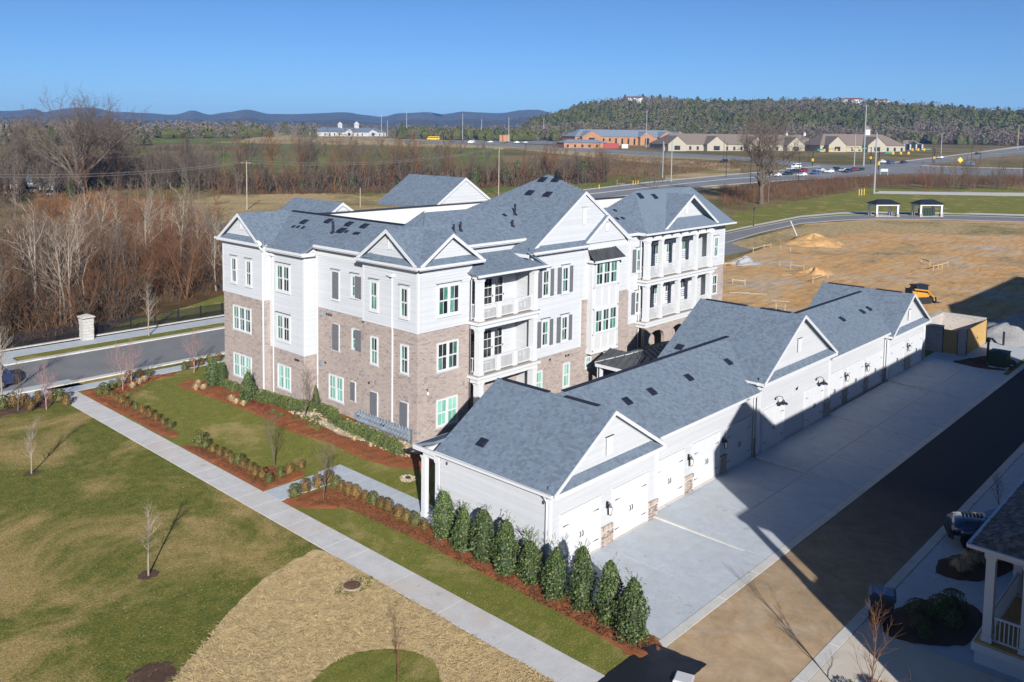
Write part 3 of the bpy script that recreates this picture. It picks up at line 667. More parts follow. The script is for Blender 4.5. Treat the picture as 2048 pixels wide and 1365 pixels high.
# inner mass
core.box(7.2, 45.5, 18.3, 34.5, 0, 10.6); core.box(9., 17., 17.2, 18, 3.6, 11.5); bw.box(7.0, 17, 16.7, 17.4, -.2, 3.5)
core.box(6.9, 9.5, 17, 36.0, 0, 10.6); core.box(16.7, 28, 15.6, 19, 0, 11); core.box(28.3, 33.2, 17.4, 22, 0, 11); core.box(33.2, 43.3, 18.2, 22, 0, 11); core.box(43.3, 46.4, 17.26, 22, 0, 11)
bw.build('brick_wall', 'brick', apt); core.build('wall', 'siding', apt); sw.build('siding', 'siding', apt)
# corner boards and band boards
cb = MB()
for (x, y, z0, z1) in ((5.1, 30.7, L2, TOP), (5.7, 26.55, L1+.1, TOP), (6.3, 15.6, L2, TOP), (5.7, 30.6, L1+.1, TOP), (5.1, 36.1, L2, TOP), (6.3, 20.75, L2, TOP)):
    cb = MB(); cb.box(x-.03, x+.13, y-.03, y+.13, z0, z1); cb.build('corner_board', 'trim', apt)
cb = MB()
cb.box(16.5, 16.66, 15.26, 15.4, L1, TOP); cb.box(22.0, 22.12, 15.26, 15.35, L1, L2); cb.box(46.38, 46.53, 16.96, 17.1, L2, TOP); cb.box(28.06, 28.23, 15.26, 15.4, L2, TOP); cb.box(10.75, 10.93, 15.56, 15.7, L2, TOP)
for (ax, pl, a0, a1, zb) in SEG: f_ = MB(); fbox(f_, ax, pl, a0+.15, a1-.15, .0, .045, TOP-.16, TOP+.16); f_.build('frieze_board', 'trim', apt)
cb.build('corner_board', 'trim', apt)
# ---- roofs
apl = []                                     # shingle planes
rf = MB()
SL = .543
def slab(poly, th=.16):
    rf.prism([Vector(q)-Vector((0, 0, .004)) for q in poly], (0, 0, -th)); apl.append(poly)
def Lz(x): return EV+SL*(x-5.9)
for (xe, y0, y1) in ((5.3, 26.2, 31), (6.32, 20.2, 26.4)):            # west slope over each bay
    slab([(xe, y0, Lz(xe)), (xe, y1, Lz(xe)), (9.25, y1, Lz(9.25)), (9.25, y0, Lz(9.25))])
slab([(5.6, 30.6, Lz(5.6)), (5.6, 36.3, Lz(5.6)), (9.25, 33.3, Lz(9.25)), (9.25, 30.6, Lz(9.25))])
def Fz(y): return 11.06+SL*(y-15.15)
slab([(5.9, 15.15, Fz(15.15)), (5.9, 20.3, Fz(15.15)), (9.25, 20.3, 13.0), (11.0, 20.1, 13.74)][:3]+[(11.0, 20.1, 13.74)])   # west hip face
slab([(5.9, 15.15, Fz(15.15)), (11.4, 15.15, Fz(15.15)), (11.4, 20.1, Fz(20.1)), (11.0, 20.1, Fz(20.1))])
slab([(11.4, 16.6, Fz(16.6)), (19.5, 16.6, Fz(16.6)), (19.5, 20.1, Fz(20.1)), (11.4, 20.1, Fz(20.1))])
slab([(27, 16.7, EV), (34, 16.7, EV), (34, 20.0, EV+SL*3.3), (27, 20.0, EV+SL*3.3)])                                          # over the recessed wall by the far balcony
# back slopes closing the front range and west range towards the flat roof
rf.box(9.2, 9.5, 20.2, 33.2, 10.9, 12.96); rf.box(11.0, 20, 19.9, 20.15, 10.9, 13.68)
# central pavilion
cp = MB(); PK = (23.5, 19.75, 15.97)
A, B, A2 = (15.95, 15.42, 10.92), (22.24, 15.42, 14.95), (28.5, 15.42, 10.92)
RB, RB2 = (16.4, 28.2, 10.92), (30.5, 28.2, 10.92)
cp.hull([Vector(q)-Vector((0, 0, .01)) for q in (A, B, A2, PK, RB, RB2)]); cp.build('roof', 'shingle1', apt)
apl += [[A, B, PK, RB], [B, A2, RB2, PK]]
# far pavilion: hip with front gable
f0, f1, fy, fz = 31.5, 46.4, 16.0, EV-.02
FR0, FR1 = (34.6, 19.2, 14.28), (44.0, 19.3, 14.28)
fp = MB(); fp.hull([(f0, fy, fz-.02), (f1, fy, fz-.02), (f0, 23, fz-.02), (f1, 23, fz-.02), Vector(FR0)-Vector((0, 0, .012)), Vector(FR1)-Vector((0, 0, .012))]); fp.build('roof', 'shingle1', apt)
apl += [[(f0, fy, fz), (f1, fy, fz), FR1, FR0], [(f0, fy, fz), (f0, 23, fz), FR0], [(f1, fy, fz), (f1, 23, fz), FR1]]
rf.build('roof', 'shingle1', apt)
# ---- gables
def gable(ax, pl, c, half, ze, pitch, depth, vent=True, ov=.42, tri=True, hw=None):
    front = pl-ov; _, quads, zr = gable_roof(apt, ax, front, front+depth, c, half, ze, pitch); apl.extend(quads)
    rake(apt, ax, front, c, half, ze, pitch, .24)
    h2 = half-.35
    m = MB(); siding(m, ax, pl, lambda z: (c-h2+max(0, (z-ze-.2)/pitch), c+h2-max(0, (z-ze-.2)/pitch)), ze-.1, ze+pitch*half-.1, .185, .02)
    fbox(m, ax, pl, c-h2, c+h2, -.05, -.005, ze-.1, ze+.15); m.build('gable_siding', 'siding', apt)
    m = MB()
    for s in (-1, 1):
        q = [P3(ax, pl, c+s*h2, .02, ze+.2), P3(ax, pl, c, .02, ze+.2+pitch*h2), P3(ax, pl, c, .02, ze+.0+pitch*h2), P3(ax, pl, c+s*(h2-.24/pitch), .02, ze+.2)]
        m.prism(q, (-.03, 0, 0) if ax == 'X' else (0, -.03, 0))
    m.build('gable_trim', 'trim', apt)
    if tri: apl.append(pent(apt, ax, pl+.02, c-half-.1, c+half+.1, ze-.06, ov+.06, .34))
    if vent: gable_vent(apt, ax, pl, c+ (0 if ax == 'Y' else -.0), ze+pitch*half*.36, ze+pitch*half*.68, .36)
gable('X', 5.12, 33.41, 2.78, EV, .69, 4.6); gable('X', 6.32, 18.12, 2.87, EV, .70, 5.2)
gable('Y', 15.57, 8.8, 2.72, EV, .66, 5.2, vent=False)
gable('Y', 15.3, 22.24, 5.95, EV, .645, .75, ov=.15, tri=False)
apl.append(pent(apt, 'Y', 15.32, 16.2, 22.4, EV-.06, .5, .34))
gable('Y', 15.2, 24.9, 2.8, EV+.05, .68, 1.2, ov=.2, tri=False); gable('Y', 16.85, 39.1, 4.6, EV+.02, .60, 3.6, ov=.75, tri=False)
apl.append(pent(apt, 'Y', 16.9, f0, f1, EV-.08, .92, .4))
# eave fascias and gutters along the straight runs
fs = MB()
for (x, y0, y1) in ((5.3, 26.2, 30.9), (6.32, 20.9, 26.4)): z = Lz(x); fs.box(x-.05, x, y0, y1, z-.26, z-.01); fs.box(x, x+.7, y0+.01, y1-.01, z-.26, z-.22)
fs.box(5.3, 6.35, 26.13, 26.2, Lz(5.3)-.26, Lz(5.3)-.01); fs.box(11.4, 19.2, 16.54, 16.6, Fz(16.6)-.26, Fz(16.6)-.01); fs.box(11.4, 19.2, 16.6, 17.1, Fz(16.6)-.26, Fz(16.6)-.22)
fs.box(27.5, 33.5, 16.64, 16.7, EV-.24, EV-.02); fs.box(15.88, 15.95, 15.1, 18.5, 10.7, 10.93); fs.box(f0-.06, f0, 16, 18, EV-.26, EV-.02); fs.box(f1, f1+.06, 16, 22, EV-.26, EV-.02); fs.box(f0, f1, 16.0, 17.5, EV-.3, EV-.27)
fs.box(6.3, 11, 15.2, 15.65, TOP+.17, TOP+.2); fs.box(5.9, 6.4, 15.2, 21, TOP+.172, TOP+.2); fs.box(4.7, 5.3, 30.6, 36.4, TOP+.17, TOP+.2)
fs.build('fascia', 'trim', apt)
gutter(apt, [(5.24, 26.1, Lz(5.3)-.1), (5.24, 31, Lz(5.3)-.1)]); gutter(apt, [(6.26, 21, Lz(6.3)-.1), (6.26, 26.3, Lz(6.3)-.1)]); gutter(apt, [(4.66, 30.4, EV-.12), (4.66, 36.6, EV-.12)], .14, .14)
gutter(apt, [(5.82, 15.1, EV-.12), (5.82, 21.1, EV-.12)], .14, .14); gutter(apt, [(5.9, 15.07, EV-.12), (11.6, 15.07, EV-.12)], .14, .14); gutter(apt, [(16.1, 14.77, EV-.12), (22.3, 14.77, EV-.12)], .14, .14)
gutter(apt, [(11.4, 16.5, Fz(16.6)-.1), (19.1, 16.5, Fz(16.6)-.1)]); gutter(apt, [(f0-.1, 15.9, EV-.16), (f1+.2, 15.9, EV-.16)], .14, .14)
# flat roof, parapet of the rear range and its gables
m = MB(); m.box(9.5, 46, 20, 31.5, 10.6, 10.9); m.build('flat_roof', 'membrane', apt)
m = MB(); m.box(9.6, 33.0, 31.6, 32, 10.8, 12.75); m.box(12.0, 31.0, 31.5, 31.6, 10.85, 12.2); m.build('parapet_wall', 'membrane', apt)
m = MB(); m.box(9.6, 33.2, 31.5, 32.1, 12.752, 12.83); m.build('coping', 'charcoal', apt)
m = MB(); m.box(33.0, 46, 26.0, 26.4, 10.8, 12.9); m.build('parapet_wall', 'membrane', apt); m = MB(); m.box(33, 46, 25.9, 26.5, 12.9, 12.98); m.build('coping', 'charcoal', apt)
m = MB(); beam(m, (9.27, 20.2, 13.02), (9.27, 33.1, 13.02), .3, .07); m.build('ridge_cap', 'vent', apt)
for (c, half, front, back, ze, pt) in ((13.05, 1.75, 31.9, 38.5, 12.4, .65), (26.7, 4.0, 31.9, 39.5, 12.55, .63)):
    _, q, zr = gable_roof(apt, 'Y', front, back, c, half, ze, pt); apl += q; rake(apt, 'Y', front, c, half, ze, pt, .24)
    m = MB(); siding(m, 'Y', front+.12, lambda z: (c-half+max(0, (z-ze)/pt), c+half-max(0, (z-ze)/pt)), ze-.05, ze+half*pt-.05, .19); m.build('gable_siding', 'siding', apt)
m = MB(); m.box(12.5, 13.6, 26.5, 27.4, 10.9, 11.9); m.box(14.0, 14.9, 26.4, 27.2, 10.9, 11.8); m.box(15.4, 16.3, 26.5, 27.4, 10.9, 11.9); m.build('rooftop_unit', 'galv', apt)
shingles(apt, apl, exp=.165, seed=50)
# vents on the slopes
def on_poly(u, v, poly):
    e, s, n = plane_frame(poly); d = ray(u, v); t = (Vector(poly[0])-CAM).dot(n)/d.dot(n); return CAM+d*t
WS = [(6.3, 20, Lz(6.3)), (6.3, 30, Lz(6.3)), (9.25, 30, Lz(9.25)), (9.25, 20, Lz(9.25))]; FS = [(8, 15.15, Fz(15.15)), (16, 15.15, Fz(15.15)), (16, 20, Fz(20)), (8, 20, Fz(20))]
for u, v in ((608.5, 444.5), (657, 443), (698, 449), (729, 453)): roof_vent(apt, on_poly(u, v, WS), (1, 0, SL), .5)
for u, v in ((587.5, 454), (596.5, 454.5), (606.5, 456), (693, 464), (710, 467.5), (716, 468)): roof_vent(apt, on_poly(u, v, WS), (1, 0, SL), .26, 'stack_vent')
roof_vent(apt, on_poly(683, 462, WS), (1, 0, SL), .55)
pipe_vent(apt, on_poly(666, 466, WS), .75, .09)
for u, v in ((907.5, 467), (921, 462)): pipe_vent(apt, on_poly(u, v, FS), .55, .07)
for u, v in ((1030, 430), (1025, 453)): pipe_vent(apt, on_poly(u, v, FS), .75 if v < 440 else .4, .08)
roof_vent(apt, on_poly(1009, 431, FS), (0, 1, SL), .28, 'stack_vent')
CL = [A, B, PK, RB]
for u, v in ((1085, 360), (1112, 360), (1059.5, 386.5), (1095, 389.5)): roof_vent(apt, on_poly(u, v, CL), (1, 0, .645), .55)
for u, v in ((1280, 392.5), (1309, 394.5), (1341, 396.5)): roof_vent(apt, on_poly(u, v, [(f0, fy, fz), (f1, fy, fz), FR1, FR0]), (0, 1, 1), .55)
for u, v in ((1230, 421.5), (1234, 438), (1245, 437)): roof_vent(apt, on_poly(u, v, [(27, 16.7, EV), (34, 16.7, EV), (34, 20, EV+SL*3.3)]), (0, 1, SL), .3, 'stack_vent')
# ---- windows: west front
Z3, Z2, Z1 = (7.87, 9.62), (4.35, 6.05), (.84, 2.46)
window(apt, 'X', 5.1, 34.54, *Z3, .62, 1, 'mdmd', d=.042); window(apt, 'X', 5.1, 32.52, *Z3, .62, 1, 'mdmd', d=.042)
window(apt, 'X', 5.1, 33.53, *Z2, 2.35, 3, 'mmmmmdmdmdmd', True); window(apt, 'X', 5.1, 33.53, *Z1, 2.35, 3, 'm', True)
window(apt, 'X', 5.7, 28.98, *Z3, 1.5, 2, 'mdmdmddd', d=.042); window(apt, 'X', 5.7, 28.98, *Z2, 1.5, 2, 'mmmmdddd', d=.042); window(apt, 'X', 5.7, 28.98, *Z1, 1.5, 2, 'm', True)
for (z0, z1, br) in ((*Z3, False), (*Z2, True)):
    window(apt, 'X', 6.75, 24.3, z0, z1, .62, 1, 'd', br, d=.0 if br else .042); shutter(apt, 'X', 6.75, 23.92, 24.58, z0-.02, z1+.05, .06)
    window(apt, 'X', 6.75, 22.2, z0+.42, z1, .62, 1, 'mdmd', br, d=.0 if br else .042); shutter(apt, 'X', 6.75, 21.5, 22.1, z0+.35, z1+.05, .06)
window(apt, 'X', 6.75, 24.3, *Z1, 1.5, 2, 'm', True); window(apt, 'X', 6.75, 22.4, 1.3, Z1[1], .4, 1, 'd', True); shutter(apt, 'X', 6.75, 22.16, 22.6, 1.26, Z1[1]+.03, .06)
for c, p3, p2 in ((19.67, 'mdmm', 'mdmm'), (16.75, 'mdmd', 'mdmd')):
    window(apt, 'X', 6.3, c, *Z3, .64, 1, p3, d=.042); window(apt, 'X', 6.3, c, *Z2, .64, 1, p2, True)
    window(apt, 'X', 6.3, c, .84, 2.46, .64, 1, 'd', True); shutter(apt, 'X', 6.3, c-.36, c+.30, .8, 2.5, .06)
# front towards the garages
window(apt, 'Y', YF, 8.85, *Z3, 1.78, 2, 'dmmdmdmd', d=.042); window(apt, 'Y', YF, 8.83, *Z2, 1.74, 2, 'ddmddmmd', True); window(apt, 'Y', YF, 8.81, *Z1, 1.74, 2, 'm', True)
for c in (17.95, 20.12):
    for z in (Z3, Z2):
        window(apt, 'Y', 15.3, c, *z, .66, 1, 'dmdm' if c < 19 else 'mdmd', d=.042)
        shutter(apt, 'Y', 15.3, c-.86, c-.45, z[0]-.08, z[1]+.06, .02); shutter(apt, 'Y', 15.3, c+.45, c+.86, z[0]-.08, z[1]+.06, .02)
window(apt, 'Y', 15.3, 17.4, 1.0, 2.55, .66, 1, 'm', True); window(apt, 'Y', 15.3, 20.5, .9, 2.55, .66, 1, 'm', True); window(apt, 'Y', 15.3, 23.1, 1.8, 2.55, .62, 1, 'm', True)
window(apt, 'Y', 17.1, 29.8, .9, 2.5, 1.5, 2, 'mdmd', True)
for z in (Z3, Z2):
    c = 32.2
    window(apt, 'Y', 17.1, c, *z, .66, 1, 'm' if z is Z3 else 'dmdm', d=.042); shutter(apt, 'Y', 17.1, c-.92, c-.45, z[0]-.08, z[1]+.06, .02); shutter(apt, 'Y', 17.1, c+.45, c+.88, z[0]-.08, z[1]+.06, .02)
    window(apt, 'Y', 17.1, 29.3, *z, .66, 1, 'm', d=.042); shutter(apt, 'Y', 17.1, 29.75, 30.2, z[0]-.08, z[1]+.06, .02)
window(apt, 'Y', 17.0, 44.85, *Z3, .66, 1, 'm', d=.042); window(apt, 'Y', 17.0, 44.85, *Z2, .8, 1, 'mdmd', True)
# ---- box bay with panels and metal roof
by, b0, b1 = 14.8, 22.85, 26.1
m = MB(); m.box(b0, b1, by+.02, 15.3, 2.95, 9.85); m.build('bay_window_box', 'white', apt)
window(apt, 'Y', by+.02, 24.5, 8.02, 9.66, 2.66, 3, 'ddmdmddmmddm' if 0 else 'dmmdmddmmmdm', head=False, d=.042); window(apt, 'Y', by+.02, 24.5, 4.46, 6.1, 2.66, 3, 'dmmddmmdmdmm', head=False, d=.042)
m = MB()
for z0, z1 in ((6.3, 7.8), (3.15, 4.28)):
    for i in range(4): x = 23.12+i*.92; m.box(x-.06, x+.06, by-.02, by+.02, z0, z1)
    m.box(b0, b1, by-.03, by+.02, z1, z1+.08); m.box(b0, b1, by-.03, by+.02, z0-.1, z0)
m.box(b0-.03, b0+.12, by-.03, by+.1, 2.95, 9.85); m.box(b1-.12, b1+.03, by-.03, by+.1, 2.95, 9.85); m.box(b0-.05, b1+.05, by-.05, 15.3, 2.87, 3.06); m.box(b0-.08, b1+.08, by-.1, 15.3, 9.68, 9.86)
m.build('panel_trim', 'trim', apt)
def metal_roof(par, quad, seam_dir_n, name='metal_roof'):
    """standing-seam sheet: slab plus upright seams running upslope"""
    e, s, n = plane_frame(quad); m = MB(); m.prism([Vector(q) for q in quad], n*-.05)
    o = m.build(name, 'metalroof', par); lo0, lo1, hi1, hi0 = map(Vector, quad)
    for i in range(seam_dir_n+1):
        t = i/seam_dir_n; a = lo0.lerp(lo1, t); b = hi0.lerp(hi1, t); d = (b-a); L = d.length; d.normalize(); sd = d.cross(n)
        q = MB(); q.obox((a+b)/2+n*.03, d*(L/2), sd*.016, n*.03); q.build('seam', 'metalroof', o)
    return o
metal_roof(apt, [(b0-.25, by-.35, 9.88), (b1+.3, by-.35, 9.88), (b1+.1, 15.28, 10.6), (b0-.05, 15.28, 10.6)], 9)
m = MB(); m.box(b0-.25, b1+.3, by-.4, by-.34, 9.72, 9.88); m.box(b0-.25, b1+.3, by-.34, 15.3, 9.72, 9.76); m.build('fascia', 'trim', apt)
# ---- balconies
def balcony(x0, x1, yf, yb, zd, posts, ztop, rails=True, left_to=None):
    b = empty('balcony', (x0, yf, zd), parent=apt)
    m = MB(); m.box(x0-.25, x1+.28, yf-.28, yb, zd-.02, zd+.03); m.build('deck', 'deck', b)
    m = MB(); m.box(x0-.32, x1+.32, yf-.34, yb, zd-.2, zd-.021); m.box(x0-.18, x1+.18, yf-.18, yb, zd-.5, zd-.2); m.build('beam', 'trim', b)
    for i, x in enumerate(posts):
        wd = .42 if i in (0, len(posts)-1) else .34
        post(b, x, yf, zd+.03, ztop, wd)
    for a, c in zip(posts, posts[1:]): railing(b, (a+.2, yf), (c-.2, yf), zd+.03, zd+1.02)
    if left_to: railing(b, (posts[0], yf+.2), (posts[0], left_to), zd+.03, zd+1.02)
    return b
def half_rail(b, a, c, yf, zd, n=2):
    for i in range(1, n+1):
        x = a+(c-a)*i/(n+1); m = MB(); m.box(x-.19, x+.19, yf-.06, yf+.06, zd+.03, zd+1.06); m.build('newel', 'trim', b)
B1 = (10.9, 16.55)
for zd, zt in ((7.13, 9.85), (3.62, 6.63)):
    b = balcony(B1[0], B1[1]-.1, 14.95, 16.7, zd, (11.0, 16.3), zt, left_to=15.6); half_rail(b, 11.2, 16.1, 14.95, zd)
for x in (11.0, 16.3): post(apt, x, 14.95, .05, 3.15, .46)
m = MB(); m.box(10.85, 16.6, 14.82, 15.08, 9.85, 10.12); m.box(10.85, 11.1, 15.08, 16.6, 9.85, 10.12); m.box(10.6, 16.9, 14.6, 16.7, 10.121, 10.16); m.build('beam', 'trim', apt)
# back and end walls of the balcony recess, doors to the flats
for zd, nm in ((7.13, 'siding'), (3.62, 'siding')):
    m = MB(); siding(m, 'Y', 16.7, (10.9, 16.55), zd, zd+3.0, .185, .02); siding(m, 'X', 16.5, (15.0, 16.7), zd, zd+3.0, .185, .02); m.build('siding', 'siding', apt)
    m = MB(); m.box(16.49, 16.56, 15.3, 16.7, zd-.3, zd+3.3); m.box(10.9, 16.5, 16.71, 16.8, zd-.3, zd+3.3); m.build('wall', 'siding', apt)
    for x in (12.3, 13.55, 14.62):
        m = MB(); m.box(x-.52, x+.52, 16.62, 16.7, zd+.05, zd+2.4); dr = m.build('balcony_door', 'trim', apt)
        q = MB()
        for i in range(2):
            for j in range(3): q.box(x-.36+i*.37, x-.36+i*.37+.33, 16.606, 16.618, zd+.45+j*.62, zd+.45+j*.62+.56)
        if x > 12: q.build('pane', 'darkglass', dr)
        q = MB(); q.lathe((x+.42, 16.58, zd+1.0), [(.03, 0), (.03, .12)], 6); q.build('handle', 'black', dr)
m = MB(); m.box(10.9, 16.56, 16.66, 16.75, -.1, 3.2); m.build('brick_wall', 'brick', apt)
# shed roof above the top balcony
q = [(10.5, 14.55, 10.2), (17.3, 14.55, 10.2), (16.2, 16.95, 11.12), (11.6, 16.95, 11.12)]
m = MB(); m.prism([Vector(v)-Vector((0, 0, .004)) for v in q], (0, 0, -.12)); m.prism([(17.3, 14.55, 10.19), (17.3, 15.3, 10.19), (16.2, 15.3, 11.1)], (-.3, 0, 0)); m.build('roof', 'shingle1', apt)
shingles(apt, [q, [(10.5, 14.55, 10.2), (10.5, 16, 10.2), (11.6, 16.95, 11.12)]], exp=.165, seed=90)
gutter(apt, [(10.45, 14.5, 10.12), (17.35, 14.5, 10.12)], .13, .15)
m = MB(); siding(m, 'Y', 17.0, (11.4, 19), 11.0, Fz(16.6)-.2, .185); m.build('siding', 'siding', apt)
# far balconies (two floors) over an arched brick porch
FX = (32.5, 34.6, 37.4, 40.25, 42.8)
for zd, zt in ((7.13, 10.35), (3.62, 6.63)):
    b = balcony(32.3, 43.3, 16.45, 18.0, zd, FX, zt, left_to=17.0)
    m = MB(); siding(m, 'Y', 18.0, (32.4, 43.4), zd, zd+3.3, .185, .02); m.box(32.4, 43.4, 18.02, 18.1, zd-.2, zd+3.3); m.build('siding', 'siding', apt)
    window(apt, 'Y', 18.0, 38.25, zd+.75, zd+2.5, .8, 1, 'm' if zd > 5 else 'd'); window(apt, 'Y', 18.0, 40.85, zd+.75, zd+2.5, .8, 1, 'm' if zd > 5 else 'd'); window(apt, 'Y', 18.0, 36.2, zd+.75, zd+2.5, .8, 1, 'm')
    m = MB(); m.box(33.6, 34.5, 17.92, 18.0, zd+.05, zd+2.3); dr = m.build('balcony_door', 'trim', apt); q = MB(); q.box(33.75, 34.35, 17.905, 17.918, zd+.5, zd+2.1); q.build('pane', 'mint' if zd > 5 else 'darkglass', dr)
m = MB(); m.box(32.2, 43.4, 16.3, 16.6, 10.35, 10.85); m.box(32.2, 32.5, 16.6, 17.2, 10.35, 10.85); m.build('beam', 'trim', apt)
for i in range(8):
    m = MB(); x = 32.9+i*1.45; m.box(x-.06, x+.06, 15.95, 16.3, 10.72, 10.86); m.build('bracket', 'charcoal', apt)
m = MB(); siding(m, 'X', 43.25, (16.7, 18.0), 3.6, 10.9, .185, .03); m.box(43.26, 43.4, 16.7, 18.0, 3.2, 10.95); m.build('siding', 'siding', apt)
m = MB(); m.box(32.2, 43.4, 16.3, 18.2, 10.86, 10.9); m.build('balcony_ceiling', 'white', apt)
def arch_wall(x0, x1, y0, y1, z1, openings):
    m = MB(); xs = x0
    for (a, b2, sp) in openings:
        m.box(xs, a, y0, y1, -.1, z1); r = (b2-a)/2; n = 10; c = (a+b2)/2
        pts = [(c-r*math.cos(math.pi*k/n), y0, sp+min(r, .75)*math.sin(math.pi*k/n)) for k in range(n+1)]
        for p, q in zip(pts, pts[1:]): m.prism([p, q, (q[0], y0, z1), (p[0], y0, z1)], (0, y1-y0, 0))
        xs = b2
    m.box(xs, x1, y0, y1, -.1, z1); return m
arch_wall(32.3, 43.4, 16.4, 16.7, 3.1, ((33.0, 35.4, 1.9), (36.4, 38.8, 1.9), (39.8, 42.4, 1.9))).build('arched_wall', 'brick', apt)
m = MB(); m.box(33, 43, 18, 18.2, 0, 3.1); m.build('brick_wall', 'brick', apt); m = MB(); m.box(36.4, 38.4, 17.9, 18, .1, 2.3); m.build('entry_door', 'charcoal', apt)
# ---- downspouts and small wall fittings
downspout(apt, [(4.66, 30.55, EV-.15), (4.85, 30.5, EV-.45), (5.05, 30.62, EV-.7), (5.05, 30.62, .2)], r=.07); downspout(apt, [(5.63, 30.25, 10.2), (5.63, 30.25, .2)])
downspout(apt, [(6.3, 26.3, 10.9), (6.62, 26.35, 10.6), (6.68, 26.35, 10.3), (6.68, 26.35, .3)]); downspout(apt, [(6.2, 17.85, 10.25), (6.2, 17.85, L2), (6.24, 17.85, L2-.1), (6.24, 17.85, .6)], r=.06)
for x, y in ((5.63, 30.25), (6.2, 17.85)): m = MB(); m.box(x-.16, x+.06, y-.14, y+.14, 10.2, 10.42); m.box(x-.1, x+.06, y+.16, y+.5, 10.24, 10.4); m.build('collector_head', 'trim', apt)
m = MB(); m.tube([(4.9, 30.9, 11.15), (4.72, 30.75, 11.25), (4.7, 30.5, 11.2), (4.78, 30.4, 11.0)], .12, 8); m.build('gutter_elbow', 'trim', apt)
downspout(apt, [(10.72, 15.35, 10), (10.72, 15.5, 9.7), (10.72, 15.5, .2)], 'charcoal', .035); downspout(apt, [(28.1, 15.2, 10.9), (28.1, 15.22, L2)]); downspout(apt, [(32.25, 16.9, 10.8), (32.2, 16.95, 3.6), (32.2, 16.95, .2)])
for (y, z, r) in ((25.95, 6.6, .16), (25.95, 3.1, .16)): m = MB(); m.box(6.6, 6.75, y-r, y+r, z-r, z+r); m.build('wall_box', 'galv', apt)
for y, z, x in ((25.35, 6.62, 6.74), (25.1, 6.62, 6.74), (24.85, 6.62, 6.74), (27.6, 3.2, 5.69), (27.4, 3.2, 5.69), (27.2, 3.2, 5.69), (25.5, 3.2, 6.74), (20.2, 3.0, 6.29)): m = MB(); m.box(x-.05, x, y-.07, y+.07, z-.07, z+.07); m.build('vent_hood', 'charcoal', apt)
for x, z in ((20.4, 3.15), (20.7, 3.15), (18.6, 3.2)): m = MB(); m.box(x-.07, x+.07, 15.24, 15.3, z-.07, z+.07); m.build('vent_hood', 'charcoal', apt)
m = MB(); m.tube([(7.05, 15.58, 3.4), (7.0, 15.42, 3.45), (6.98, 15.38, 3.3)], .03, 5); m.mat(1); m.lathe((6.98, 15.38, 3.12), [(.02, .2), (.09, .1), (.09, 0)], 8); m.build('wall_lamp', ['charcoal', 'trim'], apt)
m = MB(); m.lathe((46.2, 16.93, 4.9), [(.1, 0), (.1, .2), (.02, .25)], 8); m.build('wall_lamp', 'galv', apt)
# ---- electricity meter bank on the west wall
mt = empty('meter_bank', (6.2, 18, .4), parent=apt)
m = MB(); y0, y1 = 15.75, 20.9
for z in (1.0, .42): m.box(6.0, 6.06, y0, y1, z, z+.07)
for y in (y0, 18.4, y1): m.box(5.94, 6.02, y-.05, y+.05, 0, 1.1)
m.box(5.99, 6.03, y0, 18.3, .2, .25); m.tube([(6.0, 17.6, .7), (6.0, 17.6, 0)], .05, 6); m.tube([(6.0, 18.9, .7), (6.0, 18.9, 0)], .05, 6)
m.build('rack', 'steel', mt)
mm = MB(); mm.box(-.1, .06, -.09, .09, -.14, .14); mm.lathe((-.12, 0, .04), [(.0, -.07), (.075, -.05), (.085, .03), (.0, .06)], 8); mm.tube([(0, 0, .14), (0, .02, .3)], .03, 5); mme = mm.mesh('meter', 'galv')
for row in (0, 1):
    for i in range(18): inst(mme, 'meter', (5.95-.02*row, 15.95+i*.285, .86-.3*row+rnd.uniform(-.01, .01)), mt)
for y in (18.3, 20.95): m = MB(); m.box(5.85, 6.1, y-.22, y+.22, .45, .9); m.build('cabinet', 'galv', mt)
# ---- standing-seam canopy over the court walk
can = tag(empty('walkway_canopy', (25, 12, 0)), 'dark standing seam metal canopy on white posts between garage row and apartment building', 'canopy')
metal_roof(can, [(21.6, 13.6, 2.75), (21.6, 9.0, 2.75), (23.6, 9.6, 3.45), (23.6, 13.6, 3.45)], 8)
metal_roof(can, [(30, 13.6, 2.75), (21.6, 13.6, 2.75), (23.6, 11.6, 3.45), (29, 11.6, 3.45)], 9)
metal_roof(can, [(21.6, 9.0, 2.75), (30, 9., 2.75), (29, 11.5, 3.45), (23.6, 11.5, 3.45)], 10)
m = MB(); m.box(21.55, 30, 8.95, 9.1, 2.5, 2.72); m.box(21.55, 21.7, 9.1, 13.5, 2.5, 2.72); m.box(21.7, 30, 13.5, 13.65, 2.5, 2.72); m.build('beam', 'trim', can)
for x, y in ((21.9, 9.3), (21.9, 13.3), (25, 9.3), (28.5, 9.3)): post(can, x, y, 0.05, 2.5, .3)
MB().tube([(21.62, 13.2, 2.6), (21.75, 13.3, 2.3), (21.75, 13.3, .1)], .05, 6).build('downspout', 'charcoal', can)
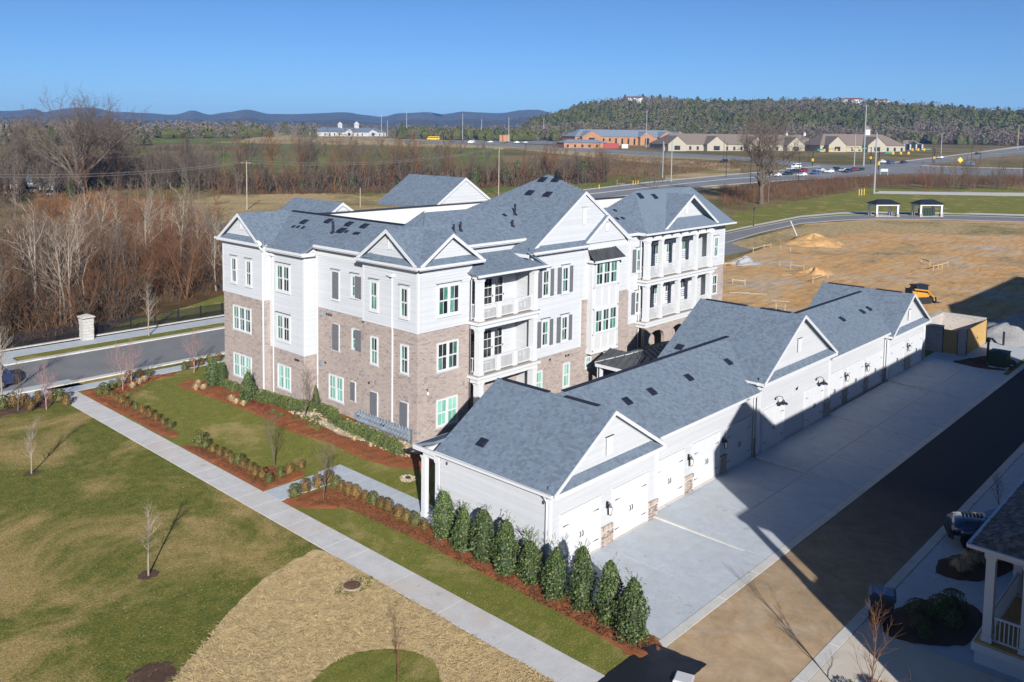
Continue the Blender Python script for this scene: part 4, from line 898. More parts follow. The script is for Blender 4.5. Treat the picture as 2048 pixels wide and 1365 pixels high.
# ================================================================ ground and site
def struct(o, name=None): o['kind'] = 'structure'; return o
from mathutils.geometry import tessellate_polygon
def fill(bm, pts, z):
    vs = [bm.verts.new((x, y, z)) for x, y in pts]
    for t in tessellate_polygon([[Vector((x, y, 0)) for x, y in pts]]):
        try: bm.faces.new([vs[i] for i in t])
        except ValueError: pass
    bm.normal_update()
def sheet(name, poly, mat, z=.0, th=.0, kind='structure', step=None):
    """flat or draped sheet from a plan outline"""
    bm = bmesh.new(); fill(bm, poly, 0)
    if step:
        for _ in range(7):
            ed = [e for e in bm.edges if e.calc_length() > step]
            if not ed: break
            bmesh.ops.subdivide_edges(bm, edges=ed, cuts=1); bmesh.ops.triangulate(bm, faces=bm.faces)
    for v in bm.verts: v.co.z = terrain(v.co.x, v.co.y)+z
    bmesh.ops.recalc_face_normals(bm, faces=bm.faces)
    for f in bm.faces:
        if f.normal.z < 0: f.normal_flip()
    me = bpy.data.meshes.new(name); bm.to_mesh(me); bm.free(); me.materials.append(M[mat])
    o = bpy.data.objects.new(name, me); COL.objects.link(o)
    if kind: o['kind'] = kind
    return o
def smooth_poly(pts, n=5):
    out = []; k = len(pts)
    for i in range(k):
        p0, p1, p2, p3 = [Vector((*pts[(i+j-1) % k], 0)) for j in range(4)]
        for q in range(n):
            t = q/n; v = .5*((2*p1)+(-p0+p2)*t+(2*p0-5*p1+4*p2-p3)*t*t+(-p0+3*p1-3*p2+p3)*t*t*t); out.append((v.x, v.y))
    return out
def mound(name, poly, mat, h=.09, z=.0, seed=0, jag=.06, smooth=True):
    """slightly raised bed with an uneven edge"""
    r = random.Random(seed); pts = smooth_poly(poly, 6) if smooth else poly
    pts = [(x+r.uniform(-jag, jag), y+r.uniform(-jag, jag)) for x, y in pts]
    bm = bmesh.new(); fill(bm, pts, z)
    for _ in range(6):
        ed = [e for e in bm.edges if e.calc_length() > .45]
        if not ed: break
        bmesh.ops.subdivide_edges(bm, edges=ed, cuts=1); bmesh.ops.triangulate(bm, faces=bm.faces)
    bd = set(v for e in bm.edges if e.is_boundary for v in e.verts)
    for v in bm.verts:
        if v in bd: v.co.z = z+.012
        else: v.co.z = z+h*(.55+.9*noise.noise((v.co.x*1.7, v.co.y*1.7, seed)))
        v.co.z = max(v.co.z, z+.012)
    bm.normal_update()
    for f in bm.faces:
        if f.normal.z < 0: f.normal_flip()
    me = bpy.data.meshes.new(name); bm.to_mesh(me); bm.free(); me.materials.append(M[mat])
    me.polygons.foreach_set('use_smooth', [True]*len(me.polygons))
    o = bpy.data.objects.new(name, me); COL.objects.link(o); o['kind'] = 'structure'; return o
# base terrain: polar rings round the viewpoint out to the horizon
rs = [0, 15, 30, 50, 80, 120, 180, 250, 290, 330, 380, 440, 520, 600, 700, 800, 900, 1100, 1400, 1900, 2600, 4000, 7000]; NA = 96
m = MB(); m.v.append((CAM.x, CAM.y, 0))
for r_ in rs[1:]:
    for k in range(NA): t = 2*math.pi*k/NA; x, y = CAM.x+r_*math.cos(t), CAM.y+r_*math.sin(t); m.v.append((x, y, terrain(x, y)-.02))
for k in range(NA): m.f.append((0, 1+k, 1+(k+1) % NA)); m.m.append(0)
for i in range(len(rs)-2):
    for k in range(NA):
        a, b = 1+i*NA+k, 1+i*NA+(k+1) % NA; m.f.append((a, a+NA, b+NA, b)); m.m.append(0)
struct(m.build('ground', 'ground'))
# near lawns
sheet('lawn', [(-60, -60), (-5.5, -60), (-5.5, 41), (-60, 43)], 'lawn_worn', .004)
sheet('lawn', [(-4., -6.6), (60, -6.6), (60, 42.5), (-4., 42.5)], 'lawn', .004)
# straw erosion blanket with a ring of turf and a manhole
straw = mound('straw_blanket', [(-30, -8), (-22, -1), (-14.9, 4.7), (-13.3, 5.7), (-11.7, 6.9), (-9.9, 8.0), (-8.2, 8.7), (-6.6, 9.0), (-5.58, 8.6), (-5.53, 3), (-5.5, -3), (-5.5, -14), (-14, -14)], 'straw', .05, .012, 3, .05)
def tuft_ring(name, c, rx, ry, mat, seed, z, jag=.12):
    r = random.Random(seed); return mound(name, [(c[0]+rx*math.cos(t)*(1+r.uniform(-jag, jag)), c[1]+ry*math.sin(t)*(1+r.uniform(-jag, jag))) for t in [2*math.pi*k/14 for k in range(14)]], mat, .03, z, seed)
tuft_ring('lawn', (-6.55, 5.2), .95, .62, 'lawn', 5, .045, .2); tuft_ring('lawn', (-10.2, -.6), 2.4, 2.1, 'lawn', 6, .055, .06)
mh = tag(empty('manhole', (-6.6, 5.3, 0)), 'round brown manhole cover set in straw beside the sidewalk', 'manhole')
MB().lathe((-6.6, 5.3, .05), [(.42, 0), (.42, .06), (.36, .065), (.36, .055)], 24).build('rim', 'deck', mh); MB().lathe((-6.6, 5.3, .10), [(.36, 0), (.36, .012), (0, .016)], 24).build('cover', 'barkred', mh)
pc = G(305, 1352); mound('soil_patch', [(pc.x+.8*math.cos(t_)*(1+.15*math.sin(3*t_)), pc.y+.75*math.sin(t_)) for t_ in [k*.63 for k in range(10)]], 'mulchdark', .06, .0, 8, .1)
# sidewalk, slab by slab
def slabs(name, x0, x1, y0, y1, axis, step, mat='concrete_walk', z=.03, gap=.018, label=None):
    par = empty(name, ((x0+x1)/2, (y0+y1)/2, 0)); par['kind'] = 'structure'
    a0, a1 = (y0, y1) if axis == 'y' else (x0, x1); n = max(1, round((a1-a0)/step)); st = (a1-a0)/n
    mb = MB()
    if axis == 'y': mb.box(x0, x1, -st/2+gap/2, st/2-gap/2, -.1, 0)
    else: mb.box(-st/2+gap/2, st/2-gap/2, y0, y1, -.1, 0)
    me = mb.mesh('slab', mat)
    for i in range(n):
        c = a0+(i+.5)*st; q = rnd.uniform(-.003, .003)
        inst(me, 'slab', (0, c, z+q) if axis == 'y' else (c, 0, z+q), par)
    return par
slabs('sidewalk', -5.49, -3.98, -14, 41.0, 'y', 1.52)
slabs('sidewalk', -3.96, -.35, 14.7, 16.3, 'x', 1.2, 'concrete', .034); slabs('sidewalk', -.33, 1.2, 7.0, 16.5, 'y', 1.36, 'concrete', .034)
slabs('sidewalk', -12, 60, 41.1, 42.4, 'x', 1.5, 'concrete'); slabs('sidewalk', -12, 120, 54.2, 56.4, 'x', 1.8, 'concrete', .03)
# planting beds
bed1 = mound('mulch_bed', [(-3.9, 40.3), (-3.85, 34), (-3.8, 28), (-3.0, 27.6), (-2.7, 31), (-2.3, 36), (-1.6, 38.2), (.9, 39.6), (3.2, 40.3), (3., 40.95), (-1., 40.9), (-2.6, 40.7)], 'mulch', .09, .006, 11)
bed2 = mound('mulch_bed', [(-3.92, 25.2), (-3.9, 20), (-3.9, 16.5), (-3.5, 16.4), (-1.6, 16.5), (-.9, 17.0), (-1.3, 18.4), (-1.9, 19.2), (-2.6, 19.8), (-3.0, 22), (-3.2, 24.8)], 'mulch', .09, .006, 12)
bed3 = mound('mulch_bed', [(-3.9, 14.5), (-2, 14.55), (-.6, 13.6), (-.42, 10), (-.4, 7.2), (-.12, 6.6), (-.12, 3), (-.12, -.2), (-.65, -2), (-.75, -6.1), (-2.3, -6.1), (-2.1, -4.2), (-1.9, -1), (-1.85, 2.7), (-1.85, 6.6), (-2.0, 10.6), (-2.3, 11.8), (-3.5, 12.9)], 'mulch', .10, .006, 13)
bed4 = mound('mulch_bed', [(1.9, 37.4), (2.2, 33.1), (2.5, 28.3), (2.3, 23.1), (2.8, 20.1), (2.7, 16.3), (3.3, 13.8), (4.4, 12.6), (6.2, 13.6), (6.25, 15.5), (6.2, 20), (6.6, 21.5), (6.6, 26.3), (5.6, 27), (5.55, 30.5), (5.0, 31.2), (5.0, 36.2), (3.4, 37.8)], 'mulch', .09, .006, 14)
bed5 = mound('mulch_bed', [(-14, 41.0), (-6.2, 40.8), (-5.7, 40.2), (-6, 39.3), (-7.6, 38.6), (-10, 38.8), (-14, 39)], 'mulchdark', .09, .006, 15)
mound('river_rock', [(4.0, 20.4), (4.5, 18), (4.6, 16), (5.2, 14.6), (6.0, 14.4), (6.28, 15.5), (6.28, 20.5), (5.6, 21.6), (5.2, 25), (6.6, 26.2), (6.7, 26.4), (4.9, 26.4), (4.4, 23)], 'tanstone', .05, .1, 16)
for x, y, r_ in ((-12.16, 12.31, .45), (-11.74, 27.39, .42), (2.6, 12.2, .45)):
    mound('mulch_ring' if x < 0 else 'pebble_ring', [(x+r_*math.cos(t), y+r_*.9*math.sin(t)) for t in [k*.7 for k in range(9)]], 'mulchdark' if x < 0 else 'tanstone', .05, .006, int(y))
for x, y in ((-3.1, 19.4), (3.7, 41.6)): pass
# chips and pebbles strewn over the beds: countless, one object
def inside(pt, poly):
    x, y = pt; c = False; k = len(poly)
    for i in range(k):
        (x0, y0), (x1, y1) = poly[i], poly[(i+1) % k]
        if (y0 > y) != (y1 > y) and x < (x1-x0)*(y-y0)/(y1-y0)+x0: c = not c
    return c
m = MB(); r = random.Random(4)
for poly, n in (([(-3.7, 14.3), (-.6, 13.2), (-.4, 7), (-.2, -.3), (-.8, -6), (-2.1, -6), (-1.9, 6), (-2.2, 11.4)], 5200), ([(-3.8, 25), (-3.8, 16.6), (-1.2, 17), (-2.6, 19.8), (-3.2, 24.6)], 1300), ([(-3.8, 40), (-3.7, 28), (-3, 28), (-2.3, 36), (2, 40.3)], 1300), ([(2.3, 36), (2.6, 28), (2.4, 23), (2.8, 16.3), (4.4, 12.8), (5.8, 13.8), (5, 20), (4.5, 28), (4.6, 36)], 2400)):
    x0, x1 = min(p[0] for p in poly), max(p[0] for p in poly); y0, y1 = min(p[1] for p in poly), max(p[1] for p in poly); k = 0
    while k < n:
        x, y = r.uniform(x0, x1), r.uniform(y0, y1)
        if not inside((x, y), poly): continue
        k += 1; t = r.uniform(0, 6.3); L, wd = r.uniform(.03, .09), r.uniform(.008, .02); z = .075+r.uniform(0, .06)
        d = Vector((math.cos(t), math.sin(t), r.uniform(-.4, .4)))*L; s = Vector((-math.sin(t), math.cos(t), r.uniform(-.5, .5)))*wd; c = Vector((x, y, z))
        m.mat(r.choice((0, 0, 1, 2))); m.face(c-d-s, c+d-s, c+d+s, c-d+s)
o = m.build('bark_chips', ['barkred', 'brush', 'mulch']); tag(o, 'loose bark chips strewn over the red mulch beds', 'bark chips', kind='stuff')
m = MB()
for k in range(900):
    x, y = r.uniform(4.1, 6.2), r.uniform(14.4, 26.2)
    if x > 6.3-.0 or (y < 21 and x < 4.3+(y-14)*-.02): continue
    s = r.uniform(.04, .11); m.hull([(x+r.uniform(-s, s), y+r.uniform(-s, s), .12+r.uniform(0, s)) for _ in range(7)])
for k in range(120):
    a = r.uniform(0, 6.3); q = r.uniform(.15, .5); x, y = 2.6+q*math.cos(a), 12.2+q*math.sin(a); s = .06; m.hull([(x+r.uniform(-s, s), y+r.uniform(-s, s), .05+r.uniform(0, s)) for _ in range(7)])
tag(m.build('river_rocks', 'tanstone'), 'tan river rocks laid along the foot of the brick wall', 'rocks', kind='stuff')
m = MB(); m.lathe((2.6, 12.2, .03), [(.16, 0), (.16, .09), (.1, .12), (0, .12)], 10); tag(m.build('drain_cap', 'charcoal'), 'dark round drain cap ringed with pale stones in the lawn', 'drain')
# driveway pads (each slopes from its garage down to the alley)
PADS = [(-.6, 8.3, .02), (8.3, 19.3, .10), (19.3, 29.95, .26), (29.95, 41.3, .30), (41.3, 51.2, .44)]
dw = empty('driveway', (20, -3, 0)); dw['kind'] = 'structure'
for (x0, x1, zb) in PADS:
    n = 2 if x1-x0 < 9 else 3
    for i in range(n):
        for (ya, yb) in ((-.03, -3.1), (-3.12, -6.0)):
            a, b = x0+(x1-x0)*i/n+.014, x0+(x1-x0)*(i+1)/n-.014
            za, zc = zb*(1+ya/6.0)+.012, zb*(1+yb/6.0)+.012
            if a < -.3: a = -.45 if ya > -1 else -.6
            m = MB(); m.hull([(a, ya, za), (b, ya, za), (b, yb, zc), (a, yb, zc), (a, ya, -.2), (b, ya, -.2), (b, yb, -.2), (a, yb, -.2)]); m.build('slab', 'concrete', dw)
    m = MB(); m.hull([(x0-.14, -.1, zb+.02), (x0+.0, -.1, zb+.02), (x0-.14, -4.9, .03), (x0, -4.9, .03), (x0-.14, -.1, -.1), (x0, -.1, -.1), (x0-.14, -4.9, -.1), (x0, -4.9, -.1)])
    if x0 > 0: m.build('edge_kerb', 'kerb', dw)
m = MB(); m.box(8.3, 51, .0, .34, -.1, .09); m.build('apron', 'concrete', dw)
# alley with flush ribbon kerbs, pads of the houses opposite
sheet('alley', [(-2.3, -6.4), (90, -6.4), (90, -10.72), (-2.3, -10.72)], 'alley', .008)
for y0, y1 in ((-6.42, -6.02), (-11.1, -10.7)):
    k = empty('kerb', (20, y0, 0)); k['kind'] = 'structure'; mb = MB(); mb.box(-1.48, 1.48, y0, y1, -.1, .024); me = mb.mesh('kerb_stone', 'kerb')
    for i in range(30): inst(me, 'kerb_stone', (-.8+3*i, 0, rnd.uniform(-.003, .003)), k)
h2 = empty('house_driveway', (10, -13, 0)); h2['kind'] = 'structure'
for x0, x1 in ((-2.5, 1.8), (1.82, 5.9), (5.92, 10.4), (10.42, 14.8), (14.82, 20), (20.02, 26), (26.02, 32), (32.02, 40), (40.02, 50), (50.02, 60), (60.02, 75)): m = MB(); m.box(x0, x1, -21.0 if x0 < 6 else -15.0, -11.12, -.1, .012); m.build('slab', 'concrete_tan' if x1 < 6 else 'concrete', h2)
sheet('lawn', [(5.9, -21), (90, -21), (90, -40), (5.9, -40)], 'lawn', .006); m = MB(); m.box(5.92, 30, -20.9, -15.02, -.1, .011); m.build('slab', 'concrete', h2)
mound('house_bed', [(6.0, -11.9), (7.6, -11.55), (10, -12.5), (10.6, -13.6), (9.6, -14.6), (7.2, -14.4), (6.0, -13.0)], 'mulchdark', .1, .014, 21)
mound('house_bed', [(12.3, -12.1), (13.6, -11.7), (15.5, -12.4), (16.4, -13.5), (15.2, -14.3), (12.9, -13.5)], 'mulchdark', .1, .014, 22)
mound('soil_bed', [(52.2, -1.7), (53.8, -1.9), (57.2, -3.4), (57.0, -5.2), (53.4, -5.8), (52.0, -4.4)], 'mulchdark', .15, .01, 23)
slabs('enclosure_apron', 51.3, 63, -5.6, .6, 'x', 3.9, 'concrete', .02)
# black fabric sheet at the mouth of the alley
m = MB(); r = random.Random(9); nx, ny = 24, 14
for j in range(ny+1):
    for i in range(nx+1):
        x = -5.2+i*.17+.0*j; y = -5.85-j*.16; s = -1.05+(y+6.2)*.05
        x = -5.0+(i/nx)*(3.95+(-.1*(y+6))); m.v.append((x, y, .035+.05*abs(noise.noise((x*2.1, y*2.1, 3)))+.03*noise.noise((x*6, y*6, 1))))
for j in range(ny):
    for i in range(nx): a = j*(nx+1)+i; m.f.append((a, a+1, a+nx+2, a+nx+1)); m.m.append(0)
tag(m.build('fabric_sheet', 'black', smooth=True), 'wrinkled black fabric sheet laid at the mouth of the alley', 'tarp')
m = MB(); m.obox((-2.3, -8.0, .12), (.3, .1, 0), (-.1, .3, 0), (0, 0, .05)); m.obox((-2.3, -8.0, .18), (.27, .09, 0), (-.09, .27, 0), (0, 0, .012)); tag(m.build('white_block', 'white'), 'flat white block resting on the black fabric sheet', 'block')
# far street to the west with kerbs, verge
sheet('street', [(-40, 43.7), (140, 43.7), (140, 51.9), (-40, 51.9)], 'asphalt', .006)
for y0, y1 in ((43.2, 43.75), (51.85, 52.4)):
    k = empty('kerb', (20, y0, 0)); k['kind'] = 'structure'; mb = MB(); mb.box(-1.48, 1.48, y0, y1, -.1, .10); me = mb.mesh('kerb_stone', 'kerb')
    for i in range(24): inst(me, 'kerb_stone', (-10+3*i, 0, 0), k)
sheet('lawn', [(-4, 52.4), (120, 52.4), (120, 54.2), (-4, 54.2)], 'lawn', .02); sheet('lawn', [(-5.4, 42.4), (60, 42.4), (60, 43.2), (-5.4, 43.2)], 'lawn_worn', .012)
sheet('crossing', [(-12, 42.4), (-3, 42.4), (-3.2, 44.6), (-12, 44.6)], 'concrete', .012); sheet('crossing', [(-12, 52.), (-4.2, 52.), (-4.2, 54.2), (-12, 54.2)], 'concrete', .03)
# ================================================================ plants
def grow(seed, H, r0, spread=.55, levels=3, clear=.3, kids=(9, 6, 5), up=.35, stems=1, lean=0, wig=.16, twig=.012, droop=0, ratio=(.52, .45, .42)):
    """bare deciduous tree: tapered trunk, limbs, branches, twigs"""
    r = random.Random(seed); mb = MB(); vec = lambda s=1: Vector((r.gauss(0, s), r.gauss(0, s), r.gauss(0, s)))
    def br(p, d, L, rad, lev):
        n = (6, 5, 4, 3)[min(lev, 3)]; pts = [p]; rr = [rad]; dd = d.copy()
        for i in range(n):
            dd = (dd+vec(wig*(1 if lev else .35))+Vector((0, 0, up*.35 if lev else .05))-Vector((0, 0, droop*lev*.1))).normalized()
            pts.append(pts[-1]+dd*(L/n)); rr.append(max(twig*.45, rad*(1-(i+1)/n*.82)))
        mb.tube(pts, rr, (7, 5, 3, 3)[min(lev, 3)], cap=False)
        if lev >= levels: return
        k = kids[min(lev, len(kids)-1)]; k = max(2, int(k*r.uniform(.8, 1.2)))
        for i in range(k):
            t = (clear if lev == 0 else .22)+(1-(clear if lev == 0 else .22))*((i+r.random())/k); t = min(t, .985)
            q = t*n; j = int(q); f = q-j; pp = pts[j].lerp(pts[j+1], f); ax = (pts[j+1]-pts[j]).normalized()
            side = ax.cross(vec()).normalized(); ang = spread*r.uniform(.7, 1.35)*(1.15 if lev else 1)
            nd = (ax*math.cos(ang)+side*math.sin(ang)); nl = L*ratio[min(lev, 2)]*r.uniform(.65, 1.25)*(1.15-.62*t if lev == 0 else 1-.35*t)
            br(pp, nd, nl, max(twig*.6, rr[j]*r.uniform(.42, .62)), lev+1)
    for s in range(stems):
        a = 2*math.pi*(s+r.random()*.5)/stems; d = Vector((math.cos(a)*.28, math.sin(a)*.28, 1)) if stems > 1 else Vector((lean, lean*.3, 1))
        br(Vector((math.cos(a), math.sin(a), 0))*(.06*H/6 if stems > 1 else 0), d.normalized(), H*(r.uniform(.85, 1) if stems > 1 else .92), r0, 0)
    return mb
def oak(seed, H, r0, limbs=8, twig=.04, flare=.75):
    """old broad tree: short bole, great limbs fanning out, fine rounded crown"""
    r = random.Random(seed); mb = MB(); vec = lambda s=1: Vector((r.gauss(0, s), r.gauss(0, s), r.gauss(0, s)))
    def br(p, d, L, rad, lev):
        n = (6, 5, 4, 3)[min(lev, 3)]; pts = [p]; rr = [rad]; dd = d.copy()
        for i in range(n):
            dd = (dd+vec(.15)+Vector((0, 0, .07))).normalized(); pts.append(pts[-1]+dd*(L/n)); rr.append(max(twig*.4, rad*(1-(i+1)/n*.78)))
        mb.tube(pts, rr, (6, 5, 3, 3)[min(lev, 3)], cap=False)
        if lev >= 3: return
        for i in range((9, 7, 6)[lev]):
            t = .25+.74*((i+r.random())/(9, 7, 6)[lev]); q = min(t, .98)*n; j = int(q); pp = pts[j].lerp(pts[j+1], q-j); ax = (pts[j+1]-pts[j]).normalized(); side = ax.cross(vec()).normalized(); ang = r.uniform(.4, .85)
            br(pp, ax*math.cos(ang)+side*math.sin(ang), L*(.46, .5, .5)[lev]*r.uniform(.7, 1.25), max(twig*.6, rr[j]*r.uniform(.4, .6)), lev+1)
    fk = H*.2; mb.tube([(0, 0, -.3), (0, 0, fk*.5), (.1, .1, fk), (.1, 0, fk*1.3)], [r0*1.25, r0, r0*.95, r0*.7], 8, False)
    for i in range(limbs):
        a = 6.283*i/limbs+r.uniform(-.3, .3); tl = flare*r.uniform(.25, 1.) if i else .1; br(Vector((.1, 0, fk*r.uniform(.75, 1.25))), Vector((math.cos(a)*math.sin(tl), math.sin(a)*math.sin(tl), math.cos(tl))), H*.62*r.uniform(.85, 1.1), r0*r.uniform(.4, .6), 0)
    return mb
def leafcloud(seed, n, size, shape, mats=2, core=None, bias=.75):
    """many leaf-sized faces through a crown's volume; shape(t, a) -> radius at height t in 0..1, H implied"""
    r = random.Random(seed); mb = MB(); H = shape.H
    for i in range(n):
        t = r.random()**.9; a = r.uniform(0, 2*math.pi); R0 = shape(t, a); q = R0*(1-(r.random()**2)*.45)
        c = Vector((q*math.cos(a), q*math.sin(a), t*H)); out = Vector((math.cos(a), math.sin(a), .35)).normalized()
        nn = (out*bias+Vector((r.gauss(0, .6), r.gauss(0, .6), r.gauss(0, .6)))).normalized(); e = nn.cross(Vector((r.gauss(0, 1), r.gauss(0, 1), r.gauss(0, 1)))).normalized(); f = nn.cross(e)
        s = size*r.uniform(.7, 1.3); mb.mat(r.choices(range(mats), (3, 1, 1)[:mats])[0])
        mb.face(c-e*s*.5, c+f*s*.28, c+e*s*.5, c-f*s*.28)
    return mb
class Shape:
    def __init__(s, H, fn): s.H = H; s.fn = fn
    def __call__(s, t, a): return s.fn(t, a)
def cone(H, R0, seed, top=.12, belly=.2, ex=.72):
    ph = [random.Random(seed+i).uniform(0, 6.3) for i in range(4)]
    def fn(t, a):
        base = (R0*(.72+.28*min(1, t/belly)) if t < belly else R0*(1-(t-belly)/(1-belly))**ex+top*.2*(1-t))
        return base*(1+.14*math.sin(3*a+ph[0]+6*t)+.10*math.sin(5*a+ph[1]-9*t)+.08*math.sin(2*a+14*t+ph[2]))
    return Shape(H, fn)
def ball(H, R0, seed):
    ph = [random.Random(seed+i).uniform(0, 6.3) for i in range(3)]
    return Shape(H, lambda t, a: R0*math.sqrt(max(.02, 1-(2*t-.9)**2/1.25))*(1+.09*math.sin(3*a+ph[0])+.07*math.sin(5*a+8*t+ph[1])))
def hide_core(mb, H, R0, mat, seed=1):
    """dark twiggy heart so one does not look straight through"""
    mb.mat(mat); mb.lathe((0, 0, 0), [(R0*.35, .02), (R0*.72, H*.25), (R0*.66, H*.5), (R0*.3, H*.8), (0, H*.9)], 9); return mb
TREES = {}
def plant_me(name, mb, mats, smooth=False): TREES[name] = mb.mesh(name, mats, smooth); return TREES[name]
# -- meshes shared by look-alikes
for i in range(5):
    hh = (2.3, 2.15, 2.45, 2.0, 2.35)[i]; mb = leafcloud(20+i, 2600, .11, cone(hh, (.60, .66, .55, .62, .58)[i], 40+i*7, belly=(.35, .25, .45, .3, .4)[i], ex=(.55, .7, .5, .6, .65)[i]), 2); hide_core(mb, hh*.9, .5, 2)
    r = random.Random(i)
    for k in range((18, 34, 26, 60, 30)[i]):       # loose shoots
        a = r.uniform(0, 6.3); t = r.uniform(.35, 1.05); q = .5*(1-t*.85); p = Vector((q*math.cos(a), q*math.sin(a), 2.25*t))
        for s in range(7):
            c = p+Vector((math.cos(a)*.04*s, math.sin(a)*.04*s, .05*s)); e = Vector((r.gauss(0, 1), r.gauss(0, 1), r.gauss(0, 1))).normalized()*.05; f = e.cross(Vector((.3, .4, .8))).normalized()*.025; mb.mat(1); mb.face(c-e, c+f, c+e, c-f)
    plant_me('holly%d' % i, mb, ['holly', 'hollylight', 'shrubdark'])
for i in range(3):
    mb = leafcloud(60+i, 520, .06, ball(.56, .27, 70+i), 2, bias=1.1); hide_core(mb, .5, .25, 2); plant_me('boxwood%d' % i, mb, ['box', 'boxgreen', 'box'])
    mb = leafcloud(65+i, 520, .06, ball(.56, .27, 75+i), 2, bias=1.1); hide_core(mb, .5, .25, 2); plant_me('boxgreen%d' % i, mb, ['boxgreen', 'hedge', 'boxgreen'])
    mb = leafcloud(80+i, 900, .085, ball(.85, .55, 90+i), 2, bias=.9); hide_core(mb, .72, .48, 2); plant_me('hedge%d' % i, mb, ['hedge', 'boxgreen', 'shrubdark'])
    mb = leafcloud(100+i, 1500, .42, cone(7, 2.2, 110+i, belly=.15), 2); hide_core(mb, 6.2, 1.5, 2); plant_me('cedar%d' % i, mb, ['cedar', 'forest', 'shrubdark'])
mb = leafcloud(130, 1800, .07, cone(1.75, .36, 131, belly=.12), 2, bias=1.2); hide_core(mb, 1.6, .33, 2); plant_me('arbor', mb, ['arbor', 'boxgreen', 'shrubdark'])
mb = leafcloud(133, 260, .05, ball(.3, .2, 134), 1); plant_me('barberry', mb, ['barberry']); mb = leafcloud(135, 260, .06, ball(.26, .26, 136), 2); plant_me('lowshrub', mb, ['hedge', 'boxgreen'])
def tussock(seed, n, H, R0, wd=.008):
    r = random.Random(seed); mb = MB()
    for i in range(n):
        a = r.uniform(0, 6.3); q = r.uniform(0, R0*.3); ln = r.uniform(.25, 1.)*R0; h = H*r.uniform(.6, 1); c = Vector((q*math.cos(a), q*math.sin(a), 0)); s = Vector((-math.sin(a), math.cos(a), 0))*wd
        p1 = c+Vector((math.cos(a)*ln*.45, math.sin(a)*ln*.45, h*.8)); p2 = c+Vector((math.cos(a)*ln, math.sin(a)*ln, h*r.uniform(.25, .8))); mb.face(c-s, c+s, p1+s, p1-s); mb.face(p1-s, p1+s, p2)
    return mb
plant_me('tangrass', tussock(5, 320, .62, .5, .012), ['tangrass'])
plant_me('young0', grow(201, 3.2, .045, .62, 2, .32, (30, 7), .25, twig=.006, ratio=(.34, .42)), ['barkpale']); plant_me('young1', grow(202, 3.4, .05, .6, 2, .3, (30, 7), .25, twig=.006, ratio=(.36, .42)), ['barkpale'])
plant_me('vase0', grow(203, 2.4, .04, .45, 3, .2, (12, 7, 5), .3, stems=1, twig=.006, ratio=(.72, .55, .5)), ['bark']); plant_me('vase1', grow(204, 2.5, .035, .5, 3, .14, (13, 7, 5), .3, twig=.006, ratio=(.75, .55, .5)), ['twigpink'])
plant_me('sapling', grow(205, 3.6, .028, .5, 2, .25, (24, 6), .3, twig=.006, ratio=(.36, .42)), ['barkred'])
for i in range(4):
    plant_me('wood%d' % i, grow(210+i, 12+i, .17+.02*i, .5, 3, .3, (11, 7, 5), .35, twig=.022, lean=(0, .12, -.1, .2)[i], ratio=(.5, .45, .45)), [('barkpale', 'bark', 'barkpale', 'bark')[i]])
    plant_me('clump%d' % i, grow(220+i, 7+i*.6, .08, .55, 3, .12, (8, 6, 5), .3, stems=3, twig=.016, ratio=(.55, .5, .48)), [('barkred', 'brush', 'barkred', 'bark')[i]])
    plant_me('line%d' % i, grow(230+i, 15+i, .22, .5, 3, .22, (14, 8, 6), .4, twig=.04, ratio=(.45, .45, .45)), [('bark', 'barkdark', 'bark', 'barkred')[i]])
plant_me('oak0', oak(240, 26, .8, 10, .05, .95), ['bark'])
plant_me('oak1', oak(251, 24, .62, 7, .05, .7), ['bark'])
_cnt = {}
def put(mesh, name, loc, label, cat, group=None, h=1., rz=None, trunk=None):
    o = inst(TREES[mesh], name, loc, rz=rnd.uniform(0, 6.28) if rz is None else rz, sc=h); tag(o, label, cat, group); return o
# -- hollies beside the end garage
HL = [(-.75, 5.8, .98), (-.95, 4.3, .95), (-1.1, 2.9, .97), (-1.15, 1.5, 1.02), (-1.0, .2, .95), (-1.15, -1.3, 1.0), (-1.15, -2.65, 1.04), (-1.15, -4.0, 1.05), (-1.5, -5.3, 1.0)]
LB = ['evergreen holly at the back corner of the garage, nearest the walk', 'second evergreen holly from the walk along the garage end wall', 'third evergreen holly from the walk along the garage end wall', 'fourth evergreen holly, before the middle of the garage end wall', 'middle one of nine hollies, with loose shoots, by the garage end wall', 'evergreen holly standing at the front corner of the garage', 'third evergreen holly from the alley end of the row', 'second evergreen holly from the alley end of the row', 'last evergreen holly of the row, next to the alley kerb']
for i, ((x, y, s), l) in enumerate(zip(HL, LB)): put('holly%d' % (0, 1, 2, 4, 3, 1, 2, 0, 4)[i], 'holly_bush', (x, y, .05), l, 'holly bush', 'hollies along the garage end wall', (s*rnd.uniform(.9, 1.12), s*rnd.uniform(.9, 1.12), s*rnd.uniform(.94, 1.06)))
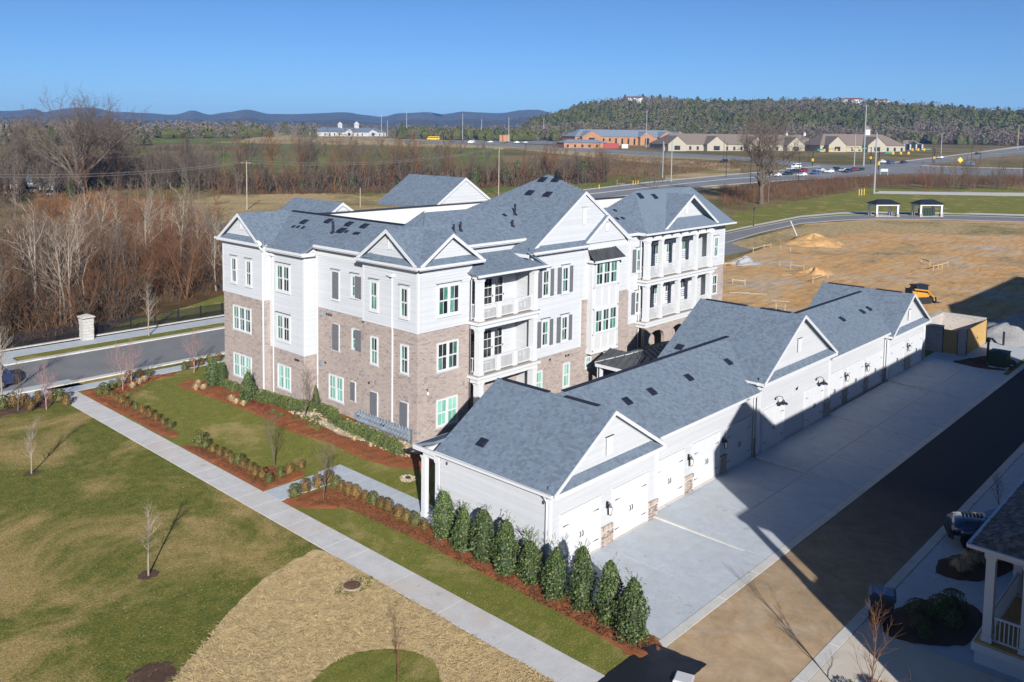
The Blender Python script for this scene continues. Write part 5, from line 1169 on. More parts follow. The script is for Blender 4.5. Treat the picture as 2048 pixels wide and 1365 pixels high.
# -- clipped boxwoods
def C6(a, b): return (a*.47244, 720+b*.47244)
def C5(a, b): return (a*.30046, 420+b*.30046)
def C2(a, b): return (420+a*.26367, 580+b*.26367)
def row(pts, cv, label, group, sc=1., mesh='boxwood'):
    for i, (a, b) in enumerate(pts): p = G(*cv(a, b)); put('%s%d' % (mesh if (i*7) % 5 else 'boxgreen', rnd.randrange(3)), 'boxwood_bush', (p.x, p.y, .05), label, 'boxwood', group, sc*rnd.uniform(.85, 1.18))
row([(450, 152), (475, 163), (495, 176), (515, 188), (540, 203), (575, 217), (600, 230), (632, 247), (660, 262), (690, 278), (720, 294)], C6, 'small bronze boxwood in the edging row nearest the street corner', 'boxwoods edging the upper sidewalk bed')
row([(870, 378), (900, 396), (930, 410), (958, 420), (978, 440), (1010, 447), (1030, 462), (1060, 477), (1080, 495), (1110, 505), (1140, 525)], C6, 'small bronze boxwood in the edging row of the middle sidewalk bed', 'boxwoods edging the middle sidewalk bed')
row([(1187, 502), (1225, 487), (1275, 466)], C6, 'bronze boxwood turning the corner of the bed before the branch walk', 'boxwoods at the bed corner by the branch walk', 1.1)
row([(1420, 545), (1445, 558), (1475, 572), (1505, 586), (1545, 600), (1580, 618), (1615, 633), (1643, 647), (1690, 676), (1722, 690), (1757, 706), (1797, 724)], C6, 'bronze boxwood in the row along the branch walk to the garage', 'boxwoods along the branch walk', 1.08)
row([(1245, 588), (1290, 562), (1345, 544), (1393, 526)], C6, 'bronze boxwood at the near end of the branch walk bed', 'boxwoods at the head of the branch walk', 1.2)
row([(1230, 1068), (1280, 1050), (1335, 1038), (1395, 1020), (1455, 1010), (993, 1112), (930, 1122), (860, 1142)], C5, 'rust brown boxwood beside the far pavement by the street', 'boxwoods along the street pavement', 1.25)
row([(795, 1180), (745, 1200), (690, 1225), (665, 1235)], C5, 'green bronze boxwood at the pavement corner of the lawn bed', 'boxwoods at the pavement corner', 1.3, 'boxgreen')
row([(20, 1330), (85, 1315), (165, 1300), (255, 1278), (350, 1272), (395, 1285), (440, 1305), (205, 1338)], C5, 'amber boxwood in the dark bed at the left edge by the street', 'boxwoods in the corner bed at the left', 1.5)
put('boxgreen0', 'boxwood_bush', tuple(G(*C6(842, 360)))[:2]+(.05,), 'tall bronze boxwood at the head of the middle sidewalk bed', 'boxwood', None, 1.5)
# -- hedge along the west wall
for i, (a, b) in enumerate([(390, 850), (430, 858), (475, 868), (520, 880), (560, 893), (605, 910), (650, 922), (700, 935), (740, 930)]):
    p = G(*C2(a, b)); put('hedge%d' % (i % 3), 'hedge_shrub', (p.x, p.y, .05), 'green hedge shrub under the ground floor windows of the west wall', 'shrub', 'hedge under the windows', rnd.uniform(.85, 1.05))
for i, (a, b) in enumerate([(850, 945), (890, 965), (925, 985), (945, 1020), (985, 1050), (1030, 1075), (1080, 1098), (1130, 1115), (1180, 1135), (1230, 1160), (1280, 1180), (1330, 1205), (1380, 1228), (1425, 1255)]):
    p = G(*C2(a, b)); put('hedge%d' % (i % 3), 'hedge_shrub', (p.x, p.y, .05), 'green hedge shrub in front of the electricity meters', 'shrub', 'hedge before the meters', rnd.uniform(.8, 1.0))
for (a, b, mesh, s, nm, l, cat) in [(900, 112, 'holly0', .95, 'holly_bush', 'dark conical holly at the far corner of the brick wall', 'holly bush'), (940, 108, 'holly2', .7, 'holly_bush', 'smaller dark holly tucked against the far brick corner', 'holly bush'), (1050, 178, 'holly1', .98, 'holly_bush', 'dark conical holly under the triple ground floor window', 'holly bush'),
        (1337, 215, 'arbor', 1., 'arborvitae', 'golden green arborvitae cone beside the white downspout', 'arborvitae'), (1815, 338, 'arbor', .95, 'arborvitae', 'arborvitae cone at the building corner behind the garage porch', 'arborvitae'),
        (960, 122, 'hedge0', .8, 'hedge_shrub', 'amber shrub at the foot of the far brick corner', 'shrub'), (990, 135, 'hedge1', .8, 'hedge_shrub', 'amber shrub left of the conical holly at the wall', 'shrub')]:
    p = G(*C6(a, b)); put(mesh, nm, (p.x, p.y, .04), l, cat, None, s)
for a, b in ((1070, 192), (1100, 205), (1128, 217)): p = G(*C6(a, b)); put('barberry', 'barberry_bush', (p.x, p.y, .06), 'small crimson barberry bush in the mulch before the west wall', 'barberry', 'crimson barberries', rnd.uniform(.9, 1.1))
for a, b in ((1155, 230), (1190, 243), (1250, 253), (1295, 262), (1318, 285), (1345, 268), (1348, 300), (1335, 258)): p = G(*C6(a, b)); put('lowshrub', 'low_shrub', (p.x, p.y, .06), 'low green shrub spread in the mulch before the hedge', 'shrub', 'low shrubs in the west bed', rnd.uniform(.9, 1.2))
for a, b in ((590, 105), (560, 122), (610, 95), (840, 110), (860, 128), (830, 130), (1000, 188), (1030, 196), (980, 178), (1470, 320), (1500, 345), (1570, 372)): p = G(*C6(a, b)); put('tangrass', 'grass_tussock', (p.x, p.y, .05), 'tan ornamental grass tussock in a mulch bed', 'grass', 'ornamental grasses', rnd.uniform(.6, 1.) if a < 1400 else .45)
# -- small planted trees
for (u, v, mesh, s, l) in [(297, 1152, 'young0', .98, 'thin bare sapling casting a long shadow in mid lawn'), (63, 948, 'young1', .88, 'thin bare sapling on the lawn at the left edge'), (549, 932, 'vase0', 1.0, 'bare vase shaped tree in the bed before the branch walk'),
        (647, 1002, 'vase0', 1.08, 'bare vase shaped tree in the mulch at the head of the branch walk'), (610, 842, 'vase0', 1.2, 'bare small tree standing in mulch before the double windows'), (246, 783, 'vase1', 1.15, 'pinkish bare tree in the bed at the pavement, left of a pair'), (262, 776, 'vase1', 1.2, 'pinkish bare tree in the bed at the pavement, right of a pair'),
        (388, 746, 'vase1', 1.15, 'upright pinkish young tree in the lawn behind the corner holly'), (298, 672, 'young1', 1.45, 'young street tree on the verge before the black fence'), (36, 823, 'vase0', 1.1, 'bare tree in the dark corner bed, left one'), (93, 820, 'vase1', 1.05, 'bare tree in the dark corner bed, right one'), (4, 800, 'young0', 1.6, 'tall thin tree at the left edge by the street corner')]:
    p = G(u, v); put(mesh, 'young_tree', (p.x, p.y, .0), l, 'tree', None, s)
put('sapling', 'young_tree', (-9.6, -1.1, 0), 'dark bare sapling in the round turf patch in the straw', 'tree', None, .62)
put('sapling', 'young_tree', (-.05, -13.5, 0), 'reddish bare sapling on the pale driveway edge by the alley', 'tree', None, 1.22)
# -- tufts of grass over the lawns: countless
r = random.Random(31); m = MB(); n = 0
while n < 26000:
    x, y = r.uniform(-24, -5.7), r.uniform(-2, 40)
    if (Vector((x, y, 0))-CAM).length > 62: continue
    if y < 5.0-(x+14.9)*-.42+.3 and x > -15.5: continue
    q = noise.noise((x*.35, y*.35, 2))
    if q < -.12 and r.random() < .75: continue
    n += 1; h = r.uniform(.025, .055); a = r.uniform(0, 6.3); s = Vector((math.cos(a), math.sin(a), 0))*r.uniform(.01, .022); c = Vector((x, y, 0)); l = Vector((r.gauss(0, .03), r.gauss(0, .03), h))
    m.mat(0 if r.random() < .85 else 1); m.face(c-s, c+s, c+l)
for k in range(9000):
    x, y = r.uniform(-3.9, 2.6), r.uniform(-6, 40)
    if -1.9 < x < 1.3 and y < 16.8: continue
    if x < -1.8 and y > 10.5 and y < 28 and x < -2.9: continue
    h = r.uniform(.03, .06); a = r.uniform(0, 6.3); s = Vector((math.cos(a), math.sin(a), 0))*r.uniform(.012, .025); c = Vector((x, y, 0)); m.mat(0); m.face(c-s, c+s, c+Vector((r.gauss(0, .02), r.gauss(0, .02), h)))
tag(m.build('grass_tufts', ['grassblade', 'dryblade']), 'short grass tufts over the lawns by the sidewalk', 'grass', kind='stuff')
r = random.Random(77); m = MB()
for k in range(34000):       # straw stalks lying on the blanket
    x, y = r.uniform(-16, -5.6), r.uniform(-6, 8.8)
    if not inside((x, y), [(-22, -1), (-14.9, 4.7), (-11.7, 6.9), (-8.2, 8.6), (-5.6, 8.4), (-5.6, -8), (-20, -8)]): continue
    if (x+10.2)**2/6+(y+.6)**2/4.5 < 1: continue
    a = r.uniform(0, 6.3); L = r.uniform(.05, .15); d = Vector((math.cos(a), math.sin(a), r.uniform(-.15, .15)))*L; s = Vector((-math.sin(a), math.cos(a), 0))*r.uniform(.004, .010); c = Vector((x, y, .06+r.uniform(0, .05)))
    m.mat(r.choices((0, 1, 2), (8, 3, 1.1))[0]); m.face(c-d-s, c+d-s, c+d+s, c-d+s)  # darkest stalks paint in the shadow among the straw
tag(m.build('straw_stalks', ['twine', 'tangrass', 'strawshade']), 'loose straw stalks over the erosion blanket', 'straw', kind='stuff')
# ================================================================ houses across the alley (they shade the drive)
def windowbox(par, ax, pl, a, z0, z1, w):
    m = MB(); fbox(m, ax, pl, a-w/2-.1, a+w/2+.1, 0, .05, z0-.1, z1+.1); o = m.build('window', 'trim', par)
    for s in (-1, 1):
        for (za, zb) in ((z0, (z0+z1)/2-.03), ((z0+z1)/2+.03, z1)): q = MB(); fbox(q, ax, pl, a+(0.02 if s > 0 else -w/2), a+(w/2 if s > 0 else -.02), .05, .056, za, zb); q.build('pane', 'darkglass', o)
hs = tag(empty('porch_house', (6, -16, 0)), 'white house with a columned front porch and brown shingle porch roof at the right edge', 'house')
m = MB(); m.box(-.9, 33, -30, -20.0, 0, 9.0); m.build('wall', 'siding', hs)
m = MB(); siding(m, 'X', -.9, (-30, -20), .2, 9.0, .18); m.build('siding', 'siding', hs)
# long roof, ridge over the alley side, front gable
m = MB(); m.prism([(-.9, -20, 9.0), (-.9, -20, 11.8), (-.9, -25, 13.0), (-.9, -30, 9.0)], (33.9, 0, 0)); m.prism([(-1.2, -19.95, 12.0), (2.2, -19.95, 14.25), (5.6, -19.95, 11.8), (5.6, -19.95, 9), (-.9, -19.95, 9)], (0, -8, 0)); m.prism([(33, -20, 9), (33, -20, 11.5), (35.5, -20, 13.6), (40, -20, 13.2), (40, -20, 9)], (0, -8, 0)); m.build('roof', 'shingle0', hs)
m = MB(); m.box(33, 40, -28, -20, 0, 9); m.build('wall', 'siding', hs)
# side porch: solid below, open storey with corner post above
m = MB(); m.box(-2.1, -.9, -24, -20, 0, 6.0); m.build('side_wing', 'siding', hs); post(hs, -1.9, -20.2, 6.0, 8.6, .3); m = MB(); m.box(-2.2, -.9, -24, -20.0, 8.6, 8.85); m.build('wing_roof', 'shingle0', hs)
for x in range(3, 33, 4):
    for z in (1.2, 4.6, 7.0): windowbox(hs, 'Y', -20, x, z, z+1.4, 1.0)
# porch
pz = .85
m = MB(); m.box(6.3, 15, -20, -14.95, pz-.06, pz); m.build('deck', 'wood', hs)
m = MB(); m.box(6.22, 15, -20, -14.88, pz-.36, pz-.06); m.box(6.32, 15, -20, -14.98, 0, pz-.36); m.build('porch_base', 'trim', hs)
for x, y in ((6.62, -15.3), (6.6, -16.5), (11.05, -15.3), (6.6, -19.2)): post(hs, x, y, pz, 4.1, .3)
b = empty('porch_railing', (6.6, -15.3, pz), parent=hs)
railing(b, (6.6, -15.48), (6.6, -16.33), pz, pz+.95, .13); railing(b, (6.8, -15.3), (10.9, -15.3), pz, pz+.95, .13); railing(b, (6.6, -16.7), (6.6, -19), pz, pz+.95, .13)
m = MB(); m.box(6.42, 15, -15.5, -15.1, 4.1, 4.38); m.box(6.42, 6.8, -20, -15.5, 4.1, 4.38); m.build('porch_beam', 'trim', hs)
pr = [(6.2, -14.68, 4.45), (15.3, -14.68, 4.45), (15.3, -19.8, 6.6), (8.4, -19.8, 6.6)]; pl_ = [(6.2, -14.68, 4.45), (8.4, -19.8, 6.6), (6.2, -20.0, 4.45)]
m = MB()
for q in (pr, pl_): m.prism([Vector(v)-Vector((0, 0, .006)) for v in q], (0, 0, -.1))
m.build('porch_roof', 'charcoal', hs)
keep = SH[:]; SH[:] = ['roofbrown0', 'roofbrown1', 'roofbrown2', 'roofbrown3']
for i, c in enumerate(((.10, .085, .078), (.16, .135, .12), (.22, .19, .165), (.13, .12, .125))): flat('roofbrown%d' % i, c, .92, .15, var=.25, scale=40)
shingles(hs, [pr, pl_], solo=120, exp=.16, seed=300); SH[:] = keep
gutter(hs, [(6.14, -14.6, 4.4), (6.14, -19.9, 4.4)], .12, .13); gutter(hs, [(6.14, -14.62, 4.4), (15.2, -14.62, 4.4)], .12, .13)
m = MB(); m.prism([(10.2, -20, 0), (10.2, -14.9, 0), (10.2, -14.9, .8), (10.2, -20, .8)], (.1, 0, 0)); m.build('porch_skirt', 'trim', hs)
h3 = tag(empty('row_house', (60, -18, 0)), 'white row house across the alley beyond the right edge, shading the gravel', 'house')
m = MB(); m.box(56, 92, -28, -16.4, 0, 8); m.build('wall', 'siding', h3)
m = MB(); m.prism([(55.8, -16, 8), (55.9, -16, 10.1), (62.2, -16, 11.6), (65.9, -16, 11.4), (92, -16, 11.3), (92, -16, 8)], (0, -12, 0)); m.build('roof', 'shingle0', h3)
for x in range(58, 92, 5):
    for z in (1.2, 4.4): windowbox(h3, 'Y', -16.4, x, z, z+1.5, 1.1)
# shrubs in the shaded beds, wheelie bin
for i, (x, y, s) in enumerate(((7.0, -12.9, .7), (7.9, -12.6, .9), (8.7, -13.2, 1.), (9.5, -13.4, 1.), (8.2, -13.7, .8), (6.6, -13.2, .5))): put('hedge%d' % (i % 3), 'dark_shrub', (x, y, .05), 'dark shrub in the shaded bed beside the wheelie bin', 'shrub', 'shrubs in the shaded bed by the bin', s)
for i, (x, y, s) in enumerate(((13.3, -12.7, 1.1), (14.4, -12.9, 1.2), (15.2, -13.5, .9))): put('tangrass', 'grass_tussock', (x, y, .05), 'ornamental grass in the shaded bed beside the parked car', 'grass', 'grasses by the parked car', s)
put('vase0', 'young_tree', (21.5, -12.3, 0), 'small bare shrub tree in shade behind the parked car', 'tree', None, .7); put('tangrass', 'grass_tussock', (1.9, -13.2, 0), 'yellowing tussock at the bottom edge by the pale driveway', 'grass', None, .9); put('lowshrub', 'low_shrub', (1.2, -12.6, 0), 'low green shrub at the bottom edge by the alley kerb', 'shrub', None, 1.6)
bn = tag(empty('wheelie_bin', (6.6, -11.6, 0), R(20)), 'black wheelie bin standing at the alley edge in shade', 'bin')
def loc(mb, name, mat, par, smooth=False): return mb.build(name, mat, par, smooth, local=True)
m = MB(); m.hull([(x*.27, y*.28, .1) for x in (-1, 1) for y in (-1, 1)]+[(x*.34, y*.37, 1.05) for x in (-1, 1) for y in (-1, 1)]); m.box(-.37, .37, -.4, .4, .98, 1.04); loc(m, 'body', 'black', bn)
m = MB(); m.hull([(x*.36, y*.41, 1.05) for x in (-1, 1) for y in (-1, 1)]+[(x*.28, y*.33, 1.15) for x in (-1, 1) for y in (-1, 1)]); m.tube([(-.3, .42, 1.03), (.3, .42, 1.03)], .025, 6); loc(m, 'lid', 'car_navy', bn)
bn.scale = (1.2, 1.2, 1.15)
for s in (-1, 1): m = MB(); m.tube([(s*.25, .26, .13), (s*.32, .26, .13)], .13, 12); loc(m, 'wheel', 'rubber', bn)
# ================================================================ vehicles
def profile(kind):
    if kind == 'suv': L, Wd, H = 4.7, 1.9, 1.72; P_ = [(-2.35, .35), (-2.33, .75), (-2.2, .98), (-1.0, 1.08), (-.35, 1.62), (1.75, 1.7), (2.25, 1.05), (2.35, .8), (2.33, .35)]
    elif kind == 'van': L, Wd, H = 5.4, 2.0, 2.1; P_ = [(-2.7, .4), (-2.65, .9), (-2.2, 1.15), (-1.5, 1.9), (-1.2, 2.1), (2.6, 2.1), (2.7, 1.9), (2.7, .4)]
    elif kind == 'pickup': L, Wd, H = 5.6, 1.95, 1.85; P_ = [(-2.8, .45), (-2.78, .95), (-2.6, 1.12), (-1.2, 1.2), (-.6, 1.8), (.7, 1.82), (1.0, 1.2), (2.75, 1.15), (2.8, .5)]
    else: L, Wd, H = 4.6, 1.8, 1.45; P_ = [(-2.3, .3), (-2.28, .62), (-2.1, .82), (-1.0, .92), (-.25, 1.38), (1.0, 1.42), (1.75, .98), (2.25, .9), (2.3, .4)]
    return L, Wd, P_
def make_car(kind, paint):
    """body shell with tapered cabin, glass band, wheels; faces -x"""
    L, Wd, pr_ = profile(kind); parts = {}
    body = MB(); w2 = Wd/2; belt = {'suv': 1.08, 'van': 1.2, 'pickup': 1.2}.get(kind, .92)
    secs = []
    for x, z in pr_:
        k = 1-.22*max(0, (z-belt))/.75; secs.append((x, z, w2*k*(1-.1*(abs(x)/(L/2))**6)))
    n = len(secs)
    lo = [(x, w2*(.95 if abs(x) > L*.46 else 1.)) for x, _, _ in secs]
    for s in (-1, 1):
        for i in range(n-1):
            (x0, z0, a0), (x1, z1, a1) = secs[i], secs[i+1]
            zb = .32; m0, m1 = min(z0, belt), min(z1, belt)
            f = [(x0, s*w2*.97, zb), (x1, s*w2*.97, zb), (x1, s*w2, m1), (x0, s*w2, m0)]; body.face(*(f if s < 0 else f[::-1]))
            if z0 > belt+.02 or z1 > belt+.02:
                f = [(x0, s*w2, m0), (x1, s*w2, m1), (x1, s*a1, max(z1, belt)), (x0, s*a0, max(z0, belt))]; body.face(*(f if s < 0 else f[::-1]))
    for i in range(n-1):
        (x0, z0, a0), (x1, z1, a1) = secs[i], secs[i+1]; body.face((x0, -a0, z0), (x1, -a1, z1), (x1, a1, z1), (x0, a0, z0))
    body.face(*[(pr_[0][0], s*w2*.97, .32) for s in (-1, 1)], (pr_[-1][0], w2*.97, .32), (pr_[-1][0], -w2*.97, .32)); parts['body'] = body.mesh('body', paint)
    g = MB(); top = [i for i in range(n) if secs[i][1] > belt+.25]; i0, i1 = top[0], top[-1]
    for s in (-1, 1):       # side glass, split by pillars
        xa, xb = secs[i0][0], secs[i1][0]; zt = secs[i0][1]
        segs = 2 if kind == 'pickup' else 3 if kind != 'van' else 1
        for q in range(segs):
            x0 = xa+(xb-xa)*q/segs+.05; x1 = xa+(xb-xa)*(q+1)/segs-.05; sl_ = .25 if q == 0 else 0
            f = [(x0-sl_*1.2, s*(w2+.006), belt+.05), (x1+(.2 if q == segs-1 and kind != 'van' else 0), s*(w2+.006), belt+.05), (x1, s*(w2*.87), zt-.1), (x0, s*(w2*.87), zt-.1)]; g.face(*(f if s < 0 else f[::-1]))
    def ws(i, j):
        (x0, z0, a0), (x1, z1, a1) = secs[i], secs[j]; e = .012*(1 if x0 < x1 and i < n/2 else 1)
        p = Vector((x0, 0, z0)).lerp(Vector((x1, 0, z1)), .12); q = Vector((x0, 0, z0)).lerp(Vector((x1, 0, z1)), .9); nn = Vector((-(z1-z0), 0, x1-x0)).normalized()*.012
        aa, bb = a0+(a1-a0)*.12, a0+(a1-a0)*.9; g.face(p+nn+Vector((0, -aa*.93, 0)), q+nn+Vector((0, -bb*.9, 0)), q+nn+Vector((0, bb*.9, 0)), p+nn+Vector((0, aa*.93, 0)))
    ws(i0-1, i0)
    if kind not in ('van',): ws(i1, i1+1)
    parts['glass'] = g.mesh('window_glass', 'carglass')
    tr = .36 if kind != 'pickup' else .42; t = MB(); t.tube([(0, -.12, 0), (0, .12, 0)], tr, 16); t.mat(1); t.tube([(0, -.13, 0), (0, .13, 0)], tr*.58, 10); parts['wheel'] = t.mesh('wheel', ['rubber', 'chrome']); parts['wpos'] = [(sx*L*.31, sy*(w2-.1), tr) for sx in (-1, 1) for sy in (-1, 1)]
    hl = MB(); hl.box(-.06, .05, -.2, .2, -.08, .08); parts['head'] = hl.mesh('headlight', 'lampglass'); tl = MB(); tl.box(-.05, .06, -.14, .14, -.13, .13); parts['tail'] = tl.mesh('taillight', 'redbox')
    parts['dim'] = (L, w2, pr_); return parts
_cars = {}
def car(kind, paint, loc, rz, label, cat='car', group=None):
    if (kind, paint) not in _cars: _cars[(kind, paint)] = make_car(kind, paint)
    p = _cars[(kind, paint)]; e = tag(empty('car' if kind not in ('van', 'pickup') else kind, loc, rz), label, cat, group)
    inst(p['body'], 'body', (0, 0, 0), e, local=True); inst(p['glass'], 'window_glass', (0, 0, 0), e, local=True)
    for w in p['wpos']: inst(p['wheel'], 'wheel', w, e, local=True)
    L, w2, pr_ = p['dim']
    for s in (-1, 1): inst(p['head'], 'headlight', (-L/2+.03, s*(w2-.3), .72), e, local=True); inst(p['tail'], 'taillight', (L/2-.03, s*(w2-.22), .85), e, local=True)
    return e
pk = tag(empty('pickup', (17.3, -13.9, .02), R(-66)), 'dark blue pickup with big tyres parked in shade behind the porch roof', 'truck')
SY = (-1, 1)
m = MB(); m.hull([(x, s*y, z) for s in SY for (x, y, z) in ((-2.7, .8, .62), (-2.72, .78, .95), (-2.55, .7, 1.14), (-1.9, .76, 1.24), (-.95, .8, 1.3), (-.95, .95, .6), (-2.3, .9, 1.0))]); loc(m, 'hood', 'car_navy', pk, True)
m = MB(); m.hull([(x, s*y, z) for s in SY for (x, y, z) in ((-1.2, .97, .5), (-1.15, .95, 1.28), (1.2, .97, .5), (1.2, .95, 1.28), (-.3, .74, 1.88), (.95, .74, 1.9))]); loc(m, 'cab', 'car_navy', pk)
m = MB(); m.hull([(x, s*.96, z) for s in SY for x, z in ((1.2, .5), (1.2, 1.2), (2.8, .5), (2.8, 1.2))]); loc(m, 'bed', 'car_navy', pk)
m = MB(); m.face((-1.17, -.84, 1.32), (-1.17, .84, 1.32), (-.37, .7, 1.83), (-.37, -.7, 1.83)); loc(m, 'windshield', 'carglass', pk)
for s in SY:
    m = MB(); m.hull([(x, s*y, z) for y in (.72, 1.03) for x, z in ((-2.5, .7), (-2.35, 1.02), (-1.95, 1.12), (-1.5, 1.02), (-1.3, .7))]); loc(m, 'fender', 'car_navy', pk, True)
    m = MB(); m.face((-1.0, s*.965, 1.32), (.95, s*.965, 1.32), (.85, s*.79, 1.82), (-.35, s*.79, 1.82)); loc(m, 'side_window', 'carglass', pk)
    m = MB(); m.box(-2.76, -2.6, s*.62-.14, s*.62+.14, .82, .98); loc(m, 'headlight', 'lampglass', pk)
    m = MB(); [m.box(-2.2+i*.16, -2.12+i*.16, s*.38-.16, s*.38+.16, 1.2+i*.012, 1.262+i*.012) for i in range(6)]; loc(m, 'hood_louver', 'black', pk)
    for x in (-1.95, 1.9): m = MB(); m.tube([(x, s*.74, .46), (x, s*1.06, .46)], .46, 18); m.mat(1); m.tube([(x, s*1.0, .46), (x, s*1.07, .46)], .24, 10); loc(m, 'wheel', ['rubber', 'chrome'], pk)
m = MB(); m.hull([(x, y, z) for x, y in ((-2.9, -.7), (-2.9, .7), (-2.7, -.98), (-2.7, .98)) for z in (.45, .66)]); loc(m, 'bumper', 'black', pk); m = MB(); m.box(-2.78, -2.7, -.46, .46, .68, 1.0); loc(m, 'grille', 'charcoal', pk)
# ================================================================ refuse enclosure, utilities, gravel heap, dirt lot
sheet('dirt_lot', [(46.8, 8), (51.5, 7.2), (63.5, 3), (63.5, -6), (90, -6.3), (180, -6), (300, 8), (199, 25), (180, 49), (156, 56), (132, 50), (112, 44), (90, 40), (60, 40), (46.8, 34)], 'dirt', .014, step=12)
en = tag(empty('refuse_enclosure', (58, 0, 0)), 'grey brick refuse enclosure with two timber gates beyond the last garage', 'enclosure')
m = MB(); m.box(55.3, 55.6, 0.1, 2.2, 0, 2.3); m.box(55.3, 55.6, -1.75, -1.15, 0, 2.3); m.box(55.6, 62.2, 2.0, 2.3, 0, 2.3); m.box(61.9, 62.2, -1.6, 2.0, 0, 2.3); m.build('brick_wall', 'brickgrey', en)
m = MB(); m.box(55.2, 55.7, .1, 2.35, 2.3, 2.42); m.box(55.7, 62.3, 1.95, 2.35, 2.3, 2.42); m.box(61.85, 62.3, -1.65, 1.95, 2.3, 2.42); m.build('coping', 'stone', en)
g_ = empty('timber_gate', (55.4, -.5, 0), parent=en); m = MB(); m.box(-.03, .03, -.07, .07, .1, 2.15); me = m.mesh('board', 'wood')
for i in range(8): inst(me, 'board', (55.35, -1.03+i*.15, 0), g_)
m = MB(); m.box(55.3, 55.45, -1.15, -1.09, 0, 2.25); m.box(55.3, 55.45, .04, .1, 0, 2.25); m.build('gate_frame', 'black', g_)
g_ = empty('timber_gate', (59, -1.7, 0), parent=en); m = MB(); m.box(-.07, .07, -.03, .03, .1, 2.25); me = m.mesh('board', 'wood')
for i in range(42): inst(me, 'board', (55.75+i*.152, -1.72, 0), g_)
m = MB(); m.box(55.6, 62.1, -1.66, -1.6, 2.1, 2.25); m.box(55.62, 55.7, -1.8, -1.6, 0, 2.3); m.box(62.0, 62.1, -1.8, -1.6, 0, 2.3); m.build('gate_frame', 'black', g_); m = MB(); m.box(58.9, 59.0, -1.79, -1.75, 1.0, 1.2); m.build('latch', 'black', g_)
tb = tag(empty('transformer_box', (53.9, -4.7, 0)), 'dark green transformer box on the soil patch by the alley', 'transformer'); m = MB(); m.box(53.1, 54.6, -5.4, -4.1, .1, 1.25); m.build('cabinet', 'darkgreen', tb); m = MB(); m.hull([(x, y, z) for x in (53.05, 54.65) for y in (-5.45, -4.05) for z in (1.25, 1.3)]+[(53.5, -4.8, 1.42), (54.2, -4.8, 1.42)]); m.build('lid', 'darkgreen', tb); m = MB(); m.box(52.9, 54.8, -5.6, -3.9, 0, .1); m.build('plinth', 'kerb', tb)
for (x, y, h, l) in ((55.0, -3.6, 1.7, 'dark square post with box beside the transformer'), (62.5, -3.1, 1.3, 'dark stub post before the gravel heap')):
    m = MB(); m.box(x-.08, x+.08, y-.08, y+.08, 0, h)
    if h > 1.5: m.box(x-.3, x+.3, y-.1, y+.1, h, h+.35)
    tag(m.build('utility_post', 'black'), l, 'post')
def heap(name, c, rx, ry, h, mat, label, seed, rough=.25):
    m = MB(); n, k = 26, 10
    for j in range(k+1):
        t = j/k
        for i in range(n):
            a = 2*math.pi*i/n; q = (1-t); rr = 1+rough*noise.noise((math.cos(a)*1.7, math.sin(a)*1.7, seed+t)); zz = h*(t**1.15)*(1+rough*.9*noise.noise((math.cos(a)*2*q, math.sin(a)*2*q, seed+5))) if j else -.1
            m.v.append((c[0]+rx*rr*q*math.cos(a), c[1]+ry*rr*q*math.sin(a), zz+rough*.8*h*noise.noise((q*4*math.cos(a), q*4*math.sin(a), seed))*(1-t*.4)+rough*.3*h*noise.noise((q*11*math.cos(a), q*11*math.sin(a), seed)) if j else zz))
    for j in range(k):
        for i in range(n): a = j*n+i; b = j*n+(i+1) % n; m.f.append((a, b, b+n, a+n)); m.m.append(0)
    return tag(m.build(name, mat, smooth=True), label, 'heap')
heap('gravel_heap', (68, -3.0), 5.5, 4.5, 2.2, 'gravel', 'grey gravel heap behind the refuse enclosure', 3)
p = G(1625, 488); heap('clay_heap', p, 6.6, 5, 1.9, 'clay', 'tall orange clay heap at the far edge of the dirt lot', 8, .5)
p = G(1490, 527); heap('rubble_heap', p, 3.0, 2.0, 1.2, 'gravel', 'small pale rubble heap behind the far end of the building', 12, .6)
p = G(1632, 546); heap('rubble_heap', p, 2.6, 2.2, .8, 'dirt', 'low dirt heap beside the footing trench', 15, .6)
# batter boards on stakes
def batter(pts, label, h=.6):
    e = tag(empty('batter_board', G(*pts[0])), label, 'batter board'); ps = [G(*q) for q in pts]
    for q in ps: m = MB(); m.box(q.x-.04, q.x+.04, q.y-.04, q.y+.04, 0, h+.25); m.build('stake', 'lumber', e)
    for a, b in zip(ps, ps[1:]): m = MB(); beam(m, a+Vector((0, 0, h)), b+Vector((0, 0, h)), .04, .11); m.build('board', 'lumber', e)
def C8(a, b): return (1200+a*.41406, 360+b*.41406)
for i, pts in enumerate((((740, 350), (792, 335), (825, 330), (872, 338), (920, 345)), ((603, 425), (642, 420)), ((868, 420), (920, 430), (985, 438)), ((1028, 500), (1100, 478)), ((1610, 438), (1633, 432), (1652, 428), (1680, 418)), ((850, 632), (893, 640)), ((640, 505), (700, 510)), ((1553, 400), (1593, 415)))):
    batter([C8(*q) for q in pts], ('five stake batter board before the clay heap', 'short batter board beside the far building corner', 'three stake batter board at the trench edge', 'slanting batter board in front of the small rubble heap', 'batter board of four stakes at the right of the dirt lot', 'batter board just behind the garage roof', 'pair of stakes with a rail nearest the building', 'two stake batter board left of the four stake one')[i])
for i, (a, b, l) in enumerate(((670, 547, 2.4), (740, 552, 3.2), (870, 588, 2.0), (900, 462, 1.8))):
    p = G(*C8(a, b)); m = MB(); t = rnd.uniform(-.3, .3)-.75; m.obox((p.x, p.y, .07), (math.cos(t)*l/2, math.sin(t)*l/2, 0), (-math.sin(t)*.1, math.cos(t)*.1, 0), (0, 0, .03)); tag(m.build('plank', 'lumber'), ('loose plank lying nearest the far building corner', 'long loose plank among sawdust on the dirt lot', 'loose plank behind the garage roof', 'short plank across the footing trench')[i], 'plank')
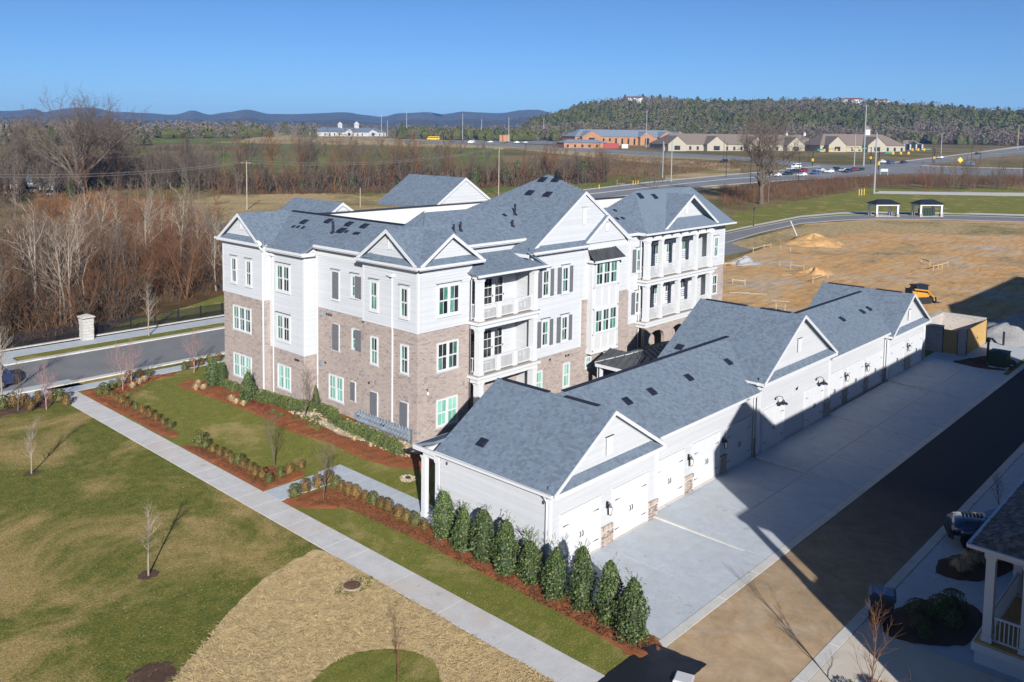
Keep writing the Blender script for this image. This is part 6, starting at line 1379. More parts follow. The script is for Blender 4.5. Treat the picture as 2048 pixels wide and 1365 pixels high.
m = MB(); p = G(*C8(955, 280)); m.tube([p, p+Vector((-1.2, 1., 3.2))], .1, 6); tag(m.build('leaning_pipe', 'white'), 'white pipe leaning out of the grass beside the clay heap', 'pipe')
# compact loader
p = G(1836, 606); sk_ = tag(empty('skid_steer_loader', p, R(150)), 'yellow and black compact loader standing on the dirt lot', 'loader')
m = MB(); m.hull([(x, y, z) for x in (-1.0, 1.3) for y in (-.55, .55) for z in (.5, 1.15)]+[(1.3, y, 1.5) for y in (-.5, .5)]); loc(m, 'body', 'machine', sk_); m = MB(); m.box(1.0, 1.45, -.5, .5, .55, 1.75); loc(m, 'engine_cover', 'black', sk_)
m = MB()
for x in (-.85, .7):
    for y in (-.5, .5): m.tube([(x, y, 1.1), (x*.95, y, 2.05)], .05, 5)
m.box(-.95, .85, -.58, .58, 2.05, 2.15); loc(m, 'cab_frame', 'black', sk_); m = MB(); m.box(-.5, .3, -.3, .3, 1.1, 1.45); loc(m, 'seat', 'rubber', sk_); m = MB(); m.box(-.84, .68, -.49, .49, 1.15, 2.04); loc(m, 'cab_glass', 'carglass', sk_)
for s in (-1, 1):
    m = MB(); m.tube([(1.25, s*.72, 1.75), (-.6, s*.72, 1.5), (-1.5, s*.72, .7), (-1.6, s*.72, .35)], .1, 6); loc(m, 'lift_arm', 'machine', sk_)
    m = MB(); m.hull([(x, s*y, z) for x, z in ((-.95, .05), (1.15, .05), (1.35, .45), (-1.15, .45), (-.9, .75), (1.1, .75)) for y in (.6, .98)]); loc(m, 'track', 'rubber', sk_)
m = MB(); m.prism([(-1.6, -.95, .1), (-2.3, -.95, .08), (-2.25, -.95, .16), (-1.75, -.95, .3), (-1.7, -.95, .75), (-1.6, -.95, .75)], (0, 1.9, 0)); loc(m, 'bucket', 'charcoal', sk_)
# black fence and stone pillar along the far pavement
fe = tag(empty('metal_fence', (10, 57, 0)), 'black metal picket fence behind the far pavement', 'fence')
pm = MB(); pm.box(-.05, .05, -.05, .05, 0, 1.35); pm.lathe((0, 0, 1.35), [(.06, 0), (.04, .06), (0, .09)], 6); pme = pm.mesh('post', 'black')
q = MB()
for z in (.15, 1.05, 1.22): q.box(0, 2.36, -.018, .018, z, z+.035)
for i in range(1, 20): q.box(i*.118-.02, i*.118+.02, -.02, .02, .08, 1.3)
qme = q.mesh('picket_panel', 'black')
for i in range(24):
    x = -7.2+i*2.4
    if 2.2 < x+1.2 < 3.6 and 0: continue
    inst(pme, 'post', (x, 56.8+.02*x, 0), fe); o = inst(qme, 'picket_panel', (x+.02, 56.8+.02*x, 0), fe); o['kind'] = 'stuff'
pi = tag(empty('stone_pillar', (2.85, 56.5, 0)), 'pale stone pillar with cap at the break of the black fence', 'pillar')
sm = MB(); sm.box(-.48, .48, -.48, .48, -.13, .13); sme = sm.mesh('stone_course', 'stone')
for i in range(7): inst(sme, 'stone_course', (2.85, 56.4, .14+i*.275), pi, rz=rnd.uniform(-.02, .02), sc=(1+rnd.uniform(-.02, .02),)*2+(1,))
m = MB(); m.hull([(2.85+x, 56.4+y, z) for x in (-.58, .58) for y in (-.58, .58) for z in (2.03, 2.14)]+[(2.85, 56.4, 2.35)]); m.build('cap', 'stone', pi)
slabs('fence_plinth', -8, 50, 56.45, 56.75, 'x', 2.4, 'stone', .22)
car('suv', 'car_navy', (-9.2, 46.2, 0), R(0), 'dark car just entering at the left edge of the street')
# ================================================================ wider land
def GP(pts): return [tuple(G(u, v))[:2] for u, v in pts]
def region(name, pts, mat, z=.05, step=25): return sheet(name, GP(pts), mat, z, step=step)
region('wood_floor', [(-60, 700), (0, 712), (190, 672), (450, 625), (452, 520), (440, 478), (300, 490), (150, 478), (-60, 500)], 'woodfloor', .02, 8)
sheet('verge', smooth_poly([(5.5, 57.2), (16, 57.4), (28, 57.8), (34, 64), (26, 68), (16, 63.5), (9, 61)], 4), 'lawn', .03)
region('rust_field', smooth_poly([(70, 448), (160, 456), (240, 448), (330, 424), (350, 404), (280, 398), (230, 388), (150, 396), (80, 402)], 4), 'rust', .03, 15)
region('dry_field', [(300, 500), (470, 470), (860, 430), (860, 398), (650, 386), (440, 392), (340, 405), (200, 440), (60, 455), (-60, 470), (-60, 490)], 'drygrass', .02, 15)
region('road', [(-60, 486), (240, 482), (460, 452), (700, 432), (700, 427), (460, 445), (240, 472), (-60, 478)], 'roadgrey', .05, 12)
region('pasture', [(700, 392), (840, 398), (1260, 400), (1330, 362), (1260, 348), (1000, 362), (760, 372)], 'pasture', .035, 20)
region('pasture', [(240, 336), (460, 352), (760, 345), (1000, 340), (1010, 298), (800, 284), (430, 278), (420, 292), (260, 300)], 'pasture', .1, 40)
region('pasture', [(270, 291), (420, 286), (490, 281), (490, 272), (270, 278)], 'pasture', .15, 60)
region('dry_field', [(420, 286), (760, 292), (1010, 298), (1230, 320), (1460, 345), (1460, 318), (1180, 300), (1000, 286), (760, 276), (560, 262), (440, 272)], 'drygrass', .12, 40)
region('green', [(1330, 392), (1480, 372), (1480, 338), (1330, 352)], 'drygrass', .1, 30)
region('green', [(1440, 462), (1600, 437), (1750, 428), (2048, 433), (2100, 433), (2100, 372), (1900, 380), (1740, 378), (1600, 402), (1470, 425)], 'lawn', .03, 20)
region('green', [(1460, 488), (1600, 452), (1750, 442), (2048, 449), (2100, 470), (1960, 472), (1750, 462), (1600, 482), (1500, 500)], 'drygrass', .035, 15)
# side street behind the lot
region('side_street', [(1448, 487), (1520, 466), (1600, 447.5), (1680, 441), (1750, 438.5), (1900, 440), (2100, 446), (2100, 438), (1900, 432.5), (1750, 431), (1680, 432.5), (1600, 439.5), (1520, 455), (1448, 470)], 'asphalt', .05, 10)
for (dz, nm, a, b) in ((.09, 'kerb', 0, 1.6), (.08, 'sidewalk', 4.5, 8.5)):
    up = [(1448, 470), (1520, 455), (1600, 439.5), (1680, 432.5), (1750, 431), (1900, 432.5), (2100, 438)]
    region(nm, [(u, v-a*.8) for u, v in up]+[(u, v-b*.8) for u, v in up[::-1]], 'kerb', dz, 10)
low = [(1448, 487), (1520, 466), (1600, 447.5), (1680, 441), (1750, 438.5), (1900, 440), (2100, 446)]
region('kerb', low+[(u, v+1.6) for u, v in low[::-1]], 'kerb', .09, 10)
region('gravel_path', [(1745, 388), (1900, 391), (2100, 394), (2100, 387), (1900, 385), (1760, 383)], 'kerb', .07, 20)
# highway and cross road with kerb strips and lane lines
region('highway', [(1165, 403), (1300, 386), (1420, 373), (1500, 367), (1570, 362), (1650, 357.5), (1740, 352), (1830, 349), (2100, 356), (2100, 341), (1900, 336), (1840, 333), (1900, 325), (2100, 306), (2100, 291), (1900, 314), (1780, 328), (1700, 331), (1640, 334), (1560, 343), (1460, 352), (1300, 367), (1165, 383)], 'roadgrey', .12, 25)
region('cross_road', [(1640, 342), (1560, 330), (1460, 320), (1300, 312), (1180, 305), (1080, 297), (900, 288), (780, 283), (780, 281), (900, 284), (1080, 291), (1180, 298), (1300, 304.5), (1460, 313), (1560, 321), (1680, 332)], 'roadgrey', .16, 40)
region('road_marking', [(1165, 392), (1300, 376.4), (1460, 359.6), (1640, 348.4), (1640, 347.6), (1460, 358.6), (1300, 375.2), (1165, 390.6)], 'paint', .2, 25)
region('kerb', [(1165, 383), (1300, 367), (1460, 352), (1560, 343), (1640, 334), (1640, 332.6), (1560, 341.4), (1460, 350), (1300, 364.6), (1165, 380.5)], 'kerb', .2, 25)
region('kerb', [(1165, 405.5), (1300, 388), (1420, 374.5), (1570, 363.5), (1740, 353.5), (1740, 352), (1570, 361.6), (1420, 372.4), (1300, 385.4), (1165, 402.6)], 'kerb', .2, 25)
region('road_marking', [(1900, 320), (2100, 299.6), (2100, 298.8), (1900, 319.2)], 'paintyellow', .25, 40); region('kerb', [(1780, 328), (1900, 314), (2100, 291), (2100, 289), (1900, 312.2), (1780, 326)], 'kerb', .25, 40); region('kerb', [(1840, 333), (1900, 336), (2100, 341), (2100, 339), (1900, 334.4), (1846, 331.6)], 'kerb', .25, 40)
region('car_park', [(900, 283), (1000, 287), (1160, 291), (1160, 284), (1000, 279), (900, 276)], 'roadgrey', .2, 40)
# ---------------------------------------------------------------- creek thicket and trees on the left
r = random.Random(5)
def fence_v(u): return 681-(u-176)*.187
k = 0
WL = ('pale trunked bare tree in the creek thicket behind the black fence', 'reddish many stemmed bare tree in the creek thicket')
for i in range(150):
    u = r.uniform(-50, 452); t = r.random(); v = fence_v(u)-8-t*175
    if u > 250 and v > fence_v(u)-45: continue
    if v < 470: continue
    p = G(u, v); mesh = r.choice(('wood0', 'wood1', 'wood2', 'wood3', 'clump0', 'clump1', 'clump2', 'clump3', 'clump0', 'clump1', 'clump2')); s = r.uniform(.5, .95) if mesh[0] == 'w' else r.uniform(.65, 1.15)
    if t > .6: s *= .8
    if u > 400: s *= .75
    where = ('at the left edge of the thicket' if u < 90 else 'behind the stone pillar' if u < 220 else 'behind the street tree by the fence' if u < 340 else 'next to the building corner')+(', front rank' if t < .35 else ', deep in the thicket')
    put(mesh, 'bare_tree', (p.x, p.y, -.05), ('pale trunked bare tree ' if mesh[0] == 'w' else 'reddish many stemmed bare tree ')+where, 'tree', ('creek trees ' if mesh[0] == 'w' else 'creek clumps ')+where, s)
for i in range(24):
    u = r.uniform(-40, 440); v = r.uniform(400, 470); p = G(u, v)
    if 60 < u < 300 and v < 452 and r.random() < .75: continue
    put(r.choice(('clump0', 'clump1', 'clump3', 'wood1', 'wood3')), 'bare_tree', (p.x, p.y, -.05), 'bare tree beyond the creek beside the rust coloured field', 'tree', 'trees by the rust field', r.uniform(.7, 1.0))
def brushmass(name, label, pts, n, hmin, hmax, mats, seed, wd=.02, tilt=.35):
    """tangle of twigs nobody could count"""
    q = random.Random(seed); m = MB(); P_ = GP(pts); x0, x1 = min(a for a, _ in P_), max(a for a, _ in P_); y0, y1 = min(b for _, b in P_), max(b for _, b in P_); c = 0; tries = 0
    while c < n and tries < n*30:
        tries += 1; x, y = q.uniform(x0, x1), q.uniform(y0, y1)
        if not inside((x, y), P_): continue
        c += 1; z = terrain(x, y); h = q.uniform(hmin, hmax)*(.75+.5*noise.noise((x*.12, y*.12, seed))); m.mat(q.randrange(len(mats)))
        for s in range(4):
            a = q.uniform(0, 6.3); d = Vector((q.gauss(0, tilt), q.gauss(0, tilt), 1)).normalized(); b = Vector((x+q.gauss(0, .3), y+q.gauss(0, .3), z)); w = Vector((math.cos(a), math.sin(a), 0))*wd
            e = b+d*h*.6; tp = e+(d+Vector((q.gauss(0, .5), q.gauss(0, .5), 0))).normalized()*h*.5; m.face(b-w, b+w, e+w*.6, e-w*.6); m.face(e-w*.6, e+w*.6, tp); m.face(e-w*.5, e+w*.5, e+(d+Vector((q.gauss(0, .8), q.gauss(0, .8), .1))).normalized()*h*.45)
    return tag(m.build(name, mats), label, 'brush', kind='stuff')
def clumpmass(name, label, pts, n, hmin, hmax, mats, seed, wd=.03, lean=.38, clear=None):
    """mass of many-stemmed bare scrub: each clump forks into stems, branches and twigs"""
    q = random.Random(seed); m = MB(); P_ = GP(pts); x0, x1 = min(a for a, _ in P_), max(a for a, _ in P_); y0, y1 = min(b for _, b in P_), max(b for _, b in P_); c = 0; tries = 0
    g3 = lambda s: Vector((q.gauss(0, s), q.gauss(0, s), q.gauss(0, s)))
    def rib(p, e, w0, w1):
        d = e-p; s = d.cross(g3(1)).normalized(); m.face(p-s*w0, p+s*w0, e+s*w1, e-s*w1)
    while c < n and tries < n*40:
        tries += 1; x, y = q.uniform(x0, x1), q.uniform(y0, y1)
        if not inside((x, y), P_): continue
        if clear and clear(x, y): continue
        c += 1; H = q.uniform(hmin, hmax)*(.8+.45*noise.noise((x*.07, y*.07, seed))); m.mat(q.randrange(len(mats))); b0 = Vector((x, y, terrain(x, y)-.1))
        for s in range(q.randint(3, 5)):
            d = Vector((q.gauss(0, lean), q.gauss(0, lean), 1)).normalized(); p = b0+Vector((q.gauss(0, .25), q.gauss(0, .25), 0)); L = H*q.uniform(.6, 1.)
            for k in range(3):
                d = (d+g3(.16)+Vector((0, 0, .08))).normalized(); e = p+d*L/3; w = wd*(1.9-.5*k)*(H/5)**.5; rib(p, e, w, w*.75)
                for j in range((2, 4, 5)[k]):
                    t = q.random(); bp = p.lerp(e, t); bd = (d*.8+g3(.55)+Vector((0, 0, .12))).normalized(); BL = L*q.uniform(.2, .4); be = bp+bd*BL; rib(bp, be, wd*.7, wd*.4)
                    for i_ in range(5): tp = bp.lerp(be, q.uniform(.25, 1)); te = tp+(bd*.7+g3(.55)).normalized()*BL*q.uniform(.3, .65); s_ = (te-tp).cross(g3(1)).normalized()*wd*.4; m.face(tp-s_, tp+s_, te)
                p = e
    return tag(m.build(name, mats), label, 'brush', kind='stuff')
CR = [(-60, 700), (0, 704), (190, 664), (250, 645), (330, 612), (446, 582), (452, 500), (300, 500), (150, 490), (-60, 510)]
clumpmass('creek_wood', 'tangled mass of bare scrub filling the creek thicket', CR, 640, 3.2, 7.5, ['barkred', 'bark', 'brushgrey', 'barkdark', 'brush'], 3, .02)
brushmass('creek_brush', 'low brown undergrowth of the creek thicket', CR, 6000, .5, 1.8, ['brush', 'brushgrey', 'barkdark'], 5, .016, .6)
clumpmass('rust_scrub', 'rust coloured scrub beside the creek', [(40, 480), (240, 482), (445, 476), (440, 430), (330, 410), (240, 392), (90, 405), (40, 430)], 230, 2, 5.5, ['brush', 'barkred', 'rustleaf', 'brushgrey'], 4, .03)
# ---------------------------------------------------------------- tree line across the middle
r = random.Random(15)
def wh(u): return 'left of the wooden pole' if u < 494 else 'right of the wooden pole above the left wing' if u < 640 else 'above the small rear gable' if u < 780 else 'left above the large rear gable' if u < 900 else 'by the pole beside the large rear gable' if u < 1040 else 'right end, above the central roof'
for i in range(88):
    u = r.uniform(430, 1215); v = 384-(u-430)*.012+r.uniform(-13, 3)-(8 if u > 1000 else 0); p = G(u, v); put('line%d' % r.randrange(4), 'bare_tree', (p.x, p.y, -.1), 'bare tree of the middle tree line, %s' % wh(u), 'tree', 'tree line '+wh(u), r.uniform(.6, 1.0)*(1 if u < 900 else .85))
for i, (u, v, s) in enumerate([(640, 384, .8), (672, 384, .7), (705, 383, .75), (800, 379, .7), (866, 377, .9), (905, 376, .8), (950, 374, 1.), (1010, 370, 1.1), (1035, 368, 1.2), (1060, 366, 1.1), (1105, 364, 1.2), (1165, 362, 1.25), (1180, 360, 1.1), (605, 386, .6)]):
    p = G(u, v); put('cedar%d' % (i % 3), 'cedar', (p.x, p.y, -.1), 'dark cedar among the bare trees of the middle tree line', 'cedar', 'cedars of the middle tree line', s*1.1)
for i, (u, v, s) in enumerate([(378, 376, 1.15), (458, 374, .95), (205, 380, .8), (140, 392, .7)]): p = G(u, v); put('cedar%d' % (i % 3), 'cedar', (p.x, p.y, -.1), ('dark ivy clad cedar before the left pasture', 'small dark cedar beside the wooden utility pole', 'dark cedar below the giant bare tree', 'low dark cedar at the rust field edge')[i], 'cedar', None, s)
brushmass('hedgerow_brush', 'brown scrub at the foot of the middle tree line', [(440, 390), (760, 388), (1000, 376), (1215, 366), (1215, 356), (1000, 364), (760, 374), (440, 378)], 4200, 1.0, 3.2, ['brushgrey', 'brush', 'barkdark'], 6, .06)
brushmass('hedgerow_brush', 'brown scrub on the slope beside the highway', [(1190, 352), (1240, 375), (1330, 350), (1480, 336), (1480, 326), (1330, 320), (1190, 312)], 2600, .6, 2.2, ['brush', 'brushgrey', 'barkred'], 7, .05)
brushmass('hedgerow_brush', 'tall brown scrub along the near side of the highway', [(1445, 415), (1520, 405), (1690, 388), (1720, 376), (1860, 368), (2060, 372), (2060, 358), (1740, 355), (1570, 366), (1440, 380)], 4200, 1.2, 3.6, ['brush', 'barkred', 'brushgrey'], 8, .035)
brushmass('hedgerow_brush', 'dark hedge line between the pastures', [(300, 303), (470, 302), (520, 304), (520, 300), (470, 297), (300, 298)], 700, 1.5, 3, ['barkdark', 'brush'], 9, .12)
for i in range(22):
    u = r.uniform(1840, 2060); p = G(u, 376+r.uniform(-6, 8)); put(r.choice(('clump2', 'clump0', 'clump3')), 'bare_tree', (p.x, p.y, -.1), 'bare young tree by the gravel path at the right', 'tree', 'young trees by the gravel path', r.uniform(.9, 1.5))
for i in range(13): p = G(1480+i*14+r.uniform(-4, 4), 425+r.uniform(-8, 4)-i*1.2); put('sapling', 'young_tree', (p.x, p.y, 0), 'slim young tree on the green beyond the side street', 'tree', 'slim trees beyond the side street', r.uniform(1., 1.5))
clumpmass('tree_line_mass', 'dense bare scrub and saplings of the middle tree line', [(435, 390), (760, 386), (1000, 376), (1215, 366), (1215, 352), (1000, 358), (760, 366), (435, 374)], 420, 5, 11, ['bark', 'barkdark', 'brushgrey', 'barkred'], 16, .06, .2)
clumpmass('wood_mass', 'dense bare scrub of the wood around the giant tree', [(-60, 425), (60, 400), (250, 382), (440, 378), (440, 350), (250, 342), (60, 346), (-60, 360)], 420, 7, 14, ['bark', 'barkdark', 'brushgrey'], 17, .06, .24)
clumpmass('pasture_hedge', 'bare hedgerow trees between the far pastures', [(240, 318), (420, 322), (620, 312), (800, 318), (1000, 316), (1000, 308), (800, 308), (620, 303), (420, 311), (240, 306)], 55, 6, 12, ['bark', 'barkdark', 'brushgrey'], 19, .1, .2)
# giants
for (u, v, mesh, s, rz, l) in [(157, 388, 'oak0', 1.03, .4, 'giant bare spreading tree rising above the skyline on the left'), (232, 372, 'oak1', .85, 2., 'tall bare tree right of the giant one'), (60, 380, 'oak1', .82, 4., 'tall bare tree left of the giant one'), (375, 372, 'line1', 1.1, 1., 'bare tree with ivy clad trunk before the left pasture'), (1522, 408, 'oak1', .98, 1.2, 'big gnarled bare tree beside the highway'), (1536, 404, 'line2', 1.05, 3., 'pale trunked bare tree leaning at the gnarled tree'), (1310, 378, 'clump3', 1.35, .3, 'rounded bare tree behind the ridge of the far pavilion'), (610, 372, 'oak1', .72, 5, 'taller bare tree standing out of the middle tree line')]:
    p = G(u, v); put(mesh, 'bare_tree', (p.x, p.y, -.2), l, 'tree', None, s, rz)
r = random.Random(25)
for i in range(38): u = r.uniform(-40, 440); p = G(u, r.uniform(345, 402)); put(r.choice(('line0', 'line1', 'line2', 'line3')), 'bare_tree', (p.x, p.y, -.2), 'bare tree in the wood around the giant tree', 'tree', 'wood around the giant tree', r.uniform(.5, .85))
# ---------------------------------------------------------------- far woods, hill, blue ridges
def clumpforest(name, label, spots, mats, seed, per=26, tall=(8, 13)):
    q = random.Random(seed); m = MB()
    for (x, y, z, kind) in spots:
        H = q.uniform(*tall); R0 = H*q.uniform(.38, .62) if kind != 2 else H*.5; H *= (1, .85, 1)[kind]; n = per
        for i in range(n):
            t = q.random(); a = q.uniform(0, 6.3); rr = R0*((1-t)**.6 if kind == 0 else math.sqrt(max(.05, 1-(2*t-1)**2)))*q.uniform(.5, 1); c = Vector((x+rr*math.cos(a), y+rr*math.sin(a), z+H*(.12+.88*t)))
            s = H*q.uniform(.07, .13); nn = (Vector((math.cos(a), math.sin(a), .7))+Vector((q.gauss(0, .35), q.gauss(0, .35), q.gauss(0, .35)))).normalized(); e = nn.cross(Vector((q.gauss(0, 1), q.gauss(0, 1), q.gauss(0, 1)))).normalized()*s; f = nn.cross(e)*(.8 if kind != 2 else .35); m.mat(kind); m.face(c-e, c+f, c+e, c-f)
        if kind < 2: m.mat(kind); m.lathe((x, y, z), [(R0*.6, H*.08), (R0*.8, H*.35), (R0*.55, H*.65), (0, H*.95)] if kind else [(R0*.85, H*.1), (R0*.5, H*.5), (0, H*.98)], 6)
    return tag(m.build(name, mats), label, 'woodland', kind='stuff')
r = random.Random(35); sp = []
for i in range(1500):
    u = r.uniform(-60, 1140); base = 274 if u < 500 else 270+(u-500)*.018
    if 640 < u < 800 and r.random() < .8: v = base-8
    else: v = base+r.uniform(-7, 4)
    if u < 300: v += r.uniform(0, 18)
    p = G(u, v); d = (p-CAM).length; sp.append((p.x, p.y, p.z, r.choices((0, 1, 2), (1, 1, 16) if u < 800 else (1, 4, 6))[0]))
clumpforest('far_woods', 'grey brown far woods along the valley floor', sp, ['forest', 'forest2', 'forestbare'], 41, 14, (8, 15))
# wooded hill on the right: its crest as seen from here, built as real ground over a kilometre off
crest = [(1060, 244), (1110, 234), (1170, 213), (1230, 206), (1290, 202), (1370, 206), (1450, 210), (1530, 209), (1610, 206), (1700, 210), (1760, 212), (1850, 217), (1950, 227), (2048, 231), (2200, 237)]
def crest_v(u):
    for (a, va), (b, vb) in zip(crest, crest[1:]):
        if a <= u <= b: return va+(vb-va)*(u-a)/(b-a)
    return 252
def hill_pt(u, t):
    """t 0 foot .. 1 crest .. 1.3 behind"""
    d = ray(u, 262); h = math.hypot(d.x, d.y); dist = 900+320*t; x, y = CAM.x+d.x/h*dist, CAM.y+d.y/h*dist
    dd = ray(u, crest_v(u)); top = CAM.z+dd.z/math.hypot(dd.x, dd.y)*1220-5; base = terrain(CAM.x+d.x/h*900, CAM.y+d.y/h*900)
    s = min(t, 1); s = s*s*(3-2*s); z = base+(top-base)*s-(max(0, t-1)*60); return Vector((x, y, z))
m = MB(); nu, ntt = 60, 14
for i in range(nu+1):
    for j in range(ntt+1): p = hill_pt(1040+i*19, j/ntt*1.35); m.v.append(tuple(p+Vector((0, 0, 1.2*noise.noise((p.x*.02, p.y*.02, 1))))))
for i in range(nu):
    for j in range(ntt): a = i*(ntt+1)+j; m.f.append((a, a+ntt+1, a+ntt+2, a+1)); m.m.append(0)
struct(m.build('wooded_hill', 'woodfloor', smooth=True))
sp = []
for i in range(4600):
    u = r.uniform(1050, 2170); t = r.uniform(.02, 1.08)**.85; p = hill_pt(u, t); q = noise.noise((p.x*.008, p.y*.008, 4)); ev = .58+1.1*q-(.35 if t < .28 else 0)-(.3 if 1650 < u < 1880 and t > .85 else 0); sp.append((p.x, p.y, p.z-.5, r.choices((0, 1, 2), (ev*.22, ev*.78, max(.12, 1-ev)))[0]))
clumpforest('hill_forest', 'mixed cedar and bare woodland covering the hill', sp, ['forest', 'forest2', 'forestbare'], 42, 22, (8, 15))
ridge = [(-120, 226), (-40, 221), (0, 219), (40, 218), (68, 215), (90, 222), (110, 217), (150, 212), (190, 214), (230, 221), (300, 224), (350, 227), (385, 219), (420, 226), (455, 222), (495, 217), (540, 225), (580, 226), (640, 224), (690, 222), (730, 227), (765, 231), (800, 224), (850, 222), (885, 226), (925, 221), (960, 222), (1000, 224), (1040, 218), (1075, 217), (1110, 224), (1150, 220), (1220, 226), (2200, 246)]
def far_range(name, off, dist, amp, seed, mat, low=20):
    m = MB(); n = 260; pts = []
    for i in range(n+1):
        u = -120+(2320*i/n); v = 240
        for (a, va), (b, vb) in zip(ridge, ridge[1:]):
            if a <= u <= b: tt = (u-a)/(b-a); tt = tt*tt*(3-2*tt); v = va+(vb-va)*tt
        v += off+amp*noise.noise((u*.03, seed, 0))*2+amp*.5*noise.noise((u*.11, seed, 2)); d = ray(u, v); h = math.hypot(d.x, d.y)
        for j, (f, zz) in enumerate(((.80, 0), (.86, .25), (.92, .6), (.97, .88), (1., 1.), (1.06, .7))):
            z = CAM.z+d.z/h*dist; b0 = low; w = 1+.035*noise.noise((u*.02, j*1.7, seed)); m.v.append((CAM.x+d.x/h*dist*f*w, CAM.y+d.y/h*dist*f*w, b0-8+(z-b0+8)*zz*(1+(.12*noise.noise((u*.025, j, seed+9)) if 0 < j < 4 else 0))))
    for i in range(n):
        for j in range(5): a = i*6+j; m.f.append((a, a+6, a+7, a+1)); m.m.append(0)
    return struct(m.build(name, mat, smooth=False))
t = NT('farwood'); f = t.noise(.02, 5, .7); t.col(t.ramp(f, (.3, (.05, .05, .035)), (.7, (.10, .085, .06)))).set(.95, .05).bump(f, 1., 20)
far_range('far_hills', 3, 4600, .6, 3, 'farwood', 15); far_range('near_hills', 17, 3000, 1.2, 8, 'farwood', 13)
# ---------------------------------------------------------------- far buildings
def bld(name, label, u0, u1, v, wall, roofm, depth=16, wh=4., rise=3.5, wings=(), cup=None, win=True, wmat='darkglass', dir_tilt=0., cat='building', nwin=12):
    """long low building: walls, hipped roof, cross gables, windows; stands at a real place on the terrain"""
    a, b = G(u0, v), G(u1, v+dir_tilt); ax = (b-a); ax.z = 0; L = ax.length; ax.normalize(); bk = Vector((-ax.y, ax.x, 0)); z0 = min(a.z, b.z)-.3
    e = tag(empty(name, a), label, cat); o = Vector((a.x, a.y, z0))
    def pt(s, d, z): return o+ax*s+bk*d+Vector((0, 0, z))
    def bx(mb, s0, s1, d0, d1, h0, h1): mb.hull([pt(s, d, h) for s in (s0, s1) for d in (d0, d1) for h in (h0, h1)])
    m = MB(); bx(m, 0, L, 0, depth, 0, wh+.3); m.build('wall', wall, e)
    m = MB(); m.hull([pt(s, d, wh+.3) for s in (-.6, L+.6) for d in (-.6, depth+.6)]+[pt(depth*.4, depth/2, wh+rise), pt(L-depth*.4, depth/2, wh+rise)]); m.build('roof', roofm, e)
    for (s, wd, pr_) in wings:
        s *= L; m = MB(); bx(m, s-wd/2, s+wd/2, -pr_, 1, 0, wh+.3); m.hull([pt(s-wd/2, -pr_, wh+.3), pt(s+wd/2, -pr_, wh+.3), pt(s, -pr_, wh+rise*.75), pt(s-wd/2, 1, wh+.3), pt(s+wd/2, 1, wh+.3), pt(s, 1, wh+rise*.75)]); m.build('gable_wing', wall, e)
        m = MB()
        for q in (-1, 1): m.prism([pt(s+q*(wd/2+.5), -pr_-.4, wh+.1), pt(s, -pr_-.4, wh+rise*.75+.25), pt(s, depth/2, wh+rise*.75+.25), pt(s+q*(wd/2+.5), depth/2, wh+.1)], (0, 0, .2))
        m.build('wing_roof', roofm, e)
        m = MB(); bx(m, s-wd*.16, s+wd*.16, -pr_-.06, -pr_, 1.0, wh-.6); m.build('window', wmat, e)
    if win:
        for i in range(nwin):
            s = L*(i+.5)/nwin; m = MB(); bx(m, s-.8, s+.8, -.08, 0, 1.0, wh-1.0); m.build('window', wmat, e)
    for c in (cup or ()):
        s, sz = c[0]*L, c[1]; zt = wh+rise-.6; m = MB(); bx(m, s-sz, s+sz, depth/2-sz, depth/2+sz, zt, zt+sz*2.4); m.build('cupola', 'white', e); m = MB(); m.hull([pt(s+i*sz*1.3, depth/2+j*sz*1.3, zt+sz*2.4) for i in (-1, 1) for j in (-1, 1)]+[pt(s, depth/2, zt+sz*4.2)]); m.build('cupola_roof', c[2] if len(c) > 2 else roofm, e)
    return e, pt, L
bld('school', 'white school with cupola and dark roof in the far left distance', 645, 772, 273, 'white', 'shingle1', 20, 4.5, 5, ((.36, 12, 4), (.75, 14, 3)), ((.36, 1.6, 'white'), (.62, 1.8, 'white')), nwin=14)
bld('orange_school', 'orange brick building under construction with grey metal roof', 1150, 1370, 291, 'orangeb', 'galv', 26, 7, 6, ((.12, 16, 5), (.62, 12, 4), (.8, 12, 4), (.93, 12, 4)), nwin=18)
bld('annex', 'low brick annex with pale roof beside the orange building', 1128, 1215, 297, 'orangeb', 'galv', 14, 4, 2.5, (), nwin=6)
bld('long_lodge', 'long tan single storey lodge with brown roof and gabled wings', 1328, 1645, 302, 'tanwall', 'tanroof', 24, 4.5, 7.5, ((.06, 13, 5), (.3, 14, 5), (.55, 14, 6), (.8, 13, 5)), ((.82, .9), (.94, .9)), nwin=22)
bld('long_lodge', 'tan lodge with cupola tower and columned entrance left of the uphill road', 1640, 1810, 304, 'tanwall', 'tanroof', 24, 4.5, 8, ((.15, 13, 5), (.6, 14, 6)), ((.66, 1.7, 'tanroof'),), nwin=12)
e, pt, L = bld('entrance_porch', 'white pillared drive-through porch at the right end of the lodge', 1806, 1842, 300, 'carglass', 'tanroof', 9, 4.2, 3.2, ((.5, 7, 1),), None, False)
for s in (0, .33, .66, 1.): m = MB(); q = pt(L*s, -1.4, 0); m.box(q.x-.4, q.x+.4, q.y-.4, q.y+.4, q.z, q.z+4.4); m.build('pillar', 'white', e)
